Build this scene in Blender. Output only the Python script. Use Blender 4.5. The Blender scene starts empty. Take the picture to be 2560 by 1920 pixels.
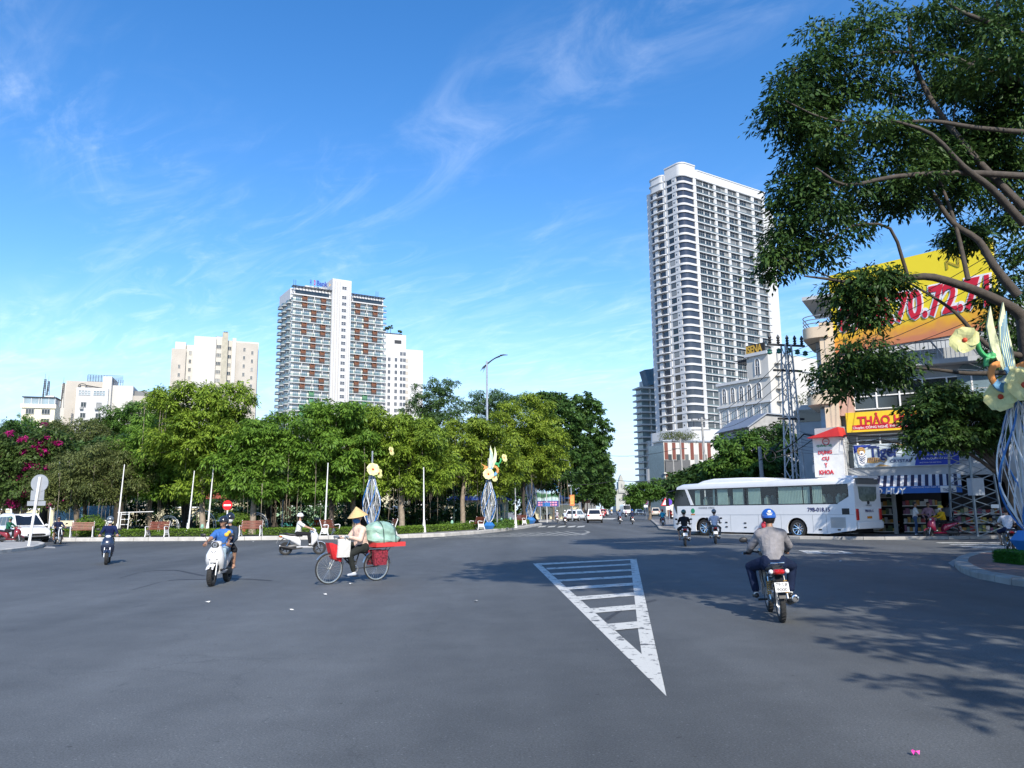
import bpy, math, random
import numpy as np
from mathutils import Vector, Matrix
R = math.radians
random.seed(7); RNG = np.random.default_rng(11)
SC = bpy.context.scene
COL = SC.collection

# ------------------------------------------------------------------ camera, sky, sun, exposure
F = 1950.0; CX, CY = 1280.0, 960.0; CAMH = 1.62
PITCH = math.atan(315 / F); ROLL = 0.011
_fw = np.array([0, math.cos(PITCH), math.sin(PITCH)]); _u0 = np.array([0, -math.sin(PITCH), math.cos(PITCH)]); _r0 = np.array([1., 0, 0])
_rr = math.cos(ROLL) * _r0 - math.sin(ROLL) * _u0; _uu = math.sin(ROLL) * _r0 + math.cos(ROLL) * _u0
CAMP = np.array([0, 0, CAMH])
def ray(px, py): return _fw + ((px - CX) / F) * _rr - ((py - CY) / F) * _uu
def G(px, py, z=0.0):                      # photo pixel -> point on the ground (or at height z)
    d = ray(px, py); return Vector(CAMP + d * ((z - CAMH) / d[2]))
def P(px, py, Y):                          # photo pixel -> point at distance Y
    d = ray(px, py); return Vector(CAMP + d * (Y / d[1]))
cam = bpy.data.cameras.new('camera'); camo = bpy.data.objects.new('camera', cam); COL.objects.link(camo)
cam.sensor_fit = 'HORIZONTAL'; cam.sensor_width = 36; cam.lens = F / 2560 * 36; cam.clip_end = 6000; cam.clip_start = .1
camo.matrix_world = Matrix(((_rr[0], _uu[0], -_fw[0], 0), (_rr[1], _uu[1], -_fw[1], 0), (_rr[2], _uu[2], -_fw[2], CAMH), (0, 0, 0, 1)))
SC.camera = camo
SUN_AZ = (0.25, -0.97); SUN_EL = 36.0
W = bpy.data.worlds.new('World'); SC.world = W; W.use_nodes = True
def build_world():
    nt = W.node_tree; N = nt.nodes; L = nt.links; N.clear()
    def n(t, **k):
        x = N.new(t)
        for a, b in k.items(): setattr(x, a, b)
        return x
    out = n('ShaderNodeOutputWorld'); bg = n('ShaderNodeBackground'); L.new(bg.outputs[0], out.inputs[0])
    sky = n('ShaderNodeTexSky', sky_type='NISHITA', sun_disc=False)
    sky.sun_elevation = R(SUN_EL); sky.sun_rotation = math.atan2(SUN_AZ[0], SUN_AZ[1]); sky.altitude = 0; sky.air_density = 1.0; sky.dust_density = 0.3; sky.ozone_density = 1.6
    hsv = n('ShaderNodeHueSaturation'); hsv.inputs['Hue'].default_value = .506; hsv.inputs['Saturation'].default_value = 1.36; hsv.inputs['Value'].default_value = 1.10
    L.new(sky.outputs[0], hsv.inputs['Color'])
    tc = n('ShaderNodeTexCoord'); sep = n('ShaderNodeSeparateXYZ'); L.new(tc.outputs['Generated'], sep.inputs[0])
    def math_(op, a, b=None, c=None):
        m = n('ShaderNodeMath', operation=op)
        for i, v in enumerate((a, b, c)):
            if v is None: continue
            if isinstance(v, (int, float)): m.inputs[i].default_value = v
            else: L.new(v, m.inputs[i])
        return m.outputs[0]
    z = math_('MAXIMUM', sep.outputs['Z'], .03); zz = math_('ADD', z, .12)
    u = math_('DIVIDE', sep.outputs['X'], zz); v = math_('DIVIDE', sep.outputs['Y'], zz)
    def cloud(rot, scl, seed, sc, det, lo, hi, dist=1.2):
        cb = n('ShaderNodeCombineXYZ'); L.new(u, cb.inputs[0]); L.new(v, cb.inputs[1]); cb.inputs[2].default_value = seed
        mq = n('ShaderNodeMapping'); mq.inputs['Rotation'].default_value = (0, 0, R(rot)); L.new(cb.outputs[0], mq.inputs[0]); mp = n('ShaderNodeMapping'); mp.inputs['Scale'].default_value = scl; L.new(mq.outputs[0], mp.inputs[0])
        tx = n('ShaderNodeTexNoise'); tx.inputs['Scale'].default_value = sc; tx.inputs['Detail'].default_value = det; tx.inputs['Roughness'].default_value = .62; tx.inputs['Distortion'].default_value = dist
        L.new(mp.outputs[0], tx.inputs['Vector'])
        mr = n('ShaderNodeMapRange', interpolation_type='SMOOTHSTEP'); mr.inputs[1].default_value = lo; mr.inputs[2].default_value = hi; L.new(tx.outputs['Fac'], mr.inputs[0])
        return mr.outputs[0]
    streak = cloud(43, (.8, 1.9, 1), 3.1, 2.1, 10, .42, .86, 1.6)
    patch = cloud(10, (.8, .8, 1), 8.4, .62, 3, .40, .64, .4)
    fine = cloud(35, (1.0, 2.0, 1), 1.7, 3.2, 9, .46, .95, 2.0)
    low = cloud(0, (.35, 1.6, 1), 5.9, 1.1, 7, .46, .8, .8)
    vr = math_('ADD', math_('MULTIPLY', u, .686), math_('MULTIPLY', v, .728)); bd = n('ShaderNodeMapRange', interpolation_type='SMOOTHSTEP'); bd.inputs[1].default_value = .24; bd.inputs[2].default_value = .0; L.new(math_('ABSOLUTE', math_('SUBTRACT', vr, 1.06)), bd.inputs[0])
    a = math_('MULTIPLY', streak, math_('MAXIMUM', math_('MULTIPLY', patch, .55), math_('MULTIPLY', bd.outputs[0], .6))); b = math_('MULTIPLY', math_('MULTIPLY', fine, patch), .75)
    hor = n('ShaderNodeMapRange', interpolation_type='SMOOTHSTEP'); hor.inputs[1].default_value = .30; hor.inputs[2].default_value = .10; L.new(sep.outputs['Z'], hor.inputs[0])
    c = math_('MULTIPLY', math_('MULTIPLY', low, hor.outputs[0]), .45)
    tot = math_('MULTIPLY', math_('MINIMUM', math_('ADD', math_('ADD', a, b), c), 1.0), .38)
    mx = n('ShaderNodeMix', data_type='RGBA'); L.new(tot, mx.inputs[0]); L.new(hsv.outputs[0], mx.inputs[6]); mx.inputs[7].default_value = (7.2, 7.6, 8.0, 1)
    hz = n('ShaderNodeMapRange', interpolation_type='SMOOTHERSTEP'); hz.inputs[1].default_value = .30; hz.inputs[2].default_value = -.02; hz.inputs[4].default_value = .9; L.new(sep.outputs['Z'], hz.inputs[0])
    mh = n('ShaderNodeMix', data_type='RGBA'); L.new(hz.outputs[0], mh.inputs[0]); L.new(hsv.outputs[0], mh.inputs[6]); mh.inputs[7].default_value = (3.4, 4.5, 6.1, 1); L.new(mh.outputs[2], mx.inputs[6])
    L.new(mx.outputs[2], bg.inputs[0]); bg.inputs[1].default_value = 0.15
build_world()
sun = bpy.data.lights.new('sun', 'SUN'); sun.energy = 4.2; sun.angle = R(.53); sun.color = (1, .93, .82)
suno = bpy.data.objects.new('sun', sun); COL.objects.link(suno)
_sv = Vector((SUN_AZ[0], SUN_AZ[1], math.tan(R(SUN_EL)) * math.hypot(*SUN_AZ))).normalized()
suno.rotation_euler = _sv.to_track_quat('Z', 'Y').to_euler(); suno.location = (0, -20, 60)
SC.view_settings.view_transform = 'Standard'; SC.view_settings.look = 'None'; SC.view_settings.gamma = 1; SC.view_settings.use_curve_mapping = False
SC.view_settings.exposure = 0.52
SC.render.engine = 'CYCLES'
SC.cycles.max_bounces = 6; SC.cycles.diffuse_bounces = 2; SC.cycles.glossy_bounces = 3; SC.cycles.transmission_bounces = 4; SC.cycles.transparent_max_bounces = 8
SC.cycles.use_denoising = True; SC.cycles.sample_clamp_indirect = 6

# ------------------------------------------------------------------ materials
_M = {}
def nodes(name):
    m = bpy.data.materials.new(name); m.use_nodes = True; nt = m.node_tree; nt.nodes.clear(); return m, nt, nt.nodes, nt.links
def mat(name, col, rough=.55, metal=0., var=.10, sc=3., bump=0., coat=0., bsc=None, det=5, island=0., trans=0., spec=.5, dirt=0., orand=0.):
    """procedural paint / cloth / stone: base colour with noise variation, optional bump, clear coat, grime"""
    if name in _M: return _M[name]
    m, nt, N, L = nodes(name)
    out = N.new('ShaderNodeOutputMaterial'); b = N.new('ShaderNodeBsdfPrincipled')
    tc = N.new('ShaderNodeTexCoord'); nz = N.new('ShaderNodeTexNoise'); nz.inputs['Scale'].default_value = sc; nz.inputs['Detail'].default_value = det
    L.new(tc.outputs['Object'], nz.inputs['Vector'])
    mx = N.new('ShaderNodeMix'); mx.data_type = 'RGBA'
    mr = N.new('ShaderNodeMapRange'); mr.inputs[1].default_value = .3; mr.inputs[2].default_value = .7; L.new(nz.outputs['Fac'], mr.inputs[0]); L.new(mr.outputs[0], mx.inputs[0])
    mx.inputs[6].default_value = [c * (1 - var) for c in col] + [1]; mx.inputs[7].default_value = [min(1, c * (1 + var)) for c in col] + [1]
    last = mx.outputs[2]
    if island:
        g = N.new('ShaderNodeNewGeometry'); hs = N.new('ShaderNodeHueSaturation')
        a = N.new('ShaderNodeMapRange'); a.inputs[3].default_value = 1 - island; a.inputs[4].default_value = 1 + island; L.new(g.outputs['Random Per Island'], a.inputs[0]); L.new(a.outputs[0], hs.inputs['Value'])
        L.new(last, hs.inputs['Color']); last = hs.outputs[0]
    if orand:
        oi = N.new('ShaderNodeObjectInfo'); pw = N.new('ShaderNodeMath'); pw.operation = 'POWER'; L.new(oi.outputs['Random'], pw.inputs[0]); pw.inputs[1].default_value = 5
        m3 = N.new('ShaderNodeMix'); m3.data_type = 'RGBA'; L.new(pw.outputs[0], m3.inputs[0]); L.new(last, m3.inputs[6]); m3.inputs[7].default_value = (orand, orand, orand * .95, 1); last = m3.outputs[2]
    if dirt:
        n2 = N.new('ShaderNodeTexNoise'); n2.inputs['Scale'].default_value = sc * .35; n2.inputs['Detail'].default_value = 8; n2.inputs['Roughness'].default_value = .7; L.new(tc.outputs['Object'], n2.inputs['Vector'])
        mp = N.new('ShaderNodeMapping'); mp.inputs['Scale'].default_value = (1, 1, .12); L.new(tc.outputs['Object'], mp.inputs[0]); L.new(mp.outputs[0], n2.inputs['Vector'])
        r2 = N.new('ShaderNodeMapRange'); r2.inputs[1].default_value = .52; r2.inputs[2].default_value = .75; r2.inputs[4].default_value = dirt; L.new(n2.outputs['Fac'], r2.inputs[0])
        m2 = N.new('ShaderNodeMix'); m2.data_type = 'RGBA'; L.new(r2.outputs[0], m2.inputs[0]); L.new(last, m2.inputs[6]); m2.inputs[7].default_value = (.16, .14, .11, 1); last = m2.outputs[2]
    L.new(last, b.inputs['Base Color']); b.inputs['Metallic'].default_value = metal
    ra = N.new('ShaderNodeMapRange'); ra.inputs[3].default_value = max(0, rough - .08); ra.inputs[4].default_value = min(1, rough + .08); L.new(nz.outputs['Fac'], ra.inputs[0]); L.new(ra.outputs[0], b.inputs['Roughness'])
    b.inputs['Coat Weight'].default_value = coat; b.inputs['Coat Roughness'].default_value = .05; b.inputs['Specular IOR Level'].default_value = spec
    if bump:
        bn = N.new('ShaderNodeTexNoise'); bn.inputs['Scale'].default_value = bsc or sc * 6; bn.inputs['Detail'].default_value = 6; L.new(tc.outputs['Object'], bn.inputs['Vector'])
        bp = N.new('ShaderNodeBump'); bp.inputs['Strength'].default_value = bump; bp.inputs['Distance'].default_value = .02; L.new(bn.outputs['Fac'], bp.inputs['Height']); L.new(bp.outputs[0], b.inputs['Normal'])
    if trans:
        t = N.new('ShaderNodeBsdfTranslucent'); L.new(last, t.inputs['Color']); ms = N.new('ShaderNodeMixShader'); ms.inputs[0].default_value = trans
        L.new(b.outputs[0], ms.inputs[1]); L.new(t.outputs[0], ms.inputs[2]); L.new(ms.outputs[0], out.inputs[0])
    else: L.new(b.outputs[0], out.inputs[0])
    _M[name] = m; return m
def glass(name, tint=(.5, .55, .55), thru=.7, rough=.03):
    if name in _M: return _M[name]
    m, nt, N, L = nodes(name); out = N.new('ShaderNodeOutputMaterial')
    t = N.new('ShaderNodeBsdfTransparent'); t.inputs[0].default_value = (*tint, 1); g = N.new('ShaderNodeBsdfGlossy'); g.inputs['Roughness'].default_value = rough
    d = N.new('ShaderNodeBsdfDiffuse'); d.inputs[0].default_value = (.02, .025, .03, 1)
    fr = N.new('ShaderNodeLayerWeight'); fr.inputs[0].default_value = .25; a = N.new('ShaderNodeMapRange'); a.inputs[3].default_value = .03; a.inputs[4].default_value = .4; L.new(fr.outputs['Fresnel'], a.inputs[0])
    m1 = N.new('ShaderNodeMixShader'); m1.inputs[0].default_value = 1 - thru; L.new(t.outputs[0], m1.inputs[1]); L.new(d.outputs[0], m1.inputs[2])
    m2 = N.new('ShaderNodeMixShader'); L.new(a.outputs[0], m2.inputs[0]); L.new(m1.outputs[0], m2.inputs[1]); L.new(g.outputs[0], m2.inputs[2]); L.new(m2.outputs[0], out.inputs[0])
    _M[name] = m; return m
def leafmat(name, c1, c2, c3=None, trans=.28):
    if name in _M: return _M[name]
    m, nt, N, L = nodes(name); out = N.new('ShaderNodeOutputMaterial'); g = N.new('ShaderNodeNewGeometry')
    cr = N.new('ShaderNodeValToRGB'); e = cr.color_ramp.elements; e[0].color = (*c1, 1); e[1].color = (*c2, 1)
    if c3: x = e.new(.93); x.color = (*c2, 1); e[2].position = 1.0; e[2].color = (*c3, 1)
    tc = N.new('ShaderNodeTexCoord'); nz = N.new('ShaderNodeTexNoise'); nz.inputs['Scale'].default_value = .55; nz.inputs['Detail'].default_value = 2; L.new(tc.outputs['Object'], nz.inputs['Vector'])
    ad = N.new('ShaderNodeMath'); ad.operation = 'MULTIPLY_ADD'; ad.inputs[1].default_value = .62; L.new(g.outputs['Random Per Island'], ad.inputs[0])
    mr = N.new('ShaderNodeMapRange'); mr.inputs[1].default_value = .3; mr.inputs[2].default_value = .7; mr.inputs[4].default_value = .38; L.new(nz.outputs['Fac'], mr.inputs[0]); L.new(mr.outputs[0], ad.inputs[2])
    L.new(ad.outputs[0], cr.inputs[0])
    d = N.new('ShaderNodeBsdfPrincipled'); d.inputs['Roughness'].default_value = .5; d.inputs['Specular IOR Level'].default_value = .25; L.new(cr.outputs[0], d.inputs['Base Color'])
    t = N.new('ShaderNodeBsdfTranslucent'); L.new(cr.outputs[0], t.inputs[0]); ms = N.new('ShaderNodeMixShader'); ms.inputs[0].default_value = trans
    L.new(d.outputs[0], ms.inputs[1]); L.new(t.outputs[0], ms.inputs[2]); L.new(ms.outputs[0], out.inputs[0])
    _M[name] = m; return m

# ------------------------------------------------------------------ mesh building
class MB:
    def __init__(s, M=None): s.v = []; s.f = []; s.m = []; s.cur = 0; s.M = M
    def add(s, vs, fs, mi=None):
        b = len(s.v); M = s.M
        s.v += [tuple(M @ Vector(p)) if M else tuple(p) for p in vs]
        s.f += [tuple(b + i for i in f) for f in fs]; s.m += [s.cur if mi is None else mi] * len(fs); return s
    def box(s, x0, x1, y0, y1, z0, z1, mi=None):
        return s.add([(x0, y0, z0), (x1, y0, z0), (x1, y1, z0), (x0, y1, z0), (x0, y0, z1), (x1, y0, z1), (x1, y1, z1), (x0, y1, z1)],
                     [(3, 2, 1, 0), (4, 5, 6, 7), (0, 1, 5, 4), (1, 2, 6, 5), (2, 3, 7, 6), (3, 0, 4, 7)], mi)
    def quad(s, a, b, c, d, mi=None): return s.add([a, b, c, d], [(0, 1, 2, 3)], mi)
    def rings(s, rings, caps=True, closed=True, mi=None):
        n = len(rings[0]); vs = [p for r in rings for p in r]; fs = []
        for i in range(len(rings) - 1):
            for j in range(n if closed else n - 1):
                k = (j + 1) % n; fs.append((i * n + j, i * n + k, (i + 1) * n + k, (i + 1) * n + j))
        if caps: fs.append(tuple(range(n - 1, -1, -1))); fs.append(tuple((len(rings) - 1) * n + j for j in range(n)))
        return s.add(vs, fs, mi)
    def tube(s, pts, rad, n=8, caps=True, mi=None):
        pts = [Vector(p) for p in pts]; k = len(pts); rad = [rad] * k if isinstance(rad, (int, float)) else rad; rg = []; up = None
        for i, p in enumerate(pts):
            t = (pts[min(i + 1, k - 1)] - pts[max(i - 1, 0)]).normalized()
            if up is None: up = t.orthogonal().normalized()
            else:
                up = up - t * up.dot(t); up = up.normalized() if up.length > 1e-6 else t.orthogonal().normalized()
            w = t.cross(up)
            rg.append([p + (up * math.cos(2 * math.pi * j / n) + w * math.sin(2 * math.pi * j / n)) * rad[i] for j in range(n)])
        return s.rings(rg, caps, True, mi)
    def ell(s, c, r, nu=12, nv=8, Mx=None, mi=None, v0=0., v1=1., u0=0., u1=1.):
        r = (r, r, r) if isinstance(r, (int, float)) else r; c = Vector(c); rg = []; cl = (u1 - u0) > .999
        for i in range(nv + 1):
            th = math.pi * (v0 + (v1 - v0) * i / nv); rw = []
            for j in range(nu if cl else nu + 1):
                ph = 2 * math.pi * (u0 + (u1 - u0) * j / nu); q = Vector((r[0] * math.sin(th) * math.cos(ph), r[1] * math.sin(th) * math.sin(ph), r[2] * math.cos(th)))
                rw.append(c + (Mx @ q if Mx else q))
            rg.append(rw)
        return s.rings(rg[::-1], False, cl, mi)
    def lathe(s, prof, c=(0, 0, 0), axis='z', n=16, mi=None, caps=False):
        rg = []; c = Vector(c)
        for (r, h) in prof:
            rw = []
            for j in range(n):
                a = 2 * math.pi * j / n; x, y = r * math.cos(a), r * math.sin(a)
                rw.append(c + Vector({'z': (x, y, h), 'y': (x, h, -y), 'x': (h, x, y)}[axis]))
            rg.append(rw)
        return s.rings(rg, caps, True, mi)
    def prism(s, poly, h0, h1, axis='z', mi=None):
        f = {'z': lambda a, b, h: (a, b, h), 'y': lambda a, b, h: (a, h, b), 'x': lambda a, b, h: (h, a, b)}[axis]
        n = len(poly); vs = [f(a, b, h0) for a, b in poly] + [f(a, b, h1) for a, b in poly]
        fs = [tuple(range(n - 1, -1, -1)), tuple(range(n, 2 * n))] + [(i, (i + 1) % n, n + (i + 1) % n, n + i) for i in range(n)]
        if axis == 'y': fs = [q[::-1] for q in fs]
        return s.add(vs, fs, mi)
    def xloft(s, st, n=16, p=3., caps=True, mi=None):      # stations (x, zc, half width y, half height z)
        rg = []
        for q in st:
            x, zc, hw, hh = q[:4]; pp = q[4] if len(q) > 4 else p; rw = []
            for j in range(n):
                a = 2 * math.pi * (j + .5) / n; ca, sa = math.cos(a), math.sin(a)
                rw.append((x, math.copysign(abs(ca) ** (2 / pp), ca) * hw, zc + math.copysign(abs(sa) ** (2 / pp), sa) * hh))
            rg.append(rw)
        return s.rings(rg, caps, True, mi)
    def zloft(s, st, n=16, p=3., caps=True, mi=None):      # stations (z, xc, half x, half y)
        rg = []
        for q in st:
            z, xc, hx, hy = q[:4]; rw = []
            for j in range(n):
                a = 2 * math.pi * (j + .5) / n; ca, sa = math.cos(a), math.sin(a)
                rw.append((xc + math.copysign(abs(ca) ** (2 / p), ca) * hx, math.copysign(abs(sa) ** (2 / p), sa) * hy, z))
            rg.append(rw)
        return s.rings(rg, caps, True, mi)
    def mesh(s, name, mats, smooth=0):
        me = bpy.data.meshes.new(name); me.from_pydata(s.v, [], s.f)
        for m in (mats if isinstance(mats, (list, tuple)) else [mats]): me.materials.append(m)
        if any(s.m): me.polygons.foreach_set('material_index', s.m)
        if smooth: me.shade_smooth(); me.set_sharp_from_angle(angle=R(smooth))
        me.validate(); return me
    def build(s, name, mats, parent=None, smooth=0, bev=0, loc=None, rz=0):
        return obj(name, s.mesh(name, mats, smooth), parent, loc, rz, bev)
def obj(name, me, parent=None, loc=None, rz=0, bev=0):
    o = bpy.data.objects.new(name, me); COL.objects.link(o)
    if parent: o.parent = parent
    if loc is not None: o.location = loc
    if rz: o.rotation_euler = (0, 0, rz)
    if bev:
        b = o.modifiers.new('bevel', 'BEVEL'); b.width = bev; b.segments = 2; b.limit_method = 'ANGLE'; b.angle_limit = R(40)
    return o
def tag(o, label=None, cat=None, group=None, kind=None):
    for k, v in (('label', label), ('category', cat), ('group', group), ('kind', kind)):
        if v: o[k] = v
    return o
def thing(name, label, cat, loc=(0, 0, 0), rz=0, group=None, scale=1):
    o = bpy.data.objects.new(name, None); COL.objects.link(o); o.location = loc; o.rotation_euler = (0, 0, rz); o.empty_display_size = .2
    if scale != 1: o.scale = (scale,) * 3
    return tag(o, label, cat, group)
def struct(name, mb, mats, parent=None, **k):
    o = mb.build(name, mats, parent, **k)
    if not parent: o['kind'] = 'structure'
    return o
def kids(o): return [c for c in bpy.data.objects if c.parent == o]
def copy_tree(root, loc, rz, label=None, remat=None):
    ch = {}
    for c in bpy.data.objects:
        if c.parent: ch.setdefault(c.parent.name, []).append(c)
    def cp(o, par):
        c = o.copy(); COL.objects.link(c); c.parent = par
        for k in ch.get(o.name, []): cp(k, c)
        if remat and o.data:
            for i, sl in enumerate(c.material_slots):
                if sl.material and sl.material.name in remat: sl.link = 'OBJECT'; sl.material = remat[sl.material.name]
        return c
    r = cp(root, None); r.location = loc; r.rotation_euler = (0, 0, rz)
    if label: r['label'] = label
    return r
def dup(me_obj, loc, parent=None, rz=0):
    c = me_obj.copy(); COL.objects.link(c); c.parent = parent or me_obj.parent; c.location = loc
    if rz: c.rotation_euler = (0, 0, rz)
    return c
_tmp = bpy.data.scenes.new('workbench')
def evaluated(o):
    """mesh of o with its modifiers, taken in a scratch scene so that the big scene is not re-evaluated"""
    _tmp.collection.objects.link(o); vl = _tmp.view_layers[0]; vl.update(); me = bpy.data.meshes.new_from_object(o.evaluated_get(vl.depsgraph)); _tmp.collection.objects.unlink(o); return me
def text(body, name, size, M, m, parent, bold=0., ext=.0, width=None, shear=0., align='CENTER', height=None):
    """flat lettering as a mesh lying in M's xy plane, centred on its origin"""
    c = bpy.data.curves.new('lettering', 'FONT'); c.body = body; c.size = 1; c.offset = bold; c.extrude = ext; c.shear = shear; c.align_x = align; c.align_y = 'CENTER'; c.resolution_u = 3
    o = bpy.data.objects.new('lettering', c); me = evaluated(o); bpy.data.objects.remove(o); bpy.data.curves.remove(c)
    co = np.empty(len(me.vertices) * 3, np.float32); me.vertices.foreach_get('co', co); co = co.reshape(-1, 3)
    lo, hi = co.min(0), co.max(0)
    if align == 'CENTER': co[:, 0] -= (lo[0] + hi[0]) / 2
    co[:, 1] -= (lo[1] + hi[1]) / 2
    sx = sy = size
    if width: sx = width / (hi[0] - lo[0]); sy = sx
    if height: sy = height / (hi[1] - lo[1])
    co[:, 0] *= sx; co[:, 1] *= sy
    me.vertices.foreach_set('co', co.ravel()); me.transform(M); me.update(); me.materials.clear(); me.materials.append(m); me.name = name
    return obj(name, me, parent)
def vplane(o, d, off=0.):
    """matrix whose x runs along horizontal d, y up, z towards the outward side (d.y,-d.x)"""
    d = Vector((d[0], d[1], 0)).normalized(); nrm = Vector((d.y, -d.x, 0)); o = Vector(o) + nrm * off
    return Matrix(((d.x, 0, nrm.x, o.x), (d.y, 0, nrm.y, o.y), (0, 1, 0, o.z), (0, 0, 0, 1)))
FRONT = lambda x, y, z: Matrix(((1, 0, 0, x), (0, 0, -1, y), (0, 1, 0, z), (0, 0, 0, 1)))   # local plane facing -y
# shared colours
WHITE = mat('white_paint', (.80, .80, .79), .55, var=.05, sc=.4, dirt=.12)
BLACK = mat('black_plastic', (.018, .018, .02), .45, var=.15, sc=8)
RUBBER = mat('tyre_rubber', (.022, .022, .022), .85, var=.25, sc=20, bump=.2)
STEEL = mat('galvanised_steel', (.42, .44, .46), .42, .75, var=.12, sc=5)
CHROME = mat('chrome', (.75, .75, .76), .14, 1., var=.05)
DARKMET = mat('dark_metal', (.06, .062, .065), .45, .6, var=.15, sc=6)
CONC = mat('weathered_concrete', (.33, .32, .30), .85, var=.18, sc=1.2, bump=.25, dirt=.35)
# ------------------------------------------------------------------ road, kerbs, pavements, markings
def asphalt():
    m, nt, N, L = nodes('asphalt'); out = N.new('ShaderNodeOutputMaterial'); b = N.new('ShaderNodeBsdfPrincipled'); tc = N.new('ShaderNodeTexCoord')
    def noise(sc, det=6, rough=.6, mp=None, dist=0):
        t = N.new('ShaderNodeTexNoise'); t.inputs['Scale'].default_value = sc; t.inputs['Detail'].default_value = det; t.inputs['Roughness'].default_value = rough; t.inputs['Distortion'].default_value = dist
        if mp: x = N.new('ShaderNodeMapping'); x.inputs['Scale'].default_value = mp[0]; x.inputs['Rotation'].default_value = (0, 0, R(mp[1])); L.new(tc.outputs['Object'], x.inputs[0]); L.new(x.outputs[0], t.inputs['Vector'])
        else: L.new(tc.outputs['Object'], t.inputs['Vector'])
        return t.outputs['Fac']
    def rng(s, a, c, lo, hi):
        r = N.new('ShaderNodeMapRange'); r.inputs[1].default_value = a; r.inputs[2].default_value = c; r.inputs[3].default_value = lo; r.inputs[4].default_value = hi; L.new(s, r.inputs[0]); return r.outputs[0]
    def mul(a, c):
        x = N.new('ShaderNodeMath'); x.operation = 'MULTIPLY'; L.new(a, x.inputs[0]); L.new(c, x.inputs[1]); return x.outputs[0]
    big = rng(noise(.16, 4, .6, ((1, .45, 1), 25)), .3, .7, .80, 1.22); mid = rng(noise(1.3, 7, .7), .3, .7, .86, 1.14); fine = rng(noise(60, 4, .75), .3, .7, .5, 1.5)
    wear = rng(noise(.55, 5, .6, ((1, .12, 1), -18), .3), .35, .68, .88, 1.14)
    spk = rng(noise(38, 2, .5), .64, .74, 1., 2.0)
    v = mul(mul(mul(big, mid), mul(fine, wear)), spk)
    st = rng(noise(2.3, 8, .75, None, 1.5), .66, .72, 1., .62); v = mul(v, st)
    lane = rng(noise(.30, 3, .5, ((1, .05, 1), 8), .2), .38, .62, .90, 1.12); oil = rng(noise(1.05, 4, .55, ((1, .5, 1), 12), .6), .70, .76, 1., .66); drip = rng(noise(9, 2, .5), .72, .76, 1., .55); v = mul(v, mul(lane, mul(oil, drip)))
    vo = N.new('ShaderNodeTexVoronoi'); vo.feature = 'DISTANCE_TO_EDGE'; vo.inputs['Scale'].default_value = .16; vd = N.new('ShaderNodeTexNoise'); vd.inputs['Scale'].default_value = 1.2; vd.inputs['Detail'].default_value = 6; L.new(tc.outputs['Object'], vd.inputs[0]); vm = N.new('ShaderNodeVectorMath'); vm.operation = 'MULTIPLY_ADD'; L.new(vd.outputs['Color'], vm.inputs[0]); vm.inputs[1].default_value = (1.6, 1.6, 0); L.new(tc.outputs['Object'], vm.inputs[2]); L.new(vm.outputs[0], vo.inputs['Vector'])
    crack = rng(vo.outputs['Distance'], .0, .0035, .82, 1.); v = mul(v, crack)
    c = N.new('ShaderNodeVectorMath'); c.operation = 'SCALE'; c.inputs[0].default_value = (.094, .101, .105); L.new(v, c.inputs['Scale']); L.new(c.outputs[0], b.inputs['Base Color'])
    b.inputs['Roughness'].default_value = .72; b.inputs['Specular IOR Level'].default_value = .45
    bp = N.new('ShaderNodeBump'); bp.inputs['Strength'].default_value = .35; bp.inputs['Distance'].default_value = .012; L.new(noise(110, 3, .6), bp.inputs['Height']); L.new(bp.outputs[0], b.inputs['Normal'])
    L.new(b.outputs[0], out.inputs[0]); return m
ASPH = asphalt()
def roadpaint(name='road_paint', col=(.62, .62, .58), thr=.555):
    m, nt, N, L = nodes(name); out = N.new('ShaderNodeOutputMaterial'); b = N.new('ShaderNodeBsdfPrincipled'); tc = N.new('ShaderNodeTexCoord')
    n1 = N.new('ShaderNodeTexNoise'); n1.inputs['Scale'].default_value = 5.5; n1.inputs['Detail'].default_value = 9; n1.inputs['Roughness'].default_value = .66; L.new(tc.outputs['Object'], n1.inputs['Vector'])
    r1 = N.new('ShaderNodeMapRange'); r1.inputs[1].default_value = thr; r1.inputs[2].default_value = thr + .035; r1.inputs[4].default_value = .9; L.new(n1.outputs['Fac'], r1.inputs[0])
    n2 = N.new('ShaderNodeTexNoise'); n2.inputs['Scale'].default_value = 40; n2.inputs['Detail'].default_value = 4; L.new(tc.outputs['Object'], n2.inputs['Vector'])
    m0 = N.new('ShaderNodeMix'); m0.data_type = 'RGBA'; L.new(n2.outputs['Fac'], m0.inputs[0]); m0.inputs[6].default_value = [c * .82 for c in col] + [1]; m0.inputs[7].default_value = [min(1, c * 1.12) for c in col] + [1]
    mx = N.new('ShaderNodeMix'); mx.data_type = 'RGBA'; L.new(r1.outputs[0], mx.inputs[0]); L.new(m0.outputs[2], mx.inputs[6]); mx.inputs[7].default_value = (.065, .066, .07, 1)
    L.new(mx.outputs[2], b.inputs['Base Color']); b.inputs['Roughness'].default_value = .65; L.new(b.outputs[0], out.inputs[0]); return m
PAINT = roadpaint(); FADED = roadpaint('faded_road_paint', (.40, .40, .37), .53)
struct('road', MB().add([(-1500, -300, 0), (1500, -300, 0), (1500, 3000, 0), (-1500, 3000, 0)], [(0, 1, 2, 3)]), ASPH)
def flat(name, polys, m, z=.004):
    mb = MB()
    for p in polys: mb.add([(q[0], q[1], z) for q in p], [tuple(range(len(p)))])
    o = mb.build(name, m)
    # all faces look up
    for f in o.data.polygons:
        if f.normal.z < 0: f.flip()
    o.data.update(); o['kind'] = 'structure'; return o
Z6 = lambda x, y: G(1280 + x / 4.148, 1360 + y / 4.148)
A, B_, C_ = Z6(217, 204), Z6(1290, 155), Z6(1602, 1583)              # the striped triangle
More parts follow.
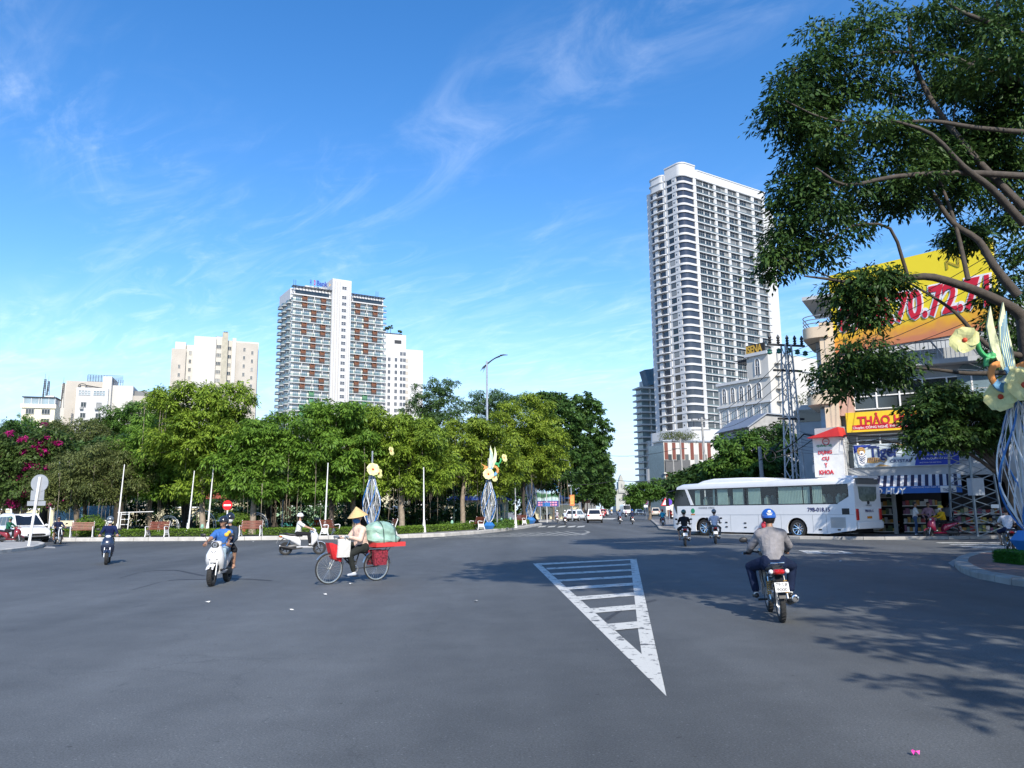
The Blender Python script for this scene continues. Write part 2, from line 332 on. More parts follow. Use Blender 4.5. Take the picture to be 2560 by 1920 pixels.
pol = [[Z6(*p) for p in q] for q in (
    [(217, 204), (300, 215), (1345, 1145), (1602, 1583)],
    [(1227, 168), (1290, 155), (1602, 1583), (1345, 1145), (1306, 877)])]
for (a, b, c, d) in (((217, 204), (1290, 155), (1227, 168), (300, 218)), ((350, 250), (1232, 205), (1233, 220), (370, 266)), ((405, 305), (1238, 262), (1240, 280), (425, 323)), ((470, 373), (1244, 328), (1247, 350), (500, 392)),
                     ((560, 450), (1252, 405), (1256, 433), (590, 477)), ((655, 550), (1262, 506), (1268, 540), (700, 586)), ((805, 673), (1276, 633), (1284, 684), (860, 720)), ((980, 836), (1298, 808), (1308, 878), (1060, 902))):
    pol.append([Z6(*p) for p in (a, b, c, d)])
fo = flat('road_marking', pol[:1] + pol[1:2] + pol[2:], PAINT)
for i, f in enumerate(fo.data.polygons):
    for vi in f.vertices: fo.data.vertices[vi].co.z = .004 + .0006 * (i % 10)
tag(fo, 'white striped triangle painted in the middle of the junction')
Z7 = lambda x, y: G(1640 + x / 3.456, 1120 + y / 3.456)
q = [Z7(*p) for p in ((1230, 885), (1600, 890), (1730, 912), (1310, 912))]; h = [Z7(*p) for p in ((1400, 893), (1570, 894), (1625, 905), (1440, 905))]
o = flat('road_marking', [[q[i], q[(i + 1) % 4], h[(i + 1) % 4], h[i]] for i in range(4)], PAINT); tag(o, 'hollow white box painted on the road behind the coach')
Zc = lambda x, y: G(1000 + x / 3.95, 1100 + y / 3.95)
up = [(325, 973), (700, 943), (1100, 922), (1500, 903), (1700, 895), (1830, 895)]; lo = [(325, 976), (800, 961), (1200, 950), (1500, 943), (1700, 939), (1800, 933)]; tip = [(1865, 902), (1882, 911), (1860, 922)]
polys = []
ring = [Zc(*p) for p in up + tip + lo[::-1]]; cen = sum(ring, Vector()) / len(ring)
inn = [p + (cen - p).normalized() * min(.35, (cen - p).length * .4) for p in ring]
for i in range(len(ring)): j = (i + 1) % len(ring); polys.append([ring[i], ring[j], inn[j], inn[i]])
for t in np.linspace(.12, .86, 13):
    a = Zc(325 + t * 1500, 968 - t * 75); b = Zc(325 + (t + .13) * 1500, 972 - (t + .13) * 33); w = Vector((.28, 0, 0)); polys.append([a, a + w, b + w, b])
o = flat('road_marking', polys, FADED)
for i, f in enumerate(o.data.polygons):
    for vi in f.vertices: o.data.vertices[vi].co.z = .004 + .0004 * (i % 12)
tag(o, 'long faded lens of stripes painted along the park kerb')
polys = [[Zc(a, 852), Zc(a + 70, 846), Zc(a + 55, 858), Zc(a - 18, 864)] for a in (1375, 1470, 1570, 1668, 1760)]
flat('road_marking', polys, PAINT); flat('road_marking', [[Zc(2000, 772), Zc(2145, 770), Zc(2100, 785), Zc(1995, 783)]], PAINT)
Zr = lambda x, y: G(2080 + x / 3.95, 1060 + y / 3.95)
flat('road_marking', [[Zr(a, y), Zr(1660 + 300, y), Zr(1680 + 300, y + 7), Zr(a + 40, y + 7)] for a, y in ((1020, 1170), (1150, 1188), (1250, 1205), (1370, 1219), (1570, 1248))], PAINT)
flat('road_marking', [[G(1430, 1352), G(1443, 1351.5), G(1443, 1352.2), G(1430, 1352.8)]], FADED)
# ---- kerbs
KERB = mat('granite_kerb', (.50, .48, .44), .8, var=.16, sc=2.2, bump=.25, dirt=.25)
PAVE = mat('grey_paving', (.22, .21, .20), .85, var=.2, sc=1.6, bump=.2)
def resample(pts, step):
    pts = [Vector((p[0], p[1], 0)) for p in pts]; out = [pts[0]]; acc = 0
    for a, b in zip(pts, pts[1:]):
        d = (b - a).length; t = step - acc
        while t <= d: out.append(a.lerp(b, t / d)); t += step
        acc = (acc + d) % step
    return out
def kerb(name, pts, step, h, w, m, gap=.012, flip=1):
    root = bpy.data.objects.new(name, None); COL.objects.link(root); root['kind'] = 'structure'; rs = resample(pts, step)
    nr = []
    for i in range(len(rs)):
        t = (rs[min(i + 1, len(rs) - 1)] - rs[max(i - 1, 0)]).normalized(); nr.append(Vector((-t.y, t.x, 0)) * flip)
    for i in range(len(rs) - 1):
        a, b = rs[i], rs[i + 1]; t = (b - a).normalized() * gap; z = h + random.uniform(-.006, .006); ch = .03
        a1, b1 = a + t, b - t; a2, b2 = a1 + nr[i] * w, b1 + nr[i + 1] * w; a3, b3 = a1 + nr[i] * ch, b1 + nr[i + 1] * ch
        mb = MB().add([(a1.x, a1.y, -.05), (b1.x, b1.y, -.05), (b1.x, b1.y, z - ch), (a1.x, a1.y, z - ch), (b3.x, b3.y, z), (a3.x, a3.y, z), (b2.x, b2.y, z), (a2.x, a2.y, z), (a2.x, a2.y, -.05), (b2.x, b2.y, -.05)],
                      [(0, 1, 2, 3), (3, 2, 4, 5), (5, 4, 6, 7), (7, 6, 9, 8), (0, 3, 5, 7, 8), (1, 9, 6, 4, 2)])
        mb.build('kerb_stone', m, root)
    return rs, nr
park_edge = [(-62, 69), (-46, 63), (-38, 58), (-34, 53.8), (-31, 50.6), (-28, 49.2), (-19.6, 47.6), (-7, 48.0), (-4.5, 50.5), (-2.4, 55.5), (-.6, 62), (1.0, 70), (2.0, 77), (2.9, 82.5), (3.1, 84.5), (2.3, 86.5), (.5, 87.5), (-6, 88)]
KH = .22
rs, nr = kerb('park_kerb', park_edge, 1.0, KH, .28, KERB)
inner = [p + n * .28 for p, n in zip(rs, nr)]
pk = MB().add([(p.x, p.y, KH - .012) for p in inner] + [(-6, 118, KH - .012), (-75, 118, KH - .012), (-75, 72, KH - .012)], [tuple(range(len(inner) + 3))])
struct('park_pavement', pk, PAVE)
# park lawn (soil and short grass) further in
SOIL = mat('lawn_soil', (.045, .062, .018), .95, var=.45, sc=.9, bump=.5)
lawn_edge = [p + n * 2.3 for p, n in zip(rs, nr)][14:58]
struct('lawn', MB().add([(p.x, p.y, KH + .01) for p in lawn_edge] + [(-3, 90, KH + .01), (-58, 90, KH + .01)], [tuple(range(len(lawn_edge) + 2))]), SOIL)
struct('park_path', MB().add([(-70, 92, KH + .014), (-3.5, 92, KH + .014), (-3.5, 97, KH + .014), (-70, 97, KH + .014)], [(0, 1, 2, 3)]), PAVE)
# traffic island on the left
ISL = mat('island_concrete', (.36, .35, .33), .85, var=.2, sc=1.5, bump=.25, dirt=.3)
isl = [G(*p) for p in ((-160, 1400), (-40, 1389), (30, 1381), (85, 1374), (108, 1368), (112, 1363.5), (98, 1360), (60, 1358), (-30, 1358), (-150, 1361))]
kerb('island_kerb', [(p.x, p.y) for p in isl], .9, .16, .25, KERB)
struct('traffic_island', MB().add([(p.x, p.y, .148) for p in isl], [tuple(range(len(isl)))]), ISL)
flat('island_apron', [[G(*p) for p in ((108, 1370.5), (139, 1371), (137, 1367.5), (118, 1365))]], ISL, .008)
# corner pavement at the right
cor = [(44, 12), (30, 12), (18, 12.4), (13.2, 14.0), G(2560, 1470), G(2498, 1457), G(2434, 1445), G(2400, 1430), G(2386, 1416), G(2393, 1404), G(2425, 1393.5), G(2485, 1387.5), G(2560, 1384), (22, 27.6), (44, 28)]
cor = [(p[0], p[1]) for p in cor]
crs, cnr = kerb('corner_kerb', cor, .75, .15, .32, mat('dark_kerb', (.30, .29, .27), .85, var=.22, sc=2, bump=.35, dirt=.4), flip=-1)
BRICKP = mat('red_brick_paving', (.20, .125, .105), .88, var=.28, sc=5, bump=.3)
ci = [p + n * .32 for p, n in zip(crs, cnr)]
struct('corner_pavement', MB().add([(p.x, p.y, .138) for p in ci] + [(44, 20, .138)], [tuple(range(len(ci) + 1))]), BRICKP)
flat('kerb_apron', [[G(*p) for p in ((2384, 1418), (2370, 1408), (2385, 1399), (2402, 1397), (2394, 1403), (2388, 1411))]], CONC, .008)
# pavement in front of the shops
sh = [(60, 37.9), (24, 38.3), (17.5, 38.6), (14.2, 40.6), (11.5, 47), (11, 60), (13.5, 75), (19, 110)]
srs, snr = kerb('shop_kerb', sh, 1.0, .14, .3, CONC, flip=-1)
si = [p + n * .3 for p, n in zip(srs, snr)]
struct('shop_pavement', MB().add([(p.x, p.y, .128) for p in si] + [(80, 110, .128), (80, 37.9, .128)], [tuple(range(len(si) + 2))]), PAVE)
# pavement along the avenue, left side beyond the park
av = [(-4, 104), (2.5, 104), (6.6, 112), (12, 150), (29.8, 280), (49, 420)]
ars, anr = kerb('avenue_kerb', av, 2.0, .16, .3, KERB)
struct('avenue_pavement', MB().add([(p.x + n.x * .3, p.y + n.y * .3, .15) for p, n in zip(ars, anr)] + [(-10, 420, .15), (-60, 104, .15)], [tuple(range(len(ars) + 2))]), PAVE)
# litter on the road
LIT = mat('paper_litter', (.75, .74, .70), .7)
for i, (px, py) in enumerate(((812, 1488), (878, 1461), (1190, 1505), (633, 1355), (520, 1507), (2102, 1404), (2290, 1890), (730, 1527))):
    p = G(px, py); s = (.03 + .02 * random.random()) * (.5 if i == 6 else 1); mb = MB(); n = 7
    mb.add([(math.cos(a) * s * random.uniform(.6, 1.3), math.sin(a) * s * random.uniform(.5, 1.6), random.uniform(.003, .03)) for a in np.linspace(0, 6.28, n, endpoint=False)] + [(0, 0, .025)], [(j, (j + 1) % n, n) for j in range(n)])
    o = mb.build('paper_scrap' if i != 6 else 'fallen_petal', LIT if i != 6 else mat('pink_petal', (.75, .05, .35), .6), loc=(p.x, p.y, .006))
    tag(o, ('white paper scrap on the road below the bicycle front wheel', 'white paper scrap under the cyclist', 'white paper scrap left of the striped triangle', 'white paper scrap by the park kerb near the white scooter', 'white paper scrap in front of the white scooter couple', 'white paper scrap near the corner kerb', 'tiny pink petal at the bottom edge of the road', 'pale scrap on the empty road below the cyclist')[i], 'litter', 'litter on the road')
# tyre marks
for i, pts in enumerate((((300, 1445), (360, 1428), (440, 1425), (510, 1440)), ((330, 1475), (420, 1450), (520, 1448)), ((560, 1446), (620, 1448), (680, 1452)), ((1500, 1560), (1560, 1520), (1640, 1500)))):
    q = [G(*p) for p in pts]; q = [q[0].lerp(q[1], .5 * k) if False else v for k, v in enumerate(q)]; fine = []
    for a, c in zip(q, q[1:]): fine += [a.lerp(c, f) for f in (0, .25, .5, .75)]
    fine.append(q[-1]); fine = [fine[0]] + [(fine[k - 1] + fine[k] * 2 + fine[k + 1]) / 4 for k in range(1, len(fine) - 1)] + [fine[-1]]; w = Vector((0, .11, 0)); flat('tyre_mark', [[a - w, c - w, c + w, a + w] for a, c in zip(fine, fine[1:])], mat('tyre_mark', (.045, .047, .052), .75, var=.35, sc=6), .003)
# ------------------------------------------------------------------ buildings
TWHITE = mat('tower_white', (.56, .56, .555), .6, var=.04, sc=.08, dirt=.12)
OFFW = mat('offwhite_render', (.54, .52, .475), .75, var=.06, sc=.2, dirt=.2)
BEIGE = mat('beige_render', (.46, .42, .36), .8, var=.08, sc=.3, dirt=.25)
CREAM = mat('cream_render', (.72, .66, .50), .75, var=.06, sc=.3, dirt=.2)
WING = mat('window_dark', (.022, .028, .03), .08, var=.4, sc=.35, spec=.8, orand=.30)
WINB = mat('window_blue', (.20, .28, .32), .10, var=.35, sc=.5, spec=.9, orand=.5)
WIND = mat('window_violet', (.034, .037, .05), .08, var=.3, sc=.3, spec=.9)
WFRM = mat('window_frame_grey', (.25, .26, .26), .5)
RAILG = mat('rail_glass', (.11, .155, .155), .12, var=.1, spec=.9)
BROWN = mat('brown_panel', (.17, .068, .035), .7, var=.2, sc=1)
GRNP = mat('green_panel', (.10, .26, .14), .7, var=.2, sc=1)
DSTEEL = mat('roof_steel', (.03, .033, .038), .5, .3)
def window(name, w, h, m, parent, frame=.12, fm=None, mull=1, trans=0, dep=.12, sill=0):
    """a framed window facing -y, origin at lower left"""
    mb = MB(); mb.quad((frame, -.02, frame), (w - frame, -.02, frame), (w - frame, -.02, h - frame), (frame, -.02, h - frame), 0)
    for a in ((0, frame, 0, h), (w - frame, w, 0, h), (frame, w - frame, 0, frame), (frame, w - frame, h - frame, h)): mb.box(a[0], a[1], -dep, 0, a[2], a[3], 1)
    for i in range(mull): x = w * (i + 1) / (mull + 1); mb.box(x - .05, x + .05, -dep + .03, -.01, frame, h - frame, 1)
    if trans: mb.box(frame, w - frame, -dep + .03, -.01, h * trans - .05, h * trans + .05, 1)
    if sill: mb.box(-.15, w + .15, -dep - .15, 0, -.18, -.01, 1)
    return mb.build(name, [m, fm or WFRM], parent)
def bframe(name, label, o, d, cat='building', z=0):
    return thing(name, label, cat, (o[0], o[1], z), math.atan2(d[1], d[0]))
def rrect(x0, x1, y0, y1, r, n=5, cs=(1, 1, 1, 1)):
    pts = []
    for (cx, cy, a0, k) in ((x0 + r, y0 + r, 180, 0), (x1 - r, y0 + r, 270, 1), (x1 - r, y1 - r, 0, 2), (x0 + r, y1 - r, 90, 3)):
        if cs[k]: pts += [(cx + r * math.cos(R(a0 + 90 * i / n)), cy + r * math.sin(R(a0 + 90 * i / n))) for i in range(n + 1)]
        else: pts.append(((x0, y0), (x1, y0), (x1, y1), (x0, y1))[k])
    return pts
def tower():
    t = bframe('apartment_tower', 'very tall white apartment tower with rounded glass corner and rows of balconies', (81.4, 350), (.83, .56)); FH = 3.68; z0 = 36.8; NF = 33; ZT = z0 + NF * FH
    MB().box(9.2, 60, .42, 24, 6, ZT + .5).build('core', mat('tower_recess', (.55, .55, .55), .7), t)
    MB().prism(rrect(.35, 9.3, .35, 10.6, 3.0, 6, (1, 0, 0, 0)), 6, ZT, mi=0).build('corner_glazing', WIND, t, smooth=30)
    mb = MB(); mb.prism(rrect(-.15, 9.4, -.15, 10.7, 3.4, 8, (1, 0, 0, 0)), ZT - .2, ZT + 6); mb.prism(rrect(-.4, 9.5, -.4, 10.8, 3.6, 8, (1, 0, 0, 0)), ZT + 6, ZT + 6.6); mb.build('corner_parapet', TWHITE, t, smooth=30)
    mb = MB(); mb.prism(rrect(8.9, 60.4, -.5, 24, 2.2, 6, (1, 0, 0, 0)), ZT - .2, ZT + 4.0); mb.prism(rrect(8.8, 60.6, -.75, 24.2, 2.4, 6, (1, 0, 0, 0)), ZT + 4.0, ZT + 4.5); mb.build('parapet', TWHITE, t, smooth=30)
    mb = MB(); mb.prism(rrect(-1.2, 9, 10.8, 21.4, 3, 6, (1, 0, 0, 1)), ZT - 3, ZT + 3.4); mb.prism(rrect(-1.5, 9, 10.9, 21.7, 3.2, 6, (1, 0, 0, 1)), ZT + 3.4, ZT + 4); mb.build('side_parapet', TWHITE, t, smooth=30)
    MB().box(.4, 9, 10.8, 24, 6, ZT - 2).build('side_core', TWHITE, t)
    MB().box(60, 71.5, 3.2, 26, 6, ZT - 2).build('end_slab', TWHITE, t)
    MB().prism(rrect(-2, 72, -2, 27, 3, 4), 20, z0 - .05).build('podium', TWHITE, t, smooth=30); MB().prism(rrect(-4, 74, -4, 29, 3, 4), 0, 20).build('podium_base', OFFW, t)
    for x0, x1 in ((8.6, 9.7), (22.1, 23.7), (30.5, 32.2), (38.95, 40.7), (49.9, 52.0), (58.4, 60.1)): MB().box(x0, x1, -.25, 1.2, z0, ZT).build('pier', TWHITE, t)
    MB().box(7.9, 8.6, -.1, .6, z0, ZT).build('pier', TWHITE, t)
    wallL = MB(); wallL.box(-.05, .5, 3.6, 6.3, z0, ZT); wallL.box(-.05, .5, 9.7, 10.75, z0, ZT); wallL.build('side_pier', TWHITE, t)
    wins = ((10, 14.6), (15.2, 18.8), (19.6, 21.9), (23.95, 27.9), (28.2, 30.3), (32.4, 36.4), (36.7, 38.8), (40.9, 46.3), (46.5, 49.7), (52.3, 56), (56.2, 58.3))
    protos = {}; rest = MB()
    sb = MB(); sb.prism([(8.75, .3), (8.75, -.3), (9.0, -.45), (9.6, -.6), (60.2, -.6), (60.2, .3)], -.02, .34); slab = None
    cb = MB(); o_ = rrect(-.22, 9.3, -.22, 10.65, 3.3, 8, (1, 0, 0, 0)); cb.prism(o_, 0, .98); band = None
    lb = MB(); lb.prism(rrect(-1.6, 5, 10.9, 21.6, 2.6, 6, (1, 0, 0, 1)), 0, .45); lb.box(-.9, .5, 16.3, 18.4, .4, 3.3); lb.box(-.5, .5, 10.8, 12.2, .4, 3.3); lslab = None
    rb = MB(); rb.box(10, 58.3, -.52, -.48, .35, .9)
    rail = None; swin = None; bwin = None; lw = None
    for k in range(NF + 1):
        z = z0 + k * FH
        if slab is None: slab = sb.build('slab', TWHITE, t, loc=(0, 0, z)); band = cb.build('corner_band', TWHITE, t, loc=(0, 0, z), smooth=30); lslab = lb.build('side_balcony', TWHITE, t, loc=(0, 0, z), smooth=30); rail = rb.build('balcony_rail', RAILG, t, loc=(0, 0, z))
        else:
            dup(slab, (0, 0, z)); dup(band, (0, 0, z)); dup(lslab, (0, 0, z - 3.68 * (k == NF) * 0))
            if k < NF: dup(rail, (0, 0, z))
        if k == NF: break
        for i, (a, b) in enumerate(wins):
            if k < NF - 27:
                rest.quad((a, .38, z + .5), (b, .38, z + .5), (b, .38, z + 3.6), (a, .38, z + 3.6)); continue
            key = round(b - a, 1)
            if key not in protos: protos[key] = window('window', b - a, 3.2, WING, t, .1, WFRM, 1 if b - a < 4.2 else 2, .72, .12); protos[key].location = (a, .40, z + .42)
            else: dup(protos[key], (a, .40, z + .42))
        # openings on the narrow side: a small square window and a balcony door
        if swin is None:
            w1 = MB().box(-.09, .0, 4.9, 5.6, 1.7, 2.5).build('small_window', WING, t, loc=(0, 0, z)); swin = w1
            bwin = MB().box(-.02, .3, 6.6, 9.5, 1.25, 3.4).build('side_window', WING, t, loc=(0, 0, z))
            lw = MB().box(.0, .45, 12.4, 16.0, .5, 3.3).build('side_door', WIND, t, loc=(0, 0, z)); lw2 = MB().box(.0, .45, 18.6, 20.8, .5, 3.3).build('side_door', WIND, t, loc=(0, 0, z))
        else: dup(swin, (0, 0, z)); dup(bwin, (0, 0, z)); dup(lw, (0, 0, z)); dup(lw2, (0, 0, z))
    o = rest.build('lower_windows', WING, t); o['kind'] = 'stuff'
tower()
def hdbank():
    t = bframe('bank_tower', 'white hotel tower with brown panels, central shaft and bank sign on its roof', (-98.3, 340), (.85, .53)); FH = 3.1; ZT = 98.9
    BACK = mat('balcony_wall', (.80, .78, .70), .75, var=.06, sc=.3)
    MB().box(.6, 18.2, .85, 20, 0, ZT).build('left_wing', BACK, t); MB().box(27, 44, .85, 20, 0, ZT).build('right_wing', BACK, t)
    core = MB().box(17.9, 27.1, -1.2, 14, 0, 108.4); core.build('lift_shaft', TWHITE, t)
    for x in (18.3, 19.5, 20.7, 21.9, 25.6, 26.6): MB().box(x - .28, x + .28, -1.65, -1.19, 0, 108).build('rib', TWHITE, t)
    for x in (18.9, 20.1, 21.3, 25.1, 26.1): MB().box(x - .26, x + .26, -1.28, -1.18, 0, 107.2).build('rib_groove', mat('shaft_grey', (.50, .49, .48), .8, dirt=.2), t)
    cw = None
    for k in range(20):
        z = 103.6 - (k if k == 0 else k + .45) * FH * 1.0
        if cw is None: cw = window('shaft_window', 2.3, 1.7, WIND, t, .15, TWHITE, 1, .5); cw.location = (22.5, -1.2, z)
        else: dup(cw, (22.5, -1.2, z))
    sl = {}; win = None; fin = None; bp = None; gp = None; rl = {}; sd = None; side = None
    for k in range(21):
        z = ZT - k * FH
        for wing, (a, b) in enumerate(((-.6, 17.9), (27.1, 45.2))):
            if wing not in sl:
                m = MB().box(a, b, -.5, .95, -.30, 0); sl[wing] = m.build('balcony_slab', TWHITE, t, loc=(0, 0, z))
                m = MB().box(a + .05, b - .05, -.42, -.38, -FH, -FH + 1.0); rl[wing] = m.build('balcony_rail', glass('clear_rail', (.75, .82, .82), .9), t, loc=(0, 0, z))
            else:
                dup(sl[wing], (0, 0, z)); dup(rl[wing], (0, 0, z))
            if k == 20: continue
            odd = (k // 2) % 2
            bays = (1.7, 7.1, 11.0, 15.6) if not odd else (1.7, 5.5, 11.2, 15.0)
            fins = (9.9,) if not odd else (4.9, 14.4)
            pans = (4.6, 13.3) if not odd else (8.9,)
            off = 0 if wing == 0 else 25.2
            for x in bays:
                if win is None: win = window('window', 2.6, 2.3, WINB, t, .1, TWHITE, 2, .7); win.location = (x + off, .83, z - FH + .05)
                else: dup(win, (x + off, .83, z - FH + .05))
            for x in fins:
                if fin is None: fin = MB().box(0, .25, -.35, .86, 0, FH - .3).build('fin', TWHITE, t, loc=(x + off, 0, z - FH))
                else: dup(fin, (x + off, 0, z - FH))
            for x in pans:
                lowp = k > 13
                if lowp:
                    if gp is None: gp = MB().box(0, .22, -.4, .86, 0, FH - .3).box(1.9, 2.1, -.4, .86, 0, FH - .3).box(.22, 1.9, .3, .7, 0, FH - .3).build('green_panel', GRNP, t, loc=(x + off, 0, z - FH))
                    else: dup(gp, (x + off, 0, z - FH))
                elif bp is None:
                    bp = MB().box(0, .25, -.4, .86, 0, FH - .3).box(1.9, 2.15, -.4, .86, 0, FH - .3).box(.25, 1.9, .2, .7, 0, FH - .3).build('brown_panel', BROWN, t, loc=(x + off, 0, z - FH))
                else: dup(bp, (x + off, 0, z - FH))
        if k < 20:
            if side is None:
                m = MB()
                for y0 in (3.5, 9.5, 15.5): m.prism(rrect(-1.1 - .4 * (y0 > 9), .7, y0, y0 + 4.2, 1.2, 4, (1, 0, 0, 1)), -.3, 0); m.prism(rrect(-1.05 - .4 * (y0 > 9), .7, y0 + .05, y0 + 4.15, 1.2, 4, (1, 0, 0, 1)), 0, 1.0, mi=1)
                side = m.build('side_balcony', [TWHITE, RAILG], t, loc=(0, 0, z - FH))
                sd = MB().box(.5, .58, 4, 7.2, .1, 2.5).box(.5, .58, 10, 13.2, .1, 2.5).box(.5, .58, 16, 18.8, .1, 2.5).build('side_window', WINB, t, loc=(0, 0, z - FH))
            else: dup(side, (0, 0, z - FH)); dup(sd, (0, 0, z - FH))
    # roof: dark pergola, low pavilion, lettering
    for a, b in ((-.2, 17.8), (27.2, 44)):
        MB().box(a + 1.2, b, 1.0, 16, ZT, ZT + 3.2).build('roof_storey', TWHITE, t)
        MB().box(a + 1.6, b - .6, .93, .99, ZT + .7, ZT + 2.4).build('roof_glazing', WING, t)
        m = MB(); m.box(a, b, -1.2, -.9, ZT + 3.3, ZT + 3.75); m.box(a, b, .9, 1.2, ZT + 3.3, ZT + 3.75); n = 12
        for i in range(n + 1): x = a + (b - a) * i / n; m.box(x - .12, x + .12, -1.2, 1.2, ZT + 3.4, ZT + 3.7)
        m.build('pergola', DSTEEL, t)
    MB().box(6.5, 16.5, 3, 12, ZT + 3.2, ZT + 5.6).build('roof_plant_room', TWHITE, t); MB().box(-.4, 1, 2.4, 20, ZT - 2, ZT + 3.2).build('end_wall', TWHITE, t)
    PUR = mat('sign_purple', (.13, .02, .20), .5); NAV = mat('sign_blue', (.02, .05, .28), .5); YEL = mat('sign_yellow', (.75, .42, .03), .5); RED = mat('sign_red', (.45, .02, .06), .5)
    text('H', 'sign_letter', 1, FRONT(8.2, .4, ZT + 6.6), NAV, t, .03, .08, height=2.5); text('D', 'sign_letter', 1, FRONT(10.1, .4, ZT + 6.6), RED, t, .03, .08, height=2.5)
    text('Bank', 'sign_lettering', 1, FRONT(13.6, .4, ZT + 6.6), NAV, t, .03, .08, height=2.5, width=5.2)
    MB().prism([(16.6, ZT + 5.6), (17.6, ZT + 6.6), (16.6, ZT + 7.6), (17.2, ZT + 6.6)], .3, .5, 'y').build('sign_emblem', YEL, t)
    for x in (1.2, 2.1, 41, 42): MB().tube([(x, 3, ZT + 3), (x, 3, ZT + 7.5)], .09, 5).build('mast', DSTEEL, t)
hdbank()
def block(name, label, o, d, w, dep, h, m, z=0, cat='building'):
    t = bframe(name, label, o, d, cat); MB().box(0, w, 0, dep, z, h).build('wall', m, t); return t
# white hotel behind the bank tower
def whitehotel():
    o = P(964, 900, 372); d = (.92, .40); t = bframe('hotel_block', 'plain white hotel block with small windows right of the bank tower', (o.x - 8, o.y), d); t.scale = (.79, 1, 1)
    MB().box(0, 23.2, 0, 20, 0, 88).build('wall', TWHITE, t); MB().box(23.2, 34.5, 0.4, 20, 0, 81).build('side_wall', TWHITE, t)
    wp = None
    for k in range(15):
        for x in (4.2, 8.9, 11.7, 16.0, 19.4, 21.4):
            if k == 0 and x < 19: continue
            z = 77.5 - k * 3.15
            if wp is None: wp = window('window', 1.75, 1.95, WIND, t, .1, TWHITE, 1); wp.location = (x, -.01, z)
            else: dup(wp, (x, -.01, z))
        if k: MB().box(23.3, 25, .3, .39, 77.5 - k * 3.15, 79.3 - k * 3.15).build('side_panel', BEIGE, t)
    MB().box(7, 21, 1, 14, 88, 88.8).build('roof_slab', DSTEEL, t); MB().box(15.8, 20.2, -.06, 0, 83.4, 85.2).build('vent', DSTEEL, t)
    for x, h in ((10, 3), (12.3, 4.4), (14.5, 5.2), (20.5, 3.4)):
        mb = MB(); mb.tube([(x, 4, 88), (x, 4, 88 + h)], .15, 5)
        for a in range(9): mb.ell((x + random.uniform(-1, 1), 4 + random.uniform(-.6, .6), 88 + h - random.uniform(0, 1.2)), (.7, .7, .45), 6, 4)
        mb.build('roof_plant', mat('roof_plant_green', (.03, .06, .02), .8), t)
whitehotel()
def beige():
    o = P(441, 840, 250); d = (.93, .36); t = bframe('beige_tower', 'beige and white stepped apartment block with narrow window columns', (o.x, o.y), d); t.scale = (.86, 1, 1)
    k = 250
    def vol(x0, x1, y0, y1, h, m, n='wall'): return MB().box(x0, x1, y0, y1, 0, h).build(n, m, t)
    Z = lambda py: P(500, py, k).z
    vol(-1.5, 3.6, 3, 14, Z(866), BEIGE); vol(-.4, 3.4, 3.5, 13, Z(848), OFFW); vol(3.6, 6.4, 4.5, 16, Z(853), OFFW); vol(6.4, 14.3, 0, 16, Z(836), OFFW); vol(14.3, 16.5, 1.2, 16, Z(832), OFFW)
    vol(16.5, 18.6, -1.0, 12, Z(824), mat('stained_concrete', (.40, .37, .29), .85, var=.15, sc=.8, dirt=.5)); vol(18.6, 20.2, 1.4, 14, Z(840), OFFW); vol(20.2, 21.6, -.4, 16, Z(836), OFFW); vol(21.6, 29.8, .2, 16, Z(846), BEIGE); vol(21.2, 30.2, 3, 17, Z(838), OFFW)
    protos = {}
    def col(x, y, w, zt, n, hh=1.35, st=2.85):
        for i in range(n):
            if w not in protos: protos[w] = window('window', w, hh, WING, t, .1, OFFW, 1 if w < 1.6 else 2); protos[w].location = (x, y, zt - i * st)
            else: dup(protos[w], (x, y, zt - i * st))
    zt = Z(852) - 1.5
    col(14.5, 1.19, 1.8, zt, 13); col(18.8, 1.39, 1.2, zt - .3, 13); col(24.3, .19, .9, zt - .6, 13); col(27.3, .19, .9, zt - 1.6, 12); col(1.0, 2.99, .9, zt - 7, 11); col(4.6, 4.49, 1.0, zt - 2, 12)
    mb = MB().tube([(17.2, 2, Z(824)), (17.2, 2, Z(822) + .6)], .35, 8).tube([(18.0, 2, Z(824)), (18.0, 2, Z(822) + .6)], .35, 8); mb.build('roof_tank', DSTEEL, t); MB().box(14.2, 16.3, 2, 5, Z(832), Z(831) + .1).build('roof_coping', DSTEEL, t)
beige()
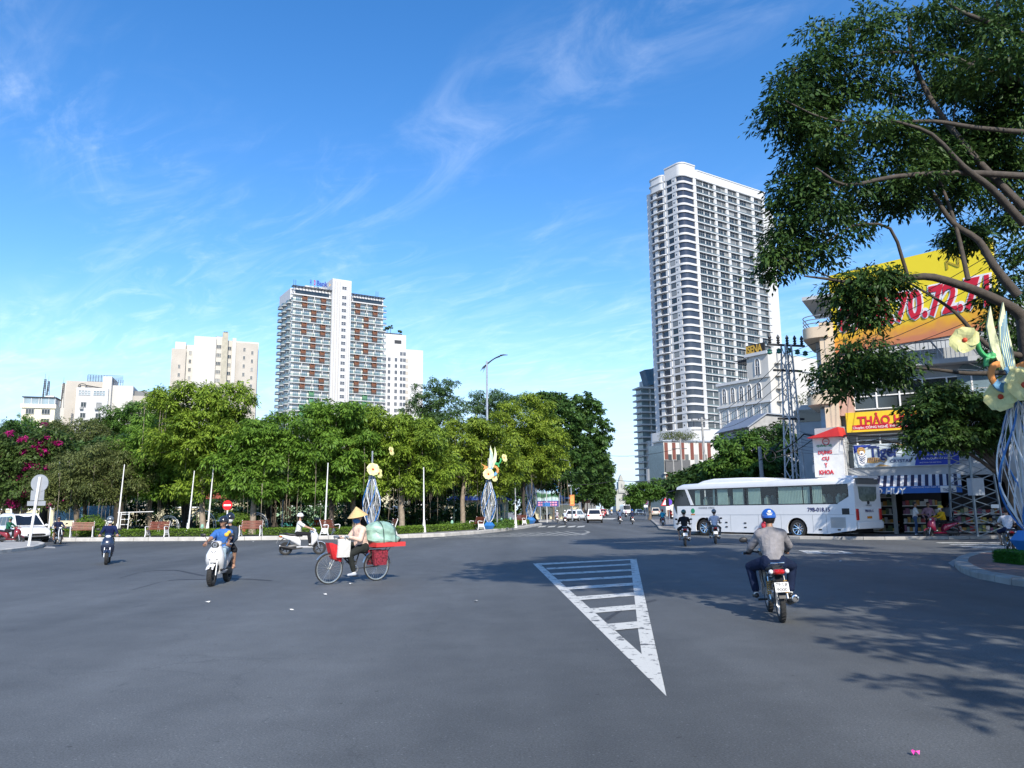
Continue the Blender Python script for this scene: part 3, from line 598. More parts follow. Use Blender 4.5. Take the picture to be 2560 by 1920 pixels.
def leftwhite():
    Y = 150; o = P(176, 950, Y); d = (.95, .31); t = bframe('office_block', 'white block with air conditioners under its paired windows and beige sides', (o.x, o.y), d); Z = lambda py: P(230, py, Y).z
    MB().box(1.2, 6.8, 0, 12, 0, Z(967)).build('front_wall', TWHITE, t); MB().box(-.9, 6.6, 1.2, 14, 0, Z(949)).build('rear_wall', BEIGE, t); MB().box(-1.9, -.9, 2.2, 13, 0, Z(955)).build('side_wall', OFFW, t)
    MB().box(5.6, 7.2, .6, 8, 0, Z(936)).build('stair_tower', OFFW, t); MB().box(7.2, 11.0, 1.6, 14, 0, Z(956)).build('right_wall', OFFW, t); MB().box(11.0, 16.5, 2.0, 14, 0, Z(980)).build('end_wall', BEIGE, t); MB().box(10.9, 14.9, 3, 12, Z(980), Z(966)).build('roof_room', mat('grey_cladding', (.16, .165, .165), .6), t)
    fr = MB()
    for x in np.linspace(2.6, 6, 8): fr.box(x - .04, x + .04, 2, 2.08, Z(949), Z(931))
    for z in np.linspace(Z(947), Z(931), 6): fr.box(2.6, 9, 2, 2.06, z, z + .07)
    for x in np.linspace(7.3, 9, 5): fr.box(x - .04, x + .04, 2, 2.08, Z(955), Z(940))
    fr.build('roof_frame', DSTEEL, t)
    bw = window('window', 2.1, .95, WINB, t, .06, TWHITE, 3, .5); bw.location = (1.6, -.01, Z(986)); dup(bw, (4.2, -.01, Z(986)))
    wp = None; ac = None
    for r_, py in enumerate((1016, 1043, 1069, 1095)):
        for x in (2.15, 4.85):
            if wp is None:
                wp = window('window', .95, .98, WING, t, .08, WFRM, 1); wp.location = (x, -.01, Z(py))
                ac = MB().box(0, .62, -.5, -.01, 0, .38).lathe([(.15, -.515), (.15, -.5)], (.25, 0, .19), 'y', 10).build('air_conditioner', mat('ac_grey', (.3, .31, .3), .5), t, loc=(x - .1, 0, Z(py + 6)))
            else: dup(wp, (x, -.01, Z(py))); dup(ac, (x - .1 * (1 if x < 4 else 2), 0, Z(py + 6)))
    sw = None
    for py in (1000, 1010, 1022, 1033):
        if sw is None: sw = window('window', .7, .8, WING, t, .08, OFFW, 1); sw.location = (13.6, 1.99, Z(py))
        else: dup(sw, (13.6, 1.99, Z(py)))
    mb = MB(); mb.tube([(1.6, .8, Z(967)), (1.6, .8, Z(958))], .07, 5); mb.tube([(2 + .7 * math.cos(a), .8, Z(962) + .5 * math.sin(a)) for a in np.linspace(0, 6.28, 14)], .07, 5); mb.tube([(2.6, .8, Z(960)), (5.6, .8, Z(966))], .12, 5); mb.build('roof_sign_frame', DSTEEL, t)
leftwhite()
def antenna_block():
    Y = 140; o = P(53, 1040, Y); d = (.95, .31); t = bframe('antenna_block', 'small cream block topped by radio antenna masts', (o.x, o.y), d); Z = lambda py: P(90, py, Y).z
    MB().box(0, 5.3, 0, 4, 0, Z(1009)).build('wall', CREAM, t); MB().box(.1, 5.2, .3, 3.8, Z(1009), Z(992)).build('roof_storey', WINB, t); MB().box(-.15, 5.4, 0, 4.2, Z(992), Z(990)).build('roof', DSTEEL, t); MB().box(-.2, 5.5, -.25, 0, Z(1019), Z(1009)).build('parapet', CREAM, t)
    for x in (.1, 1.3, 2.5, 2.9, 4.1, 5.1): MB().box(x, x + .1, .2, .3, Z(1009), Z(992)).build('mullion', TWHITE, t)
    wp = window('window', 1.35, .95, WING, t, .08, WFRM, 2); wp.location = (.65, -.01, Z(1034)); dup(wp, (3.2, -.01, Z(1034))); dup(wp, (.65, -.01, Z(1058))); dup(wp, (3.2, -.01, Z(1058)))
    MB().lathe([(.01, 0), (.4, .02), (.45, .2), (.45, 1.3), (.4, 1.5), (.01, 1.52)], (2.9, 3, Z(987)), 'x', 12).build('water_tank', TWHITE, t, smooth=40)
    for x, pt in ((2.6, 940), (3.2, 945), (5.7, 948)):
        mb = MB(); zb, zt = Z(990), Z(pt); mb.tube([(x, 3, zb), (x, 3, zt + 1.1)], [.06, .02], 4)
        for i in range(3): a = 2.1 * i; mb.tube([(x + .35 * math.cos(a), 3 + .35 * math.sin(a), zb - (1.6 if x > 5 else 0)), (x + .1 * math.cos(a), 3 + .1 * math.sin(a), zt)], .05, 4)
        for z in np.linspace(zb + .3, zt, 9): mb.box(x - .22, x + .22, 2.95, 3.05, z, z + .05)
        for i in range(5): z = zt - .35 * i; mb.box(x + .12, x + .26, 2.8, 2.95, z - .5, z); 
        mb.build('antenna_mast', DSTEEL, t)
antenna_block()
# ---- right side, far: glass-railed tower behind the tall one, podium, striped podium building, arched hotel
def fartower():
    Y = 430; o = P(1600, 1000, Y); t = bframe('balcony_tower', 'slim grey balcony tower half hidden behind the tall white tower', (o.x + .5, o.y), (.97, .24)); Z = lambda py: P(1610, py, Y).z
    MB().box(1, 24, 1.5, 9, 0, Z(968)).build('core', mat('grey_green_glass', (.22, .28, .28), .2, var=.2, sc=.2), t)
    MB().box(8, 30, 1.5, 20, Z(968), Z(940)).build('roof_storey', OFFW, t); MB().prism([(4.5, Z(962)), (12, Z(962)), (12.5, Z(918)), (2.2, Z(925))], -1.5, 6, 'y').build('sky_lounge', mat('lounge_glass', (.06, .13, .18), .08, var=.3, sc=.3, spec=.9), t); MB().box(10, 22, 0, 6, Z(962), Z(915)).build('lounge_wall', WINB, t)
    s = None; h = Z(968)
    for k in range(27):
        z = h - k * 3.45
        if z < 14: break
        if s is None:
            m = MB(); m.prism(rrect(-1.2, 24.5, -1.0, 9, 1.5, 4, (1, 0, 0, 0)), -.6, .2)
            s = m.build('balcony_slab', [OFFW, RAILG], t, loc=(0, 0, z))
        else: dup(s, (0, 0, z))
    for x in (5.5, 10.2, 15, 20): MB().box(x, x + .4, -.3, 1.6, 10, h).build('pier', OFFW, t)
    MB().box(2.5, 30, -4, 10, 0, Z(1103)).build('annexe', OFFW, t)
    w = None
    for k in range(7):
        z = Z(1120) - k * 4.2
        if w is None: w = MB().box(4, 6, -4.06, -4, 0, 1.8).box(12, 20, -4.3, -4, 0, 1.6).build('annexe_window', WINB, t, loc=(0, 0, z))
        else: dup(w, (0, 0, z))
fartower()
def striped():
    Y = 165; o = P(1662, 1200, Y); t = bframe('striped_building', 'low white building with brown vertical stripes and rooftop garden', (o.x, o.y), (.97, .25)); Z = lambda py: P(1700, py, Y).z
    MB().box(0, 14, 0, 5, 0, Z(1103)).build('wall', OFFW, t); MB().box(-.3, 14.3, -.3, 5.2, Z(1103), Z(1100)).build('coping', STEEL, t)
    MB().add([(-1.6, 4, 0), (-.05, -.2, 0), (-.05, -.2, Z(1112)), (-1.6, 4, Z(1112))], [(0, 1, 2, 3), (3, 2, 1, 0)]).build('side_glass', mat('side_glazing', (.16, .22, .25), .2, var=.1), t)
    for x in (.2, 2.0, 4.0, 6.2, 8.2, 10.2): MB().box(x, x + .75, -.12, 0, Z(1148), Z(1106)).build('stripe', mat('maroon_stripe', (.16, .045, .03), .7), t)
    for x in (1.0, 2.9, 4.9, 7.1, 9.1): MB().box(x, x + .8, -.1, 0, Z(1162), Z(1135)).build('window', WING, t)
    MB().box(.1, 5.8, -.5, 0, Z(1180), Z(1150)).build('billboard_panel', mat('grey_board', (.10, .10, .10), .6), t); MB().box(.3, .9, -.1, 0, 0, Z(1183)).build('pillar', BROWN, t)
    MB().box(-.4, 8, -.6, 0, Z(1184), Z(1181)).build('canopy', OFFW, t)
    return Z(1100), o
STR = striped()
def isena():
    o = Vector((70.0, 262, 0)); d = Vector((.55, -.83, 0)).normalized(); t = bframe('arched_hotel', 'white hotel with arched top windows and spiral fire stairs', (o.x, o.y), (d.x, d.y)); t.scale = (.60, 1, 1)
    # local x runs towards the camera along the avenue; facade faces -y (left in the photo)
    H1 = 42.5; L_ = 36
    wl = MB(); wl.box(0, L_, 0, 30, 0, H1); wl.box(22, L_, -.6, 30, H1, H1 + 8); wl.build('wall', OFFW, t)
    MB().box(-.5, 22.5, -.8, .1, H1 - .4, H1 + .5).build('cornice', TWHITE, t); MB().box(21.5, L_ + .5, -1.4, 0, H1 + 7.4, H1 + 8.4).build('upper_cornice', TWHITE, t); MB().box(-.4, L_, -.7, .05, H1 - 8, H1 - 7.4).build('string_course', TWHITE, t)
    def arch(x, z, w, h, y=-.05):
        pts = [(x, z), (x + w, z)] + [(x + w / 2 + w / 2 * math.cos(a), z + h - w / 2 + w / 2 * math.sin(a)) for a in np.linspace(0, math.pi, 9)]
        mb = MB(); mb.prism(pts, y - .02, y, 'y', 0); c = (x + w / 2, z + h / 2)
        rim = [(x, y - .1, z)] + [(x + w / 2 - w / 2 * math.cos(a), y - .1, z + h - w / 2 + w / 2 * math.sin(a)) for a in np.linspace(0, math.pi, 9)] + [(x + w, y - .1, z)]
        mb.tube(rim, .28, 4, mi=1); mb.box(x, x + w, y - .15, y - .03, c[1] - .1, c[1] + .1, 1); mb.box(c[0] - .1, c[0] + .1, y - .15, y - .03, z, z + h, 1); mb.ell((c[0], y - .05, z + h - w / 2), (.6, .1, .6), 8, 4, mi=1); mb.build('arched_window', [WIND, TWHITE], t)
    for x in (3, 9, 15, 20.5, 27): arch(x, H1 - 6.3, 2.9, 5.0)
    arch(27.5, H1 + 1.2, 3.2, 5.4, -.65)
    w = None
    for k in range(8):
        z = H1 - 12.2 - k * 4.0
        for x in (2.2, 8.6, 14.2, 19.6, 24.6, 30):
            if w is None: w = window('window', 2.6, 3.0, WINB, t, .12, TWHITE, 1, .7); w.location = (x, -.02, z)
            else: dup(w, (x, -.02, z))
    for x in (.2, 6.6, 12.6, 18.3, 23.4, 28.6, L_ - .8): MB().box(x, x + .6, -.35, 0, 0, H1 - 8).build('pilaster', TWHITE, t)
    # the end wall faces the camera: plain with stairs
    for k in range(10):
        z = 10 + k * 4.1; a0 = k * 1.2; mb = MB()
        mb.box(L_, L_ + 2.6, 3 + (k % 2) * 4, 4.2 + (k % 2) * 4, z, z + .25); mb.tube([(L_ + 1.4, 3.5, z + .1), (L_ + 1.4, 8.3, z + 2.1 if k % 2 == 0 else z - 1.9)], .28, 5); mb.lathe([(1.6, 0), (1.6, .3)], (L_ + 1.5, 3.6, z), 'z', 14, caps=True); mb.build('fire_stair', OFFW, t)
    MB().tube([(L_ + 1.5, 3.6, 6), (L_ + 1.5, 3.6, 52)], .25, 6).build('stair_post', OFFW, t)
    sw = None
    for k in range(6):
        if sw is None: sw = MB().box(L_, L_ + .06, 20, 22, 20, 22.2).box(L_ + .05, L_ + .1, 20, 22, 21, 21.1, 1).build('end_window', [WINB, TWHITE], t)
        else: dup(sw, (0, 0, k * 4.2))
    MB().box(L_ - .2, L_ + .8, 13.5, 30, H1 + 3, H1 + 3.5).build('end_cornice', TWHITE, t)
    mb = MB(); mb.box(13.5, 23, 1, 8, H1 + 6.6, H1 + 6.9)
    for x in np.linspace(13.5, 23, 8): mb.box(x, x + .12, 1, 1.12, H1, H1 + 6.7); mb.box(x, x + .2, -1, 8, H1 + 6.9, H1 + 7.1)
    mb.build('roof_canopy', DSTEEL, t); MB().box(22.5, 34.8, -1.0, -.6, H1 + 8.4, H1 + 11.2).build('sign_board', mat('sign_black', (.02, .018, .015), .6), t)
    text('ISENA', 'sign_lettering', 1, FRONT(28, -1.08, H1 + 9.7), mat('gold_letters', (.70, .40, .05), .35, .3), t, .03, .04, width=10.5, height=2.6)
    MB().prism([(6 + 4.5 * math.cos(a), -3 + 4.5 * math.sin(a)) for a in np.linspace(0, 6.28, 16, endpoint=False)], 13, 13.5).build('canopy_disc', DSTEEL, t, loc=(14, 0, 0))
isena()
def shed():
    Y = 120; o = P(1872, 1060, Y); t = bframe('concrete_house', 'bare concrete house with sloping roof behind the street trees', (o.x, o.y), (.9, .2)); Z = lambda py: P(1920, py, Y).z
    MB().prism([(0, 0), (0, Z(1066)), (3.0, Z(1036)), (12, Z(1046)), (12, 0)], 0, 10, 'y').build('wall', CONC, t); MB().prism([(-.4, Z(1069)), (3.0, Z(1034)), (12.3, Z(1044)), (12.3, Z(1042)), (2.9, Z(1031)), (-.5, Z(1067))], -.4, 10.4, 'y').build('roof', mat('tin_roof', (.28, .3, .33), .5, .5), t)
shed()
# church at the end of the avenue
def church():
    Y = 620; o = P(1556, 1280, Y); t = thing('stone_church', 'pale stone church with pointed spire closing the far end of the avenue', 'church', (o.x, o.y, 0)); Z = lambda py: P(1556, py, Y).z; ST = mat('church_stone', (.42, .42, .38), .85, var=.1, sc=.2)
    s = Y / 1950; w = lambda px: px * s
    MB().box(-w(15), w(15), 0, 20, 0, Z(1232)).build('wall', ST, t); MB().prism([(-w(15), Z(1232)), (w(15), Z(1232)), (w(8), Z(1220)), (-w(8), Z(1220))], 0, 20, 'y').build('gable', ST, t)
    MB().box(-w(8), w(8), -1, 10, Z(1232), Z(1204)).build('tower', ST, t); MB().prism([(-w(5.5), Z(1204)), (w(5.5), Z(1204)), (w(4), Z(1194)), (0, Z(1186)), (-w(4), Z(1194))], 1, 7, 'y').build('spire', ST, t)
    for x in (-w(15), w(15)): MB().zloft([(Z(1240), x, w(1.4), w(1.4)), (Z(1226), x, w(1), w(1)), (Z(1218), x, .1, .1)], 6).build('pinnacle', ST, t)
    for (x, z0, z1, ww) in ((0, 1218, 1209, 1.6), (2, 1249, 1232, 4)): MB().prism([(x - w(ww), Z(z0)), (x + w(ww), Z(z0)), (x + w(ww), Z(z1 + 3)), (x, Z(z1)), (x - w(ww), Z(z1 + 3))], -1.4, -1.02, 'y').build('window', WING, t)
church()
# ------------------------------------------------------------------ vegetation
BARK = mat('bark', (.16, .125, .09), .9, var=.3, sc=6, bump=.6); BARKL = mat('pale_bark', (.27, .22, .17), .9, var=.28, sc=5, bump=.5); BARKD = mat('dark_bark', (.055, .045, .036), .9, var=.3, sc=5, bump=.6)
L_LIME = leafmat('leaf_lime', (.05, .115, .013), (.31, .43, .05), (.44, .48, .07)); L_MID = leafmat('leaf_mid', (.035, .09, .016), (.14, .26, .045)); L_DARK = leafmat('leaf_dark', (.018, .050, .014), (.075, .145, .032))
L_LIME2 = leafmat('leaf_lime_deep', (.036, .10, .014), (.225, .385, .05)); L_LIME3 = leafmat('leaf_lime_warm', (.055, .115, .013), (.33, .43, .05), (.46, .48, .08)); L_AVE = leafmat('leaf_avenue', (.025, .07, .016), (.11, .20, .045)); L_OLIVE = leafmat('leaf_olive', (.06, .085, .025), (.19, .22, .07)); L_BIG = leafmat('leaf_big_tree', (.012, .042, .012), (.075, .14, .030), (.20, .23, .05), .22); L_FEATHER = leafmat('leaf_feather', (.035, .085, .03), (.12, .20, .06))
L_BOUG = leafmat('bougainvillea_leaf', (.03, .065, .015), (.11, .17, .04)); L_PINK = leafmat('bougainvillea_bract', (.33, .01, .12), (.66, .03, .28)); L_HEDGE = leafmat('hedge_leaf', (.05, .11, .012), (.20, .32, .04)); L_TURF = leafmat('turf_blade', (.02, .10, .01), (.05, .22, .025))
def unit(a): return a / np.maximum(np.linalg.norm(a, axis=1, keepdims=True), 1e-9)
def leaves_mesh(name, b, t, s, L, Wd, m, fold=.0):
    """one rhombic leaf per row: base b, direction t, side s"""
    n = len(b); L = np.broadcast_to(np.asarray(L, float).reshape(-1, 1), (n, 1)); Wd = np.broadcast_to(np.asarray(Wd, float).reshape(-1, 1), (n, 1))
    v = np.empty((n, 4, 3)); v[:, 0] = b; v[:, 1] = b + t * L * .45 + s * Wd * .5; v[:, 2] = b + t * L; v[:, 3] = b + t * L * .45 - s * Wd * .5
    v[:, 2, 2] -= (L * .12)[:, 0]
    me = bpy.data.meshes.new(name); me.vertices.add(n * 4); me.vertices.foreach_set('co', v.ravel().astype(np.float32)); me.loops.add(n * 4); me.loops.foreach_set('vertex_index', np.arange(n * 4, dtype=np.int32))
    me.polygons.add(n); me.polygons.foreach_set('loop_start', np.arange(0, n * 4, 4, dtype=np.int32)); me.polygons.foreach_set('loop_total', np.full(n, 4, np.int32)); me.update(calc_edges=True); me.materials.append(m); return me
def sprays(blobs, n, per, size, lw, droop=.25, spread=.6, shell=.5, flat=.35, rng=RNG):
    """leaf arrays for sprays (flat fans of leaves) spread through ellipsoid blobs; blobs = (centre, radii)"""
    vol = np.array([max(r[0] * r[1] + r[1] * r[2] + r[0] * r[2], .01) for c, r in blobs]); cnt = rng.multinomial(max(1, n // per), vol / vol.sum()); B = []; T = []; S = []
    for (c, r), k in zip(blobs, cnt):
        if k == 0: continue
        d = unit(rng.normal(size=(k, 3)) + np.array([0, 0, .25])); rad = shell + (1 - shell) * rng.random((k, 1)) ** .55
        lump = 1 + .22 * np.sin(d[:, :1] * 5 + c[0]) * np.cos(d[:, 1:2] * 6 + c[1]) + .10 * np.sin(d[:, 2:] * 9 + c[2] + d[:, :1] * 7)
        ctr = np.array(c) + d * rad * lump * np.array(r)
        nrm = unit(d * flat + np.array([0, 0, 1.]) + rng.normal(size=(k, 3)) * .42); out = unit(d * np.array([1, 1, .25]) + rng.normal(size=(k, 3)) * .5); ax = unit(out - nrm * np.sum(out * nrm, 1, keepdims=True)); sd = np.cross(nrm, ax)
        ctr = np.repeat(ctr, per, 0); nrm = np.repeat(nrm, per, 0); ax = np.repeat(ax, per, 0); sd = np.repeat(sd, per, 0); m = len(ctr)
        a = rng.uniform(-1.9, 1.9, (m, 1)); q = rng.random((m, 1)) ** .6 * spread; off = (ax * np.cos(a) + sd * np.sin(a) * .8) * q
        b = ctr + off + nrm * rng.normal(size=(m, 1)) * spread * .10; b[:, 2] -= (q[:, 0] / spread) ** 2 * droop * spread
        t = unit(off + ax * .3 * spread + rng.normal(size=(m, 3)) * .28 * spread - np.array([0, 0, droop * .6]) * spread); s = np.cross(t, nrm); s = unit(s + rng.normal(size=(m, 3)) * .25)
        B.append(b); T.append(t); S.append(s)
    B = np.concatenate(B); T = np.concatenate(T); S = np.concatenate(S); sz = size * rng.uniform(.65, 1.3, len(B)); return B, T, S, sz, sz * lw
def branchy(mb, p0, p1, r0, r1, k=6, wob=.06, n=7):
    p0, p1 = Vector(p0), Vector(p1); L_ = (p1 - p0).length; pts = []; w = Vector((0, 0, 0))
    for i in range(k + 1):
        f = i / k; w += Vector([random.uniform(-1, 1) for _ in range(3)]) * wob * L_ / k * 1.5 if 0 < i < k else Vector(); pts.append(p0.lerp(p1, f) + w * (1 - abs(2 * f - 1) ** 3) + Vector((0, 0, .08 * L_ * math.sin(math.pi * f))))
    mb.tube(pts, [r0 + (r1 - r0) * i / k for i in range(k + 1)], n); return pts
def tree(name, label, base, top, blobs, leaf, n, size=.32, lw=.42, per=16, bark=BARK, r=.22, group=None, droop=.35, spread=.75, shell=.45, fork=.5, roots=0, twigs=2, cat='tree', flare=1.6, clump=1.3):
    base = Vector(base); root = thing(name, label, cat, base, group=group); mb = MB(); top = Vector(top) - base; fk = top * fork + Vector((random.uniform(-.3, .3), random.uniform(-.3, .3), 0))
    k = 7; pts = [top * 0 + fk * (i / k) + Vector((math.sin(i * 1.3) * .05, math.cos(i * 1.7) * .05, 0)) for i in range(k + 1)]; mb.tube([Vector((0, 0, -.1))] + pts[1:], [r * flare] + [r * (1.05 - .3 * i / k) for i in range(1, k + 1)], 9)
    for c, rr in blobs:
        c = Vector(c) - base; p = branchy(mb, fk * random.uniform(.82, 1), c, r * .55, r * .10, 6)
        for _ in range(twigs):
            q = c + Vector([random.uniform(-.8, .8) * rr[i] for i in range(3)]); branchy(mb, p[random.randint(2, 4)], q, r * .22, r * .04, 4, n=5)
    mb.build('trunk', bark, root, smooth=60)
    cb = [(Vector(c) - base, rr) for c, rr in blobs]
    if clump: cb = clumps(cb, clump)
    b, t, s, L_, w = sprays(cb, n, per, size, lw, droop, spread * (.55 if clump else 1), .1 if clump else shell)
    o = obj('crown', leaves_mesh('crown', b, t, s, L_, w, leaf), root); o['kind'] = 'stuff'
    if roots:
        rb = MB()
        for _ in range(roots):
            c, rr = random.choice(blobs); c = Vector(c) - base; x = c.x + random.uniform(-.8, .8) * rr[0]; y = c.y + random.uniform(-.9, .9) * rr[1]; z1 = c.z - rr[2] * .2; z0 = max(.6, z1 - random.uniform(1.2, 4.2)); rb.tube([(x, y, z1), (x + random.uniform(-.08, .08), y, (z0 + z1) / 2), (x, y, z0)], [.026, .02, .009], 3, caps=False)
        o = rb.build('aerial_roots', mat('aerial_root', (.20, .17, .13), .9), root); o['kind'] = 'stuff'
    return root
def clumps(blobs, size=1.15, dens=1.0):
    """break smooth blobs into many small flattened foliage clumps on and inside their shells"""
    out = []
    for c, r in blobs:
        r = tuple(r); area = (r[0] * r[1] + r[1] * r[2] + r[0] * r[2]) / size ** 2; k = int(max(5, min(60, area * 2.1 * dens)))
        for i in range(k):
            z = 1 - 2 * (i + .5) / k; a = i * 2.39996 + c[0]; q = math.sqrt(1 - z * z); f = random.uniform(.62, 1.08); s = size * random.uniform(.6, 1.35)
            out.append((Vector((c[0] + r[0] * f * q * math.cos(a), c[1] + r[1] * f * q * math.sin(a), c[2] + r[2] * f * z)), (s * .62, s * .62, s * .34)))
    return out
def BL(px, py, rx, ry, Y, dy=None, ry_=None):      # blob from photo pixels at distance Y
    p = P(px, py, Y); k = Y / F; return (p, (rx * k, (dy or rx * k * .9), ry * k))
G2 = 'trees along the front of the park'
def park():
    D = KH
    def at(px, Y): p = P(px, 1300, Y); return Vector((p.x, Y, D))
    # back row first: dark banyans that fill the depth under the canopy
    bg = [(110, 66, [(100, 1150, 110, 70), (20, 1120, 90, 70)]), (300, 64, [(290, 1140, 95, 60), (380, 1170, 80, 50), (240, 1200, 70, 40)]), (470, 64, [(440, 1225, 60, 30), (450, 1180, 95, 48), (540, 1165, 70, 50)]), (680, 65, [(690, 1235, 70, 30), (640, 1180, 90, 45), (740, 1170, 80, 50)]),
          (910, 66, [(900, 1215, 50, 25), (880, 1165, 90, 50), (980, 1160, 80, 52)]), (1080, 72, [(1060, 1215, 75, 40), (1060, 1160, 95, 55), (1150, 1165, 80, 50)]), (1330, 86, [(1300, 1165, 85, 52), (1380, 1190, 60, 40)])]
    nm = ('behind the bougainvillea', 'behind the round bush and white bench', 'behind the leaning slender trunk', 'behind the no-entry sign and red bench', 'behind the cyclist with straw hat', 'behind the tall lamp post', 'beside the billboard')
    for i, (px, Y, bl) in enumerate(bg):
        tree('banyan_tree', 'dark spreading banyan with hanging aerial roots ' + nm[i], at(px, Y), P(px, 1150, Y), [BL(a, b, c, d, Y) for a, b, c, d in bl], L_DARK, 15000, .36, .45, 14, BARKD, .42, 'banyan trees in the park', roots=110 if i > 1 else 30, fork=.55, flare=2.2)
    specs = [
     (60, 74, L_MID, BARK, [(60, 1075, 62, 40), (110, 1100, 60, 45), (20, 1110, 55, 45)], 'tall mid-green tree rising behind the pink bougainvillea', 12000, .3),
     (215, 66, L_OLIVE, BARK, [(195, 1085, 70, 45), (250, 1110, 60, 40), (150, 1110, 50, 40)], 'greyish olive tree below the white block with air conditioners', 13000, .26),
     (195, 55, L_OLIVE, BARK, [(200, 1170, 75, 55), (270, 1150, 60, 55), (250, 1215, 70, 40), (330, 1190, 60, 55), (160, 1240, 40, 30)], 'olive green tree with gnarled double trunk beside the white bench', 22000, .24),
     (320, 70, L_MID, BARK, [(320, 1050, 70, 38), (370, 1030, 60, 35), (290, 1090, 70, 45)], 'bushy green tree just below the beige stepped block', 13000, .3),
     (375, 57, L_LIME2, BARK, [(400, 1085, 80, 55), (350, 1130, 70, 50), (420, 1160, 85, 40), (370, 1200, 55, 35)], 'yellow-green tree left of the tallest park canopy', 20000, .32),
     (507, 54, L_LIME, BARKL, [(470, 1010, 75, 40), (570, 1005, 60, 45), (420, 1000, 55, 35), (520, 1060, 95, 45), (470, 1110, 100, 45), (585, 1080, 65, 55), (560, 1150, 80, 40)], 'tallest lime canopy on a slender leaning trunk behind the white scooter couple', 34000, .33),
     (630, 52.5, L_LIME2, BARKL, [(640, 1100, 65, 45), (600, 1160, 70, 32), (690, 1120, 50, 45), (625, 1205, 65, 28), (665, 1070, 40, 35)], 'low lime tree with pale forked trunk behind the red slatted bench', 21000, .34),
     (828, 54, L_LIME2, BARKD, [(790, 1070, 80, 50), (740, 1110, 55, 50), (850, 1045, 65, 45), (800, 1140, 85, 42), (870, 1110, 70, 45)], 'broad lime tree on a thin dark trunk right of the white scooter', 28000, .33),
     (888, 56, L_LIME, BARKL, [(900, 1060, 65, 48), (925, 1115, 60, 50), (960, 1150, 65, 40)], 'lime tree with pale twin stems above the straw hat', 17000, .32),
     (1003, 55.5, L_LIME, BARKL, [(985, 1080, 75, 50), (1040, 1130, 70, 42), (1080, 1175, 60, 32), (950, 1140, 60, 40), (1060, 1090, 60, 45)], 'lime tree on a thick pale trunk left of the flower lamp with the tall post', 26000, .33),
     (1090, 80, L_FEATHER, BARK, [(1070, 985, 42, 42), (1100, 1010, 50, 55), (1040, 1040, 45, 45), (1090, 1080, 70, 50)], 'taller blue-green feathery tree poking above the park canopy', 15000, .3),
     (1155, 63, L_LIME3, BARKL, [(1170, 1085, 70, 45), (1230, 1110, 70, 45), (1150, 1150, 70, 40), (1240, 1165, 70, 38)], 'lime tree with pale forked trunk just left of the tall lamp post', 25000, .32),
     (1215, 84, L_FEATHER, BARK, [(1225, 1005, 62, 35), (1270, 1020, 60, 38), (1190, 1040, 60, 40)], 'feathery grey-green tree behind the tall lamp post', 12000, .28),
     (1310, 78, L_LIME3, BARKD, [(1310, 1040, 75, 55), (1270, 1100, 80, 50), (1345, 1110, 70, 55), (1365, 1145, 50, 38), (1300, 1165, 75, 40)], 'large lime tree with dark twisted trunk at the park tip', 32000, .34),
    ]
    for px, Y, lf, bk, bl, lab, n, sz in specs:
        if Y < 64: bl = bl + [(px + random.uniform(-75, -25), random.uniform(1195, 1222), 48, 24), (px + random.uniform(25, 75), random.uniform(1195, 1225), 48, 24)]
        tree('park_tree', lab, at(px, Y), P(px, 1110, Y), [BL(a, b, c, d, Y, c * Y / F * .85) for a, b, c, d in bl], lf, int(n * 1.5), sz * .80, .38, 16, bk, .17 if bk is not BARKL else .2, G2, fork=.62 if bk is BARKL else .55, roots=14, droop=.5)
    # avenue trees beyond the park
    far = [(1395, 118, [(1400, 1060, 70, 60), (1370, 1010, 55, 30), (1400, 1130, 75, 60), (1445, 1160, 45, 35)], 'dark dense tree rising behind the park tip'), (1460, 135, [(1455, 1020, 45, 42), (1475, 1080, 50, 55), (1470, 1150, 58, 60), (1440, 1215, 45, 35)], 'tallest dark tree at the left of the avenue'),
           (1490, 170, [(1485, 1165, 34, 40), (1488, 1215, 34, 33)], 'dark rounded tree further down the avenue, left side'), (1516, 210, [(1506, 1195, 22, 36), (1510, 1228, 22, 28)], 'farthest dark tree on the left side of the avenue'), (1530, 300, [(1518, 1236, 11, 22), (1520, 1254, 12, 12)], 'tiny dark tree beside the church')]
    for (px, Y, bl, lab), tp in zip(far, (1385, 1412, 1452, 1468, 1500)): tree('avenue_tree', lab, (P(tp, 1300, Y).x, Y, .15), P(px, 1150, Y), [BL(a, b, c, d, Y) for a, b, c, d in bl], L_AVE, 22000, .36 + Y * .0016, .55, 12, BARK, .25, 'trees along the avenue', shell=.5)
    rt = [(1625, 110, [(1600, 1225, 30, 22), (1640, 1222, 35, 22), (1590, 1245, 20, 16), (1670, 1230, 25, 20)], 'round clipped-looking green tree left of the coach front'), (1740, 66, [(1730, 1200, 38, 26), (1765, 1182, 36, 30), (1700, 1205, 25, 20)], 'bushy green tree above the front of the coach'), (1840, 62, [(1850, 1125, 55, 40), (1805, 1165, 40, 32), (1895, 1140, 50, 45), (1860, 1175, 60, 30)], 'bright leafy tree above the middle of the coach'),
          (1935, 70, [(1930, 1095, 55, 40), (1960, 1130, 55, 55), (1900, 1165, 55, 40), (1970, 1180, 45, 40)], 'dark tree between the coach and the lattice pole'), (1590, 260, [(1584, 1254, 13, 13), (1592, 1266, 18, 10)], 'tiny dark tree at the right side of the far avenue')]
    for px, Y, bl, lab in rt: tree('street_tree', lab, (P(px, 1300, Y).x, Y, .13), P(px, 1190, Y), [BL(a, b, c, d, Y) for a, b, c, d in bl], L_MID if 'bright' in lab or 'clipped' in lab else L_DARK, 12000, .34, .5, 12, BARK, .2, 'street trees on the shop side')
park()
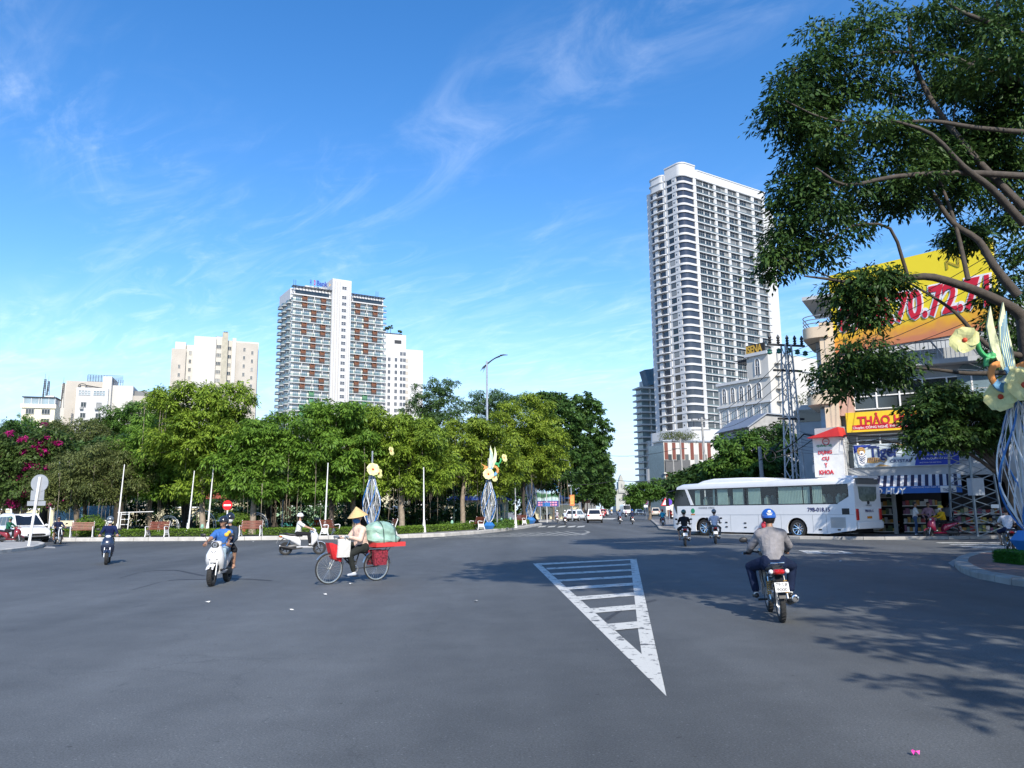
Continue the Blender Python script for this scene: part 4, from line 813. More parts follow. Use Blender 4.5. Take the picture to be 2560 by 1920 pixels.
def bougainvillea():
    Y = 60; base = P(40, 1300, Y); root = thing('bougainvillea', 'large bougainvillea covered in magenta blossom behind the blank road sign', 'shrub', (base.x, Y, KH)); b0 = Vector((base.x, Y, KH))
    bl = [BL(*q, Y) for q in ((20, 1160, 70, 60), (90, 1140, 60, 55), (60, 1220, 80, 40), (110, 1200, 50, 50), (130, 1100, 40, 35), (-30, 1120, 60, 60), (-40, 1220, 60, 50))]
    mb = MB()
    for c, r in bl: branchy(mb, (random.uniform(-.5, .5), 0, 0), c - b0, .12, .03)
    mb.build('stem', BARK, root); b, t, s, L_, w = sprays([(c - b0, r) for c, r in bl], 24000, 12, .24, .6, .3, .5); obj('crown', leaves_mesh('crown', b, t, s, L_, w, L_BOUG), root)['kind'] = 'stuff'
    pk = [BL(px, py, r, r * .7, Y - .9, r * Y / F * .8) for px, py, r in ((27, 1082, 9), (55, 1098, 10), (100, 1103, 14), (105, 1130, 16), (95, 1118, 12), (118, 1092, 7), (145, 1107, 10), (152, 1110, 9), (80, 1165, 17), (60, 1130, 9), (118, 1165, 9), (120, 1178, 8), (40, 1206, 8), (55, 1235, 16), (75, 1228, 12), (30, 1258, 15), (140, 1217, 7), (165, 1228, 10), (168, 1240, 9), (165, 1250, 8), (120, 1262, 9), (10, 1190, 10), (58, 1192, 10), (110, 1060, 6), (-10, 1140, 14))]
    b, t, s, L_, w = sprays([(c - b0, r) for c, r in pk], 3600, 10, .14, .8, .1, .18, .1); obj('blossoms', leaves_mesh('blossoms', b, t, s, L_, w, L_PINK), root)['kind'] = 'stuff'
bougainvillea()
def bush(name, label, c, r, leaf, n=2600, cat='bush', pots=0, size=.1, stems=0, group='clipped bushes in the park'):
    root = thing(name, label, cat, (c[0], c[1], c[2]), group=group); h = stems
    mb = MB()
    for i in range(6): branchy(mb, (random.uniform(-.1, .1), random.uniform(-.1, .1), 0), (random.uniform(-.6, .6) * r[0], random.uniform(-.5, .5) * r[1], h + r[2] * random.uniform(.6, 1.3)), .045, .015, 4, n=5)
    mb.build('stem', BARKL, root)
    b, t, s, L_, w = sprays([((0, 0, h + r[2]), r)], n, 8, size, .55, .1, .16, .75, 1.2); obj('foliage', leaves_mesh('foliage', b, t, s, L_, w, leaf), root)['kind'] = 'stuff'
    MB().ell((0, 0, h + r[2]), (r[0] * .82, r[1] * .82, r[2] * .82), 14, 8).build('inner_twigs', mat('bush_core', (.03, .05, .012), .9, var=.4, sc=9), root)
    for i in range(pots): MB().lathe([(.24, 0), (.34, .45), (.38, .45), (.38, .52), (.3, .52)], ((i - (pots - 1) / 2) * .9, -.1, 0), 'z', 12).build('pot', mat('terracotta', (.36, .12, .06), .8, var=.15), root, smooth=40)
    return root
p = P(230, 1300, 52); bush('round_bush', 'big round clipped bush behind the navy scooter rider', (p.x, 52, KH), (.98, .9, .68), L_HEDGE, 4000)
p = P(590, 1300, 53); bush('cloud_bush', 'cloud-pruned bush in terracotta pots beside the red slatted bench', (p.x, 53, KH), (1.2, .8, .5), L_HEDGE, 3600, pots=2, stems=.55)
p = P(2, 1300, 63); bush('round_bush', 'clipped bush at the left edge above the white car', (p.x, 63, KH), (.9, .8, .7), L_HEDGE, 3000)
p = P(1190, 1300, 66); bush('round_bush', 'dark clipped bush behind the tall lamp post', (p.x, 66, KH), (1.0, .8, .95), L_MID, 3000)
p = P(955, 1300, 74); bush('round_bush', 'pale round bush in the shade right of the blue flower lamp', (p.x, 74, KH), (1.3, 1, 1.0), L_HEDGE, 3000)
p = P(1012, 1300, 74); bush('round_bush', 'low bush behind the pale thick trunk', (p.x, 76, KH), (1.0, 1, .6), L_OLIVE, 2500)
# clipped hedges along the park kerb, in lengths between the benches
def hedge(label, a, b, w=.75, h=.38):
    a, b = Vector((*a, KH)), Vector((*b, KH)); d = (b - a); L_ = d.length; root = thing('hedge', label, 'hedge', a, math.atan2(d.y, d.x), 'clipped hedges along the park kerb'); n = int(L_ * 620); rng = RNG
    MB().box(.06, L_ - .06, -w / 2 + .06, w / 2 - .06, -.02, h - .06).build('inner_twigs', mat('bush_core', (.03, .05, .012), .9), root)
    f = rng.integers(0, 4, n); x = rng.random(n) * L_; y = np.where(f == 0, -w / 2, np.where(f == 1, w / 2, rng.uniform(-w / 2, w / 2, n))); z = np.where(f < 2, rng.uniform(0, h, n), h) + rng.normal(size=n) * .02; nr = np.stack([rng.normal(size=n) * .4, np.where(f == 0, -1., np.where(f == 1, 1., 0)), np.where(f < 2, .5, 1.)], 1)
    t = unit(nr + rng.normal(size=(n, 3)) * .7); s = unit(np.cross(t, rng.normal(size=(n, 3)))); sz = rng.uniform(.07, .13, n)
    obj('foliage', leaves_mesh('foliage', np.stack([x, y, z], 1), t, s, sz, sz * .6, L_HEDGE), root)['kind'] = 'stuff'
def kpt(px, off):      # point a given distance behind the park kerb face at photo column px
    Y = 49.0
    for _ in range(30):
        x = (px - CX) / F * Y * 1.013; i = min(range(len(rs)), key=lambda k: abs(rs[k].x - x) + abs(rs[k].y - Y) * .3); q = rs[i] + nr[i] * off; Y = Y * .6 + q.y * .4
    # intersect column with offset line locally
    t = (rs[min(i + 1, len(rs) - 1)] - rs[i - 1]).normalized(); d = ray(px, 1330); d = Vector((d[0], d[1])); q2 = Vector((q.x, q.y)); t2 = Vector((t.x, t.y)); den = d.x * t2.y - d.y * t2.x; k = (q2.x * t2.y - q2.y * t2.x) / den; return d.x * k, d.y * k
for lab, a, b in (('low clipped hedge between the white car and the first bench', 100, 172), ('low clipped hedge between the first bench and the navy rider', 208, 372), ('low hedge between two benches left of the no-entry sign', 420, 598), ('low hedge between the red bench and the white scooter', 660, 806), ('low hedge right of the white scooter front', 838, 960), ('low hedge from the sack bicycle to the flower lamp', 985, 1192)): hedge(lab, kpt(a, 1.9), kpt(b, 1.9))
hedge('short hedge right of the tall lamp post', kpt(1230, 1.9), kpt(1296, 1.9)); hedge('short hedge near the park tip', kpt(1305, 1.9), kpt(1328, 1.9))
# ground cover between the trunks
def cover(name, label, x0, x1, y0, y1, n, leaf, h=.5, sz=.2):
    rng = RNG; b = np.stack([rng.uniform(x0, x1, n), rng.uniform(y0, y1, n), rng.random(n) ** 1.6 * h + KH], 1); keep = np.sin(b[:, 0] * 1.3 + 2 * np.cos(b[:, 1])) > -.55; b = b[keep]; n = len(b); t = unit(rng.normal(size=(n, 3)) * [1, 1, .5] + [0, 0, .8]); s = unit(np.cross(t, rng.normal(size=(n, 3)))); z = rng.uniform(.6, 1.3, n) * sz
    o = obj(name, leaves_mesh(name, b, t, s, z, z * .4, leaf)); tag(o, label, 'plants', kind='stuff')
cover('ground_cover', 'low leafy ground cover between the park trunks', -30, -6, 51, 60, 16000, L_HEDGE, .35, .16); cover('ground_cover', 'low planting at the right end of the park', -6, 0, 60, 84, 12000, L_MID, .45, .22)
# ---- the big tree on the right and its neighbours that shade the road
def bigtree():
    Y = 21.5; base = Vector((15.2, Y, .13)); root = thing('roadside_tree', 'huge dark leafy tree leaning in from the right edge', 'tree', base); mb = MB()
    def W(px, py, dy=0.): return P(px, py, Y + dy) - base
    lim = [  # limbs traced from the photograph: pixels, depth offset, radii
        ([(2640, 1350), (2610, 1100), (2575, 900), (2560, 780)], 0, .42, .30), ([(2560, 800), (2535, 770), (2440, 725), (2330, 690), (2270, 694), (2180, 720), (2090, 700), (2010, 690)], -.5, .22, .03),
        ([(2545, 740), (2480, 660), (2450, 600), (2380, 560), (2330, 480), (2290, 420)], .5, .17, .05), ([(2560, 560), (2480, 470), (2410, 420), (2330, 330), (2230, 300)], -1.2, .16, .04), ([(2560, 520), (2440, 400), (2330, 260), (2280, 150), (2270, 40)], .8, .15, .05),
        ([(2560, 440), (2400, 430), (2230, 440), (2110, 470), (2040, 420)], -1.8, .13, .03), ([(2420, 700), (2390, 560), (2345, 440), (2300, 330)], .9, .09, .03), ([(2270, 694), (2230, 560), (2130, 560), (2060, 610)], -.9, .07, .02), ([(2560, 890), (2490, 880), (2440, 840), (2390, 780), (2330, 740), (2260, 700)], .6, .12, .03),
        ([(2560, 930), (2420, 935), (2350, 925), (2290, 920), (2220, 905)], 1.0, .10, .02), ([(2560, 330), (2440, 320), (2330, 300), (2190, 310), (2060, 300), (1960, 250)], -1.2, .10, .02), ([(2560, 200), (2470, 180), (2350, 130), (2200, 130), (2080, 150)], .4, .12, .03), ([(2600, 100), (2480, 60), (2380, 20), (2300, -60)], 0, .12, .04), ([(2090, 700), (1990, 655), (1940, 640)], -.5, .03, .01), ([(2180, 720), (2120, 790), (2080, 850)], -.5, .04, .01), ([(2440, 400), (2380, 330), (2390, 250)], .4, .06, .02)]
    for pts, dy, r0, r1 in lim:
        k = len(pts); w = [W(px, py, dy * (i / max(1, k - 1))) for i, (px, py) in enumerate(pts)]; fine = []; rad = []
        for i in range(k - 1):
            for f in (0, .33, .66): fine.append(w[i].lerp(w[i + 1], f)); rad.append(r0 + (r1 - r0) * (i + f) / (k - 1))
        fine.append(w[-1]); rad.append(r1); rad = [x * .78 for x in rad]; fine = [fine[0]] + [(fine[i - 1] + fine[i] * 2 + fine[i + 1]) / 4 for i in range(1, len(fine) - 1)] + [fine[-1]]; mb.tube(fine, rad, 9)
    blobs = []
    def b(px, py, rx, ry, dy=0., dd=None): p = W(px, py, dy); k = (Y + dy) / F; blobs.append((p, (rx * k * .84, dd or rx * k * .84, ry * k * .84)))
    for q in ((2080, 90, 95, 85), (2010, 190, 85, 60), (1965, 270, 55, 45, -.5), (2150, 200, 120, 80, .5), (2250, 80, 120, 85), (2380, 60, 110, 75, .8), (2500, 70, 100, 90), (2100, 330, 90, 55, -.8), (2230, 330, 90, 60), (2000, 330, 55, 40), (2330, 220, 90, 60, 1.2), (2480, 240, 80, 60, 1.5), (2000, 470, 75, 60, .3), (2090, 480, 90, 70, -.6), (2180, 500, 90, 65, .8), (1985, 570, 65, 55, .4), (2080, 600, 90, 60, 0), (1950, 640, 35, 40), (2380, 480, 70, 40, 1.4), (2165, 885, 66, 48, -.5), (2160, 775, 62, 42), (2120, 720, 55, 36, -.3), (2215, 700, 45, 30, -.3), (2120, 940, 60, 45), (2225, 925, 55, 32, .4), (2540, 650, 60, 80, 1.5), (2530, 850, 50, 70, 2.2), (2550, 400, 60, 70, 1.8), (2450, 150, 110, 60, -.8), (2300, 410, 70, 45, .6), (2060, 255, 70, 55, .6), (2420, 330, 60, 45, 1.5), (2350, 390, 60, 40, .8), (2120, 410, 80, 50, .4), (2030, 400, 60, 45, .2), (2260, 480, 70, 50, .2), (2440, 340, 80, 50, 2.2), (2510, 330, 70, 60, 1.0), (2540, 230, 60, 60, .5), (2470, 430, 70, 45, 2.0), (2530, 520, 50, 60, 2.4), (2400, 180, 90, 60, 1.8), (2350, 330, 70, 50, 2.2), (2480, 20, 100, 60, 1), (2560, 120, 60, 80, 0), (2410, 590, 40, 30, 2.0), (2500, 760, 45, 60, 2.6)): b(*q)
    for _ in range(170):          # bare twigs
        c, r = random.choice(blobs); q = Vector([random.uniform(-1, 1) * r[i] for i in range(3)]); branchy(mb, c + q * .2, c + q * 1.15, .02, .005, 3, .2, 4)
    mb.build('trunk', mat('big_bark', (.07, .058, .047), .9, var=.3, sc=7, bump=.6), root, smooth=60)
    bb, t, s, L_, w = sprays(clumps(blobs, .95, .8), 88000, 9, .17, .42, .45, .34, .1, .5); obj('crown', leaves_mesh('crown', bb, t, s, L_, w, L_BIG), root)['kind'] = 'stuff'
bigtree()
def shade_tree(label, x, y, h, rr, n=15000, trunk=.28):
    n = n * 2
    bl = [(Vector((x + math.cos(a) * rr * .55, y + math.sin(a) * rr * .55, h + random.uniform(-1, 1))), (rr * .6, rr * .6, rr * .42)) for a in np.linspace(0, 6.28, 6, endpoint=False)] + [(Vector((x, y, h + rr * .4)), (rr * .6, rr * .6, rr * .4))]
    tree('roadside_tree', label, (x, y, .13), (x, y, h), bl, L_BIG, n, .26, .5, 12, BARK, trunk, 'roadside trees on the right pavement', spread=.5)
tree('roadside_tree', 'dark low tree hanging over the shop sign behind the flower lamp', (22.9, 35.6, .13), (21, 35, 6), [BL(a, b, c, e_, 35) for a, b, c, e_ in ((2310, 1040, 50, 36), (2370, 1010, 60, 40), (2440, 1030, 60, 42), (2330, 1090, 45, 26), (2400, 1090, 50, 26), (2470, 1080, 50, 40), (2530, 1040, 50, 60), (2350, 985, 40, 26))], L_BIG, 26000, .2, .5, 12, BARKD, .2, 'roadside trees on the right pavement', spread=.45)
shade_tree('roadside tree out of view right of the camera, shading the rider', 11.0, 5.0, 7.6, 4.2, 9000)
shade_tree('roadside tree out of view at the right corner', 16.5, 9.5, 8.6, 5.0, 10000)
shade_tree('roadside tree out of view beyond the corner', 24, 14, 9, 5.5, 10000)
tree('roadside_tree', 'tall tree out of view whose crown overhangs the camera', (10.5, 3.0, .13), (9, 4.5, 13), [(Vector((9.2 + 3.2 * math.cos(a), 4.0 + 3.4 * math.sin(a), 13 + random.uniform(-.8, 1.2))), (2.8, 2.6, 1.3)) for a in np.linspace(0, 6.28, 7, endpoint=False)], L_BIG, 24000, .34, .5, 12, BARK, .3, 'roadside trees on the right pavement', spread=.6, clump=0)
shade_tree('roadside tree out of view just right of the camera', 10.5, -1.5, 7.4, 4.0, 9000)
shade_tree('tall roadside tree out of view that shades the grocery shop', 28.0, 27.0, 12.0, 6.0, 16000)
_b = [(Vector((x + random.uniform(-.8, .8), random.uniform(67, 80), KH + random.uniform(.6, 1.6))), (random.uniform(1, 1.8), 1.2, random.uniform(.9, 2.0))) for x in np.arange(-34, -3, 1.25)]
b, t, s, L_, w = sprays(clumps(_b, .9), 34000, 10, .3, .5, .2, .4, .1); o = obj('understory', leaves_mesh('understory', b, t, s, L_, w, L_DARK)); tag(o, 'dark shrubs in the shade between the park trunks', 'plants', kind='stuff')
b, t, s, L_, w = sprays([(Vector((P(1700 + i, 1092, 165).x, 167, P(1700, 1094, 165).z + .4)), (1.6, 1.2, 1.2)) for i in (-30, -12, 8, 28)], 2600, 8, .35, .35); o = obj('roof_garden', leaves_mesh('roof_garden', b, t, s, L_, w, L_OLIVE)); tag(o, 'rooftop garden shrubs on the striped building', 'plants', kind='stuff')
# ------------------------------------------------------------------ park furniture, lamps, signs
WMET = mat('white_enamel', (.78, .78, .77), .4, var=.05, sc=4); GREYMET = mat('grey_sign_back', (.42, .43, .44), .45, .5, var=.08, sc=2, dirt=.15); WOOD = mat('bench_wood', (.17, .045, .022), .55, var=.25, sc=12); REDS = mat('sign_signal_red', (.72, .01, .015), .4, var=.04)
HBLUE = mat('lamp_blue', (.03, .17, .48), .4, var=.08, coat=.3); HWHITE = mat('lamp_white', (.72, .74, .75), .4); PETAL = mat('petal_yellow', (.70, .68, .30), .5, var=.12, sc=6); PRED = mat('flower_centre', (.55, .06, .02), .6)
def make_bench():
    t = thing('park_bench', '', 'bench', group='benches along the park kerb'); Lh = .62
    for s in (-1, 1):
        x = s * Lh; m = MB()
        m.tube([(x, -.30, 0), (x, -.24, .22), (x, -.26, .42), (x, -.30, .60), (x, -.20, .64), (x, .08, .60)], [.035, .03, .03, .03, .03, .028], 6); m.tube([(x, .30, 0), (x, .20, .25), (x, .16, .42), (x, .26, .70), (x, .34, .92), (x, .30, .96)], [.035, .03, .03, .03, .03, .02], 6); m.tube([(x, -.26, .40), (x, .16, .40)], .03, 6); m.tube([(x, -.2, .12), (x, .22, .12)], .022, 6)
        m.box(x - .02, x + .02, -.25, .17, .2, .4); m.build('end_frame', WMET, t, smooth=50)
    sl = MB().box(-Lh - .02, Lh + .02, -.035, .035, 0, .03); first = None
    for i in range(5):
        loc = (0, -.22 + i * .098, .425)
        first = sl.build('seat_slat', WOOD, t, loc=loc) if first is None else dup(first, loc)
    bk = None
    for i in range(5):
        loc = (0, .17 + i * .035, .50 + i * .095)
        if bk is None: bk = sl.build('back_slat', WOOD, t, loc=loc); bk.rotation_euler = (R(72), 0, 0)
        else: dup(bk, loc)
    return t
bench0 = make_bench(); bl = (('white-ended bench by the round bush, wood orange in the sun', 205, 1.1, .35), ('bench left of the leaning slender trunk', 393, 1.1, -.1), ('dark red slatted bench right of the no-entry sign', 627, .95, .05), ('bench partly hidden behind the cyclist', 825, 1.2, 1.2), ('white bench end behind the green sack', 975, 1.2, -1.2), ('bench left of the blue foot of the middle flower lamp', 1193, 1.3, -1.0), ('small white bench near the park tip', 1300, 1.4, -.8))
for i, (lab, px, off, rz) in enumerate(bl):
    x, y = kpt(px, off)
    if i == 0: bench0.location = (x, y, KH); bench0.rotation_euler = (0, 0, rz); bench0['label'] = lab
    else: copy_tree(bench0, (x, y, KH), rz, lab)
def pole(label, px, Y, h, r=.06, tilt=0., m=WMET, cone=True):
    p = P(px, 1320, Y); t = thing('white_pole', label, 'pole', (p.x, Y, KH), group='slim white poles in the park'); MB().tube([(0, 0, 0), (tilt * .5, 0, h * .5), (tilt, 0, h)], [r, r * .8, r * .5], 8).build('shaft', m, t, smooth=50)
    if cone: MB().lathe([(r * 2.6, 0), (r * 2.4, .06), (r * 1.1, .8)], (0, 0, 0), 'z', 10, caps=True).build('foot', m, t, smooth=50)
    return t
for lab, px, Y, h, tl in (('short white post between the dark motorcycle and the first bench', 122, 50, 1.9, 0), ('thin white pole with pale top left of the olive tree', 133, 56, 5.2, .1), ('tall white pole behind the navy scooter rider', 293, 52.5, 4.7, .2), ('white pole with flared foot left of the leaning trunk', 470, 52, 4.2, .22), ('white pole right of the leaning trunk', 519, 52, 4.7, .2), ('white pole between the white scooter and the cyclist', 812, 51.5, 4.6, .1), ('white pole left of the middle flower lamp', 1060, 52.5, 4.3, -.05), ('grey pole near the park tip', 1289, 64, 4.5, 0), ('thin white post in the shade by the pale trunk', 705, 60, 2.4, 0), ('thin white post behind the cyclist sack', 945, 62, 2.6, 0)): pole(lab, px, Y, h, .06 if h > 3 else .045, tl)
# no-entry sign
def noentry():
    p = P(566, 1320, 51.5); t = thing('no_entry_sign', 'round red no-entry sign on a white post', 'road sign', (p.x, 51.5, KH)); zc = P(567, 1263, 51.5).z - KH; MB().tube([(0, .04, 0), (0, .04, zc + .25)], .045, 8).build('post', WMET, t)
    MB().lathe([(.001, -.02), (.315, -.02), (.32, 0), (.001, 0)], (0, 0, zc), 'y', 32).build('disc', REDS, t, smooth=40); MB().box(-.235, .235, -.03, -.021, zc - .055, zc + .055).build('white_bar', WMET, t)
noentry()
def backsign():
    b = G(72, 1365, .148); t = thing('blank_road_sign', 'grey backs of a round and two rectangular road signs on a leaning white post', 'road sign', b); k = b.y / F; tl = .30; q = lambda z: tl * z / 3.9
    top = P(89, 1192, b.y).z - .15; MB().tube([(0, 0, 0), (q(top), 0, top)], .065, 10).build('post', WMET, t, smooth=50); zc = P(90, 1208, b.y).z - .15
    MB().lathe([(.001, .05), (.43, .05), (.43, .08), (.001, .08)], (q(zc), 0, zc), 'y', 36).build('round_plate', GREYMET, t, smooth=40)
    for z0, z1, w in ((1251, 1226, .33), (1264, 1252.5, .45)): a, c = P(88, z0, b.y).z - .15, P(88, z1, b.y).z - .15; MB().box(q(a) - w, q(a) + w, .06, .09, a, c).build('plate', GREYMET, t)
backsign()
# tall double-arm street lamp and the lower arm lamp
def streetlamp():
    x, y = kpt(1219.5, 2.0); t = thing('street_lamp', 'tall grey street lamp with curved openwork arm above the trees', 'street lamp', (x, y, KH)); h = P(1218, 903, y).z - KH; k = y / F
    MB().tube([(0, 0, 0), (0, 0, h * .5), (0, 0, h)], [.13, .11, .075], 10).build('pole', STEEL, t, smooth=50)
    def arc(dx, dz): return [(-.35 + (1.75 + dx) * f, 0, h - .55 + dz + 1.05 * math.sin(f * 1.45)) for f in np.linspace(0, 1, 10)]
    m = MB(); m.tube(arc(0, 0), [.05] * 9 + [.02], 6); m.tube(arc(-.3, -.14), .03, 5)
    for i in range(2, 9): m.tube([arc(0, 0)[i], arc(-.3, -.14)[i]], .018, 4)
    m.tube([(-.35, 0, h - .55), (-.55, 0, h - .85)], [.04, .01], 5); m.tube([(-.1, 0, h - .4), (-.35, 0, h - 1.0)], [.03, .01], 5); m.build('arm', DARKMET, t); a = arc(0, 0)[-1]; MB().xloft([(a[0] - .3, a[2], .08, .04), (a[0], a[2] + .03, .1, .05), (a[0] + .35, a[2] + .02, .05, .02)], 10).build('lamp_head', DARKMET, t)
    x, y = kpt(1243, 1.0); t = thing('arm_lamp', 'short grey lamp post with a white bell shade on a side arm', 'street lamp', (x, y, KH)); h = P(1241, 1127, y).z - KH; MB().tube([(0, 0, 0), (0, 0, h - .12), (.1, 0, h), (1.0, 0, h + .08)], [.075, .06, .03, .025], 8).build('pole', STEEL, t); MB().lathe([(.03, .02), (.06, -.05), (.2, -.26), (.21, -.3)], (.95, 0, h + .05), 'z', 14).build('shade', WMET, t, smooth=40)
streetlamp()
# ---- tall flower lamps (harp-like cage, yellow flowers, bird ornament)
def flower(t, c, r, n, m=PETAL):
    c = Vector(c); n = Vector(n).normalized(); q = n.to_track_quat('Z', 'Y').to_matrix().to_4x4(); fl = bpy.data.objects.new('flower', None); COL.objects.link(fl); fl.parent = t; fl.matrix_local = Matrix.Translation(c) @ q; first = None
    for i in range(5):
        if first is None:
            mb = MB(); rows = []
            for a in np.linspace(0, 1, 6):
                w = math.sin(min(a * 1.15 + .12, 1) * math.pi * .62) * .62 * r * (1 if a < .9 else .72); rows.append([(a * r, w * b, .22 * r * math.sin(a * 2.4) + .10 * r * b * b - .05 * r * (b > .9)) for b in np.linspace(-1, 1, 5)])
            for i_ in range(5):
                for j in range(4): mb.quad(rows[i_][j], rows[i_ + 1][j], rows[i_ + 1][j + 1], rows[i_][j + 1])
            first = mb.build('petal', m, fl, smooth=60); first.location = (0, 0, 0)
        else: o = dup(first, (0, 0, .02 * r * (i % 2)), fl, 2 * math.pi * i / 5)
    MB().ell((0, 0, .1 * r), (.2 * r, .2 * r, .14 * r), 10, 6).build('flower_centre', PRED, fl, smooth=60)
def flowerlamp(label, base, s=1., rz=0., mir=1, bird=True, fs=1.):
    t = thing('flower_lamp', label, 'ornamental lamp', base, rz, 'tall flower lamps', s); H = 3.75
    MB().rings([[(r * math.cos(a), r * math.sin(a), z) for a in np.linspace(0, 2 * math.pi, 5, endpoint=False)] for r, z in ((.30, 0), (.46, .26), (.26, .5))]).build('foot', HBLUE, t)
    MB().tube([(0, 0, .4), (0, 0, H + 1.6)], [.085, .06], 10).build('post', STEEL, t)
    def cage(z): u = (z - .45) / (H - .45); return .07 + .50 * math.sin(math.pi * min(max(u, 0), 1) ** .82) ** .85
    for i in range(4):
        a0 = i * math.pi / 2 + .3
        for tw, m, r in ((1.5, HBLUE, .028), (-1.1, HWHITE, .022)):
            pts = []
            for z in np.linspace(.45, H, 18): u = (z - .45) / (H - .45); a = a0 + tw * u * math.pi * .5; pts.append((cage(z) * math.cos(a), cage(z) * math.sin(a), z))
            MB().tube(pts, r, 6).build('rib', m, t, smooth=60)
    sm = MB()
    for i in range(22):
        a = i * .571; z1 = .9 + 2.5 * ((i * 7) % 22) / 22; sm.tube([(.1 * math.cos(a), .1 * math.sin(a), .5), (cage(z1) * .97 * math.cos(a), cage(z1) * .97 * math.sin(a), z1), (.2 * math.cos(a + 1), .2 * math.sin(a + 1), H)], .007, 4)
    o = sm.build('strings', HWHITE, t); o['kind'] = 'stuff'
    flower(t, (0, -.34, H + .36), .41 * fs, (-.15 * mir, -1, .25)); flower(t, (-.42 * mir, -.05, H + .12), .32 * fs, (-.8 * mir, -.7, .1)); flower(t, (.95 * mir * -1 if bird is None else -1.2 * mir, 0, H + 1.6), .30 * fs, (-.75 * mir, -.6, .2))
    if bird:
        X = lambda p: [(mir * a, b) for a, b in p]
        bl = mat('bird_blue', (.16, .38, .62), .5, var=.3, sc=2.5); cr = mat('bird_cream', (.62, .66, .42), .5, var=.2, sc=3); og = mat('bird_orange', (.75, .30, .08), .5); gr = mat('scroll_green', (.06, .38, .13), .5, var=.15)
        def plate(n, p, m, y=-.12, par=t): pp = X(p); return MB().prism(pp if mir < 0 else pp, y - .025, y + .025, 'y').build(n, m, par)
        b0 = H + .45
        wing = plate('wing', [(-.35, b0 + .35), (-.62, b0 + .95), (-.66, b0 + 1.5), (-.50, b0 + 2.05), (-.46, b0 + 1.5), (-.36, b0 + 1.0), (-.22, b0 + .5)], cr); plate('wing', [(-.2, b0 + .35), (-.38, b0 + 1.0), (-.34, b0 + 1.6), (-.16, b0 + 2.15), (-.12, b0 + 1.5), (-.05, b0 + .9), (-.02, b0 + .4)], cr, -.16)
        for k in range(5): MB().tube([(mir * (-.30 + .05 * k), -.19, b0 + .45), (mir * (-.36 + .05 * k), -.19, b0 + 1.0 + .1 * k), (mir * (-.30 + .045 * k), -.19, b0 + 1.5 + .1 * k)], .012, 4).build('wing_line', bl, wing)
        ar = np.linspace(-2.7, 1.2, 14); plate('body', [(-.32 + .42 * math.cos(a), b0 + .18 + .42 * math.sin(a)) for a in ar] + [(-.40 + .16 * math.cos(a), b0 + .20 + .18 * math.sin(a)) for a in ar[::-1]], bl, -.14); ar = np.linspace(1.4, 3.9, 9); plate('neck', [(-.50 + .30 * math.cos(a), b0 + .22 + .36 * math.sin(a)) for a in ar] + [(-.48 + .16 * math.cos(a), b0 + .22 + .2 * math.sin(a)) for a in ar[::-1]], og, -.17)
        plate('tail', [(.02, b0 + .5), (.32, b0 + .62), (.55, b0 + .75), (.3, b0 + .5), (.4, b0 + .3), (.05, b0 + .35)], og, -.1)
        MB().tube([(mir * (-.62 - .2 * f - .16 * math.cos(f * 7)), -.12, b0 + .45 + .6 * f + .16 * math.sin(f * 7)) for f in np.linspace(0, 1, 20)], [.07] * 19 + [.03], 6).build('scroll', gr, t, smooth=60)
    return t
x, y = kpt(917, 2.2); flowerlamp('blue and white flower lamp behind the cyclist, no bird visible', (x, y + 1.5, KH), 1.0, .3, -1, False)
x, y = kpt(1222, .75); flowerlamp('flower lamp with bird ornament beside the tall street lamp', (x, y, KH), 1.0, 0, -1)
p = G(1340, 1314); flowerlamp('smallest flower lamp in front of the billboard at the park tip', (p.x - .6, p.y - 1.0, KH), 1.28, .2, -1)
TURF = mat('turf_base', (.02, .09, .012), .9, var=.3, sc=20)
hb = Vector((13.1, 20.3, 0)); t = thing('turf_box', 'box covered in artificial turf under the nearest flower lamp', 'planter', (hb.x, hb.y, .13)); MB().box(-.55, .75, -.55, .6, 0, .32).build('box', TURF, t, bev=.03)
n = 5000; f = RNG.integers(0, 3, n); b = np.stack([np.where(f == 1, -.55, RNG.uniform(-.55, .75, n)), np.where(f == 0, -.55, RNG.uniform(-.55, .6, n)), np.where(f < 2, RNG.uniform(0, .32, n), .32)], 1); nn = np.stack([np.where(f == 1, -1., 0), np.where(f == 0, -1., 0), np.where(f < 2, .3, 1.)], 1); tt = unit(nn + RNG.normal(size=(n, 3)) * .5)
obj('turf_blades', leaves_mesh('turf_blades', b, tt, unit(np.cross(tt, RNG.normal(size=(n, 3)))), .05, .012, L_TURF), t)['kind'] = 'stuff'
flowerlamp('nearest flower lamp at the right edge with a winged bird and yellow flowers', (hb.x + .1, hb.y, .45), 1.02, .1, 1, fs=1.15)
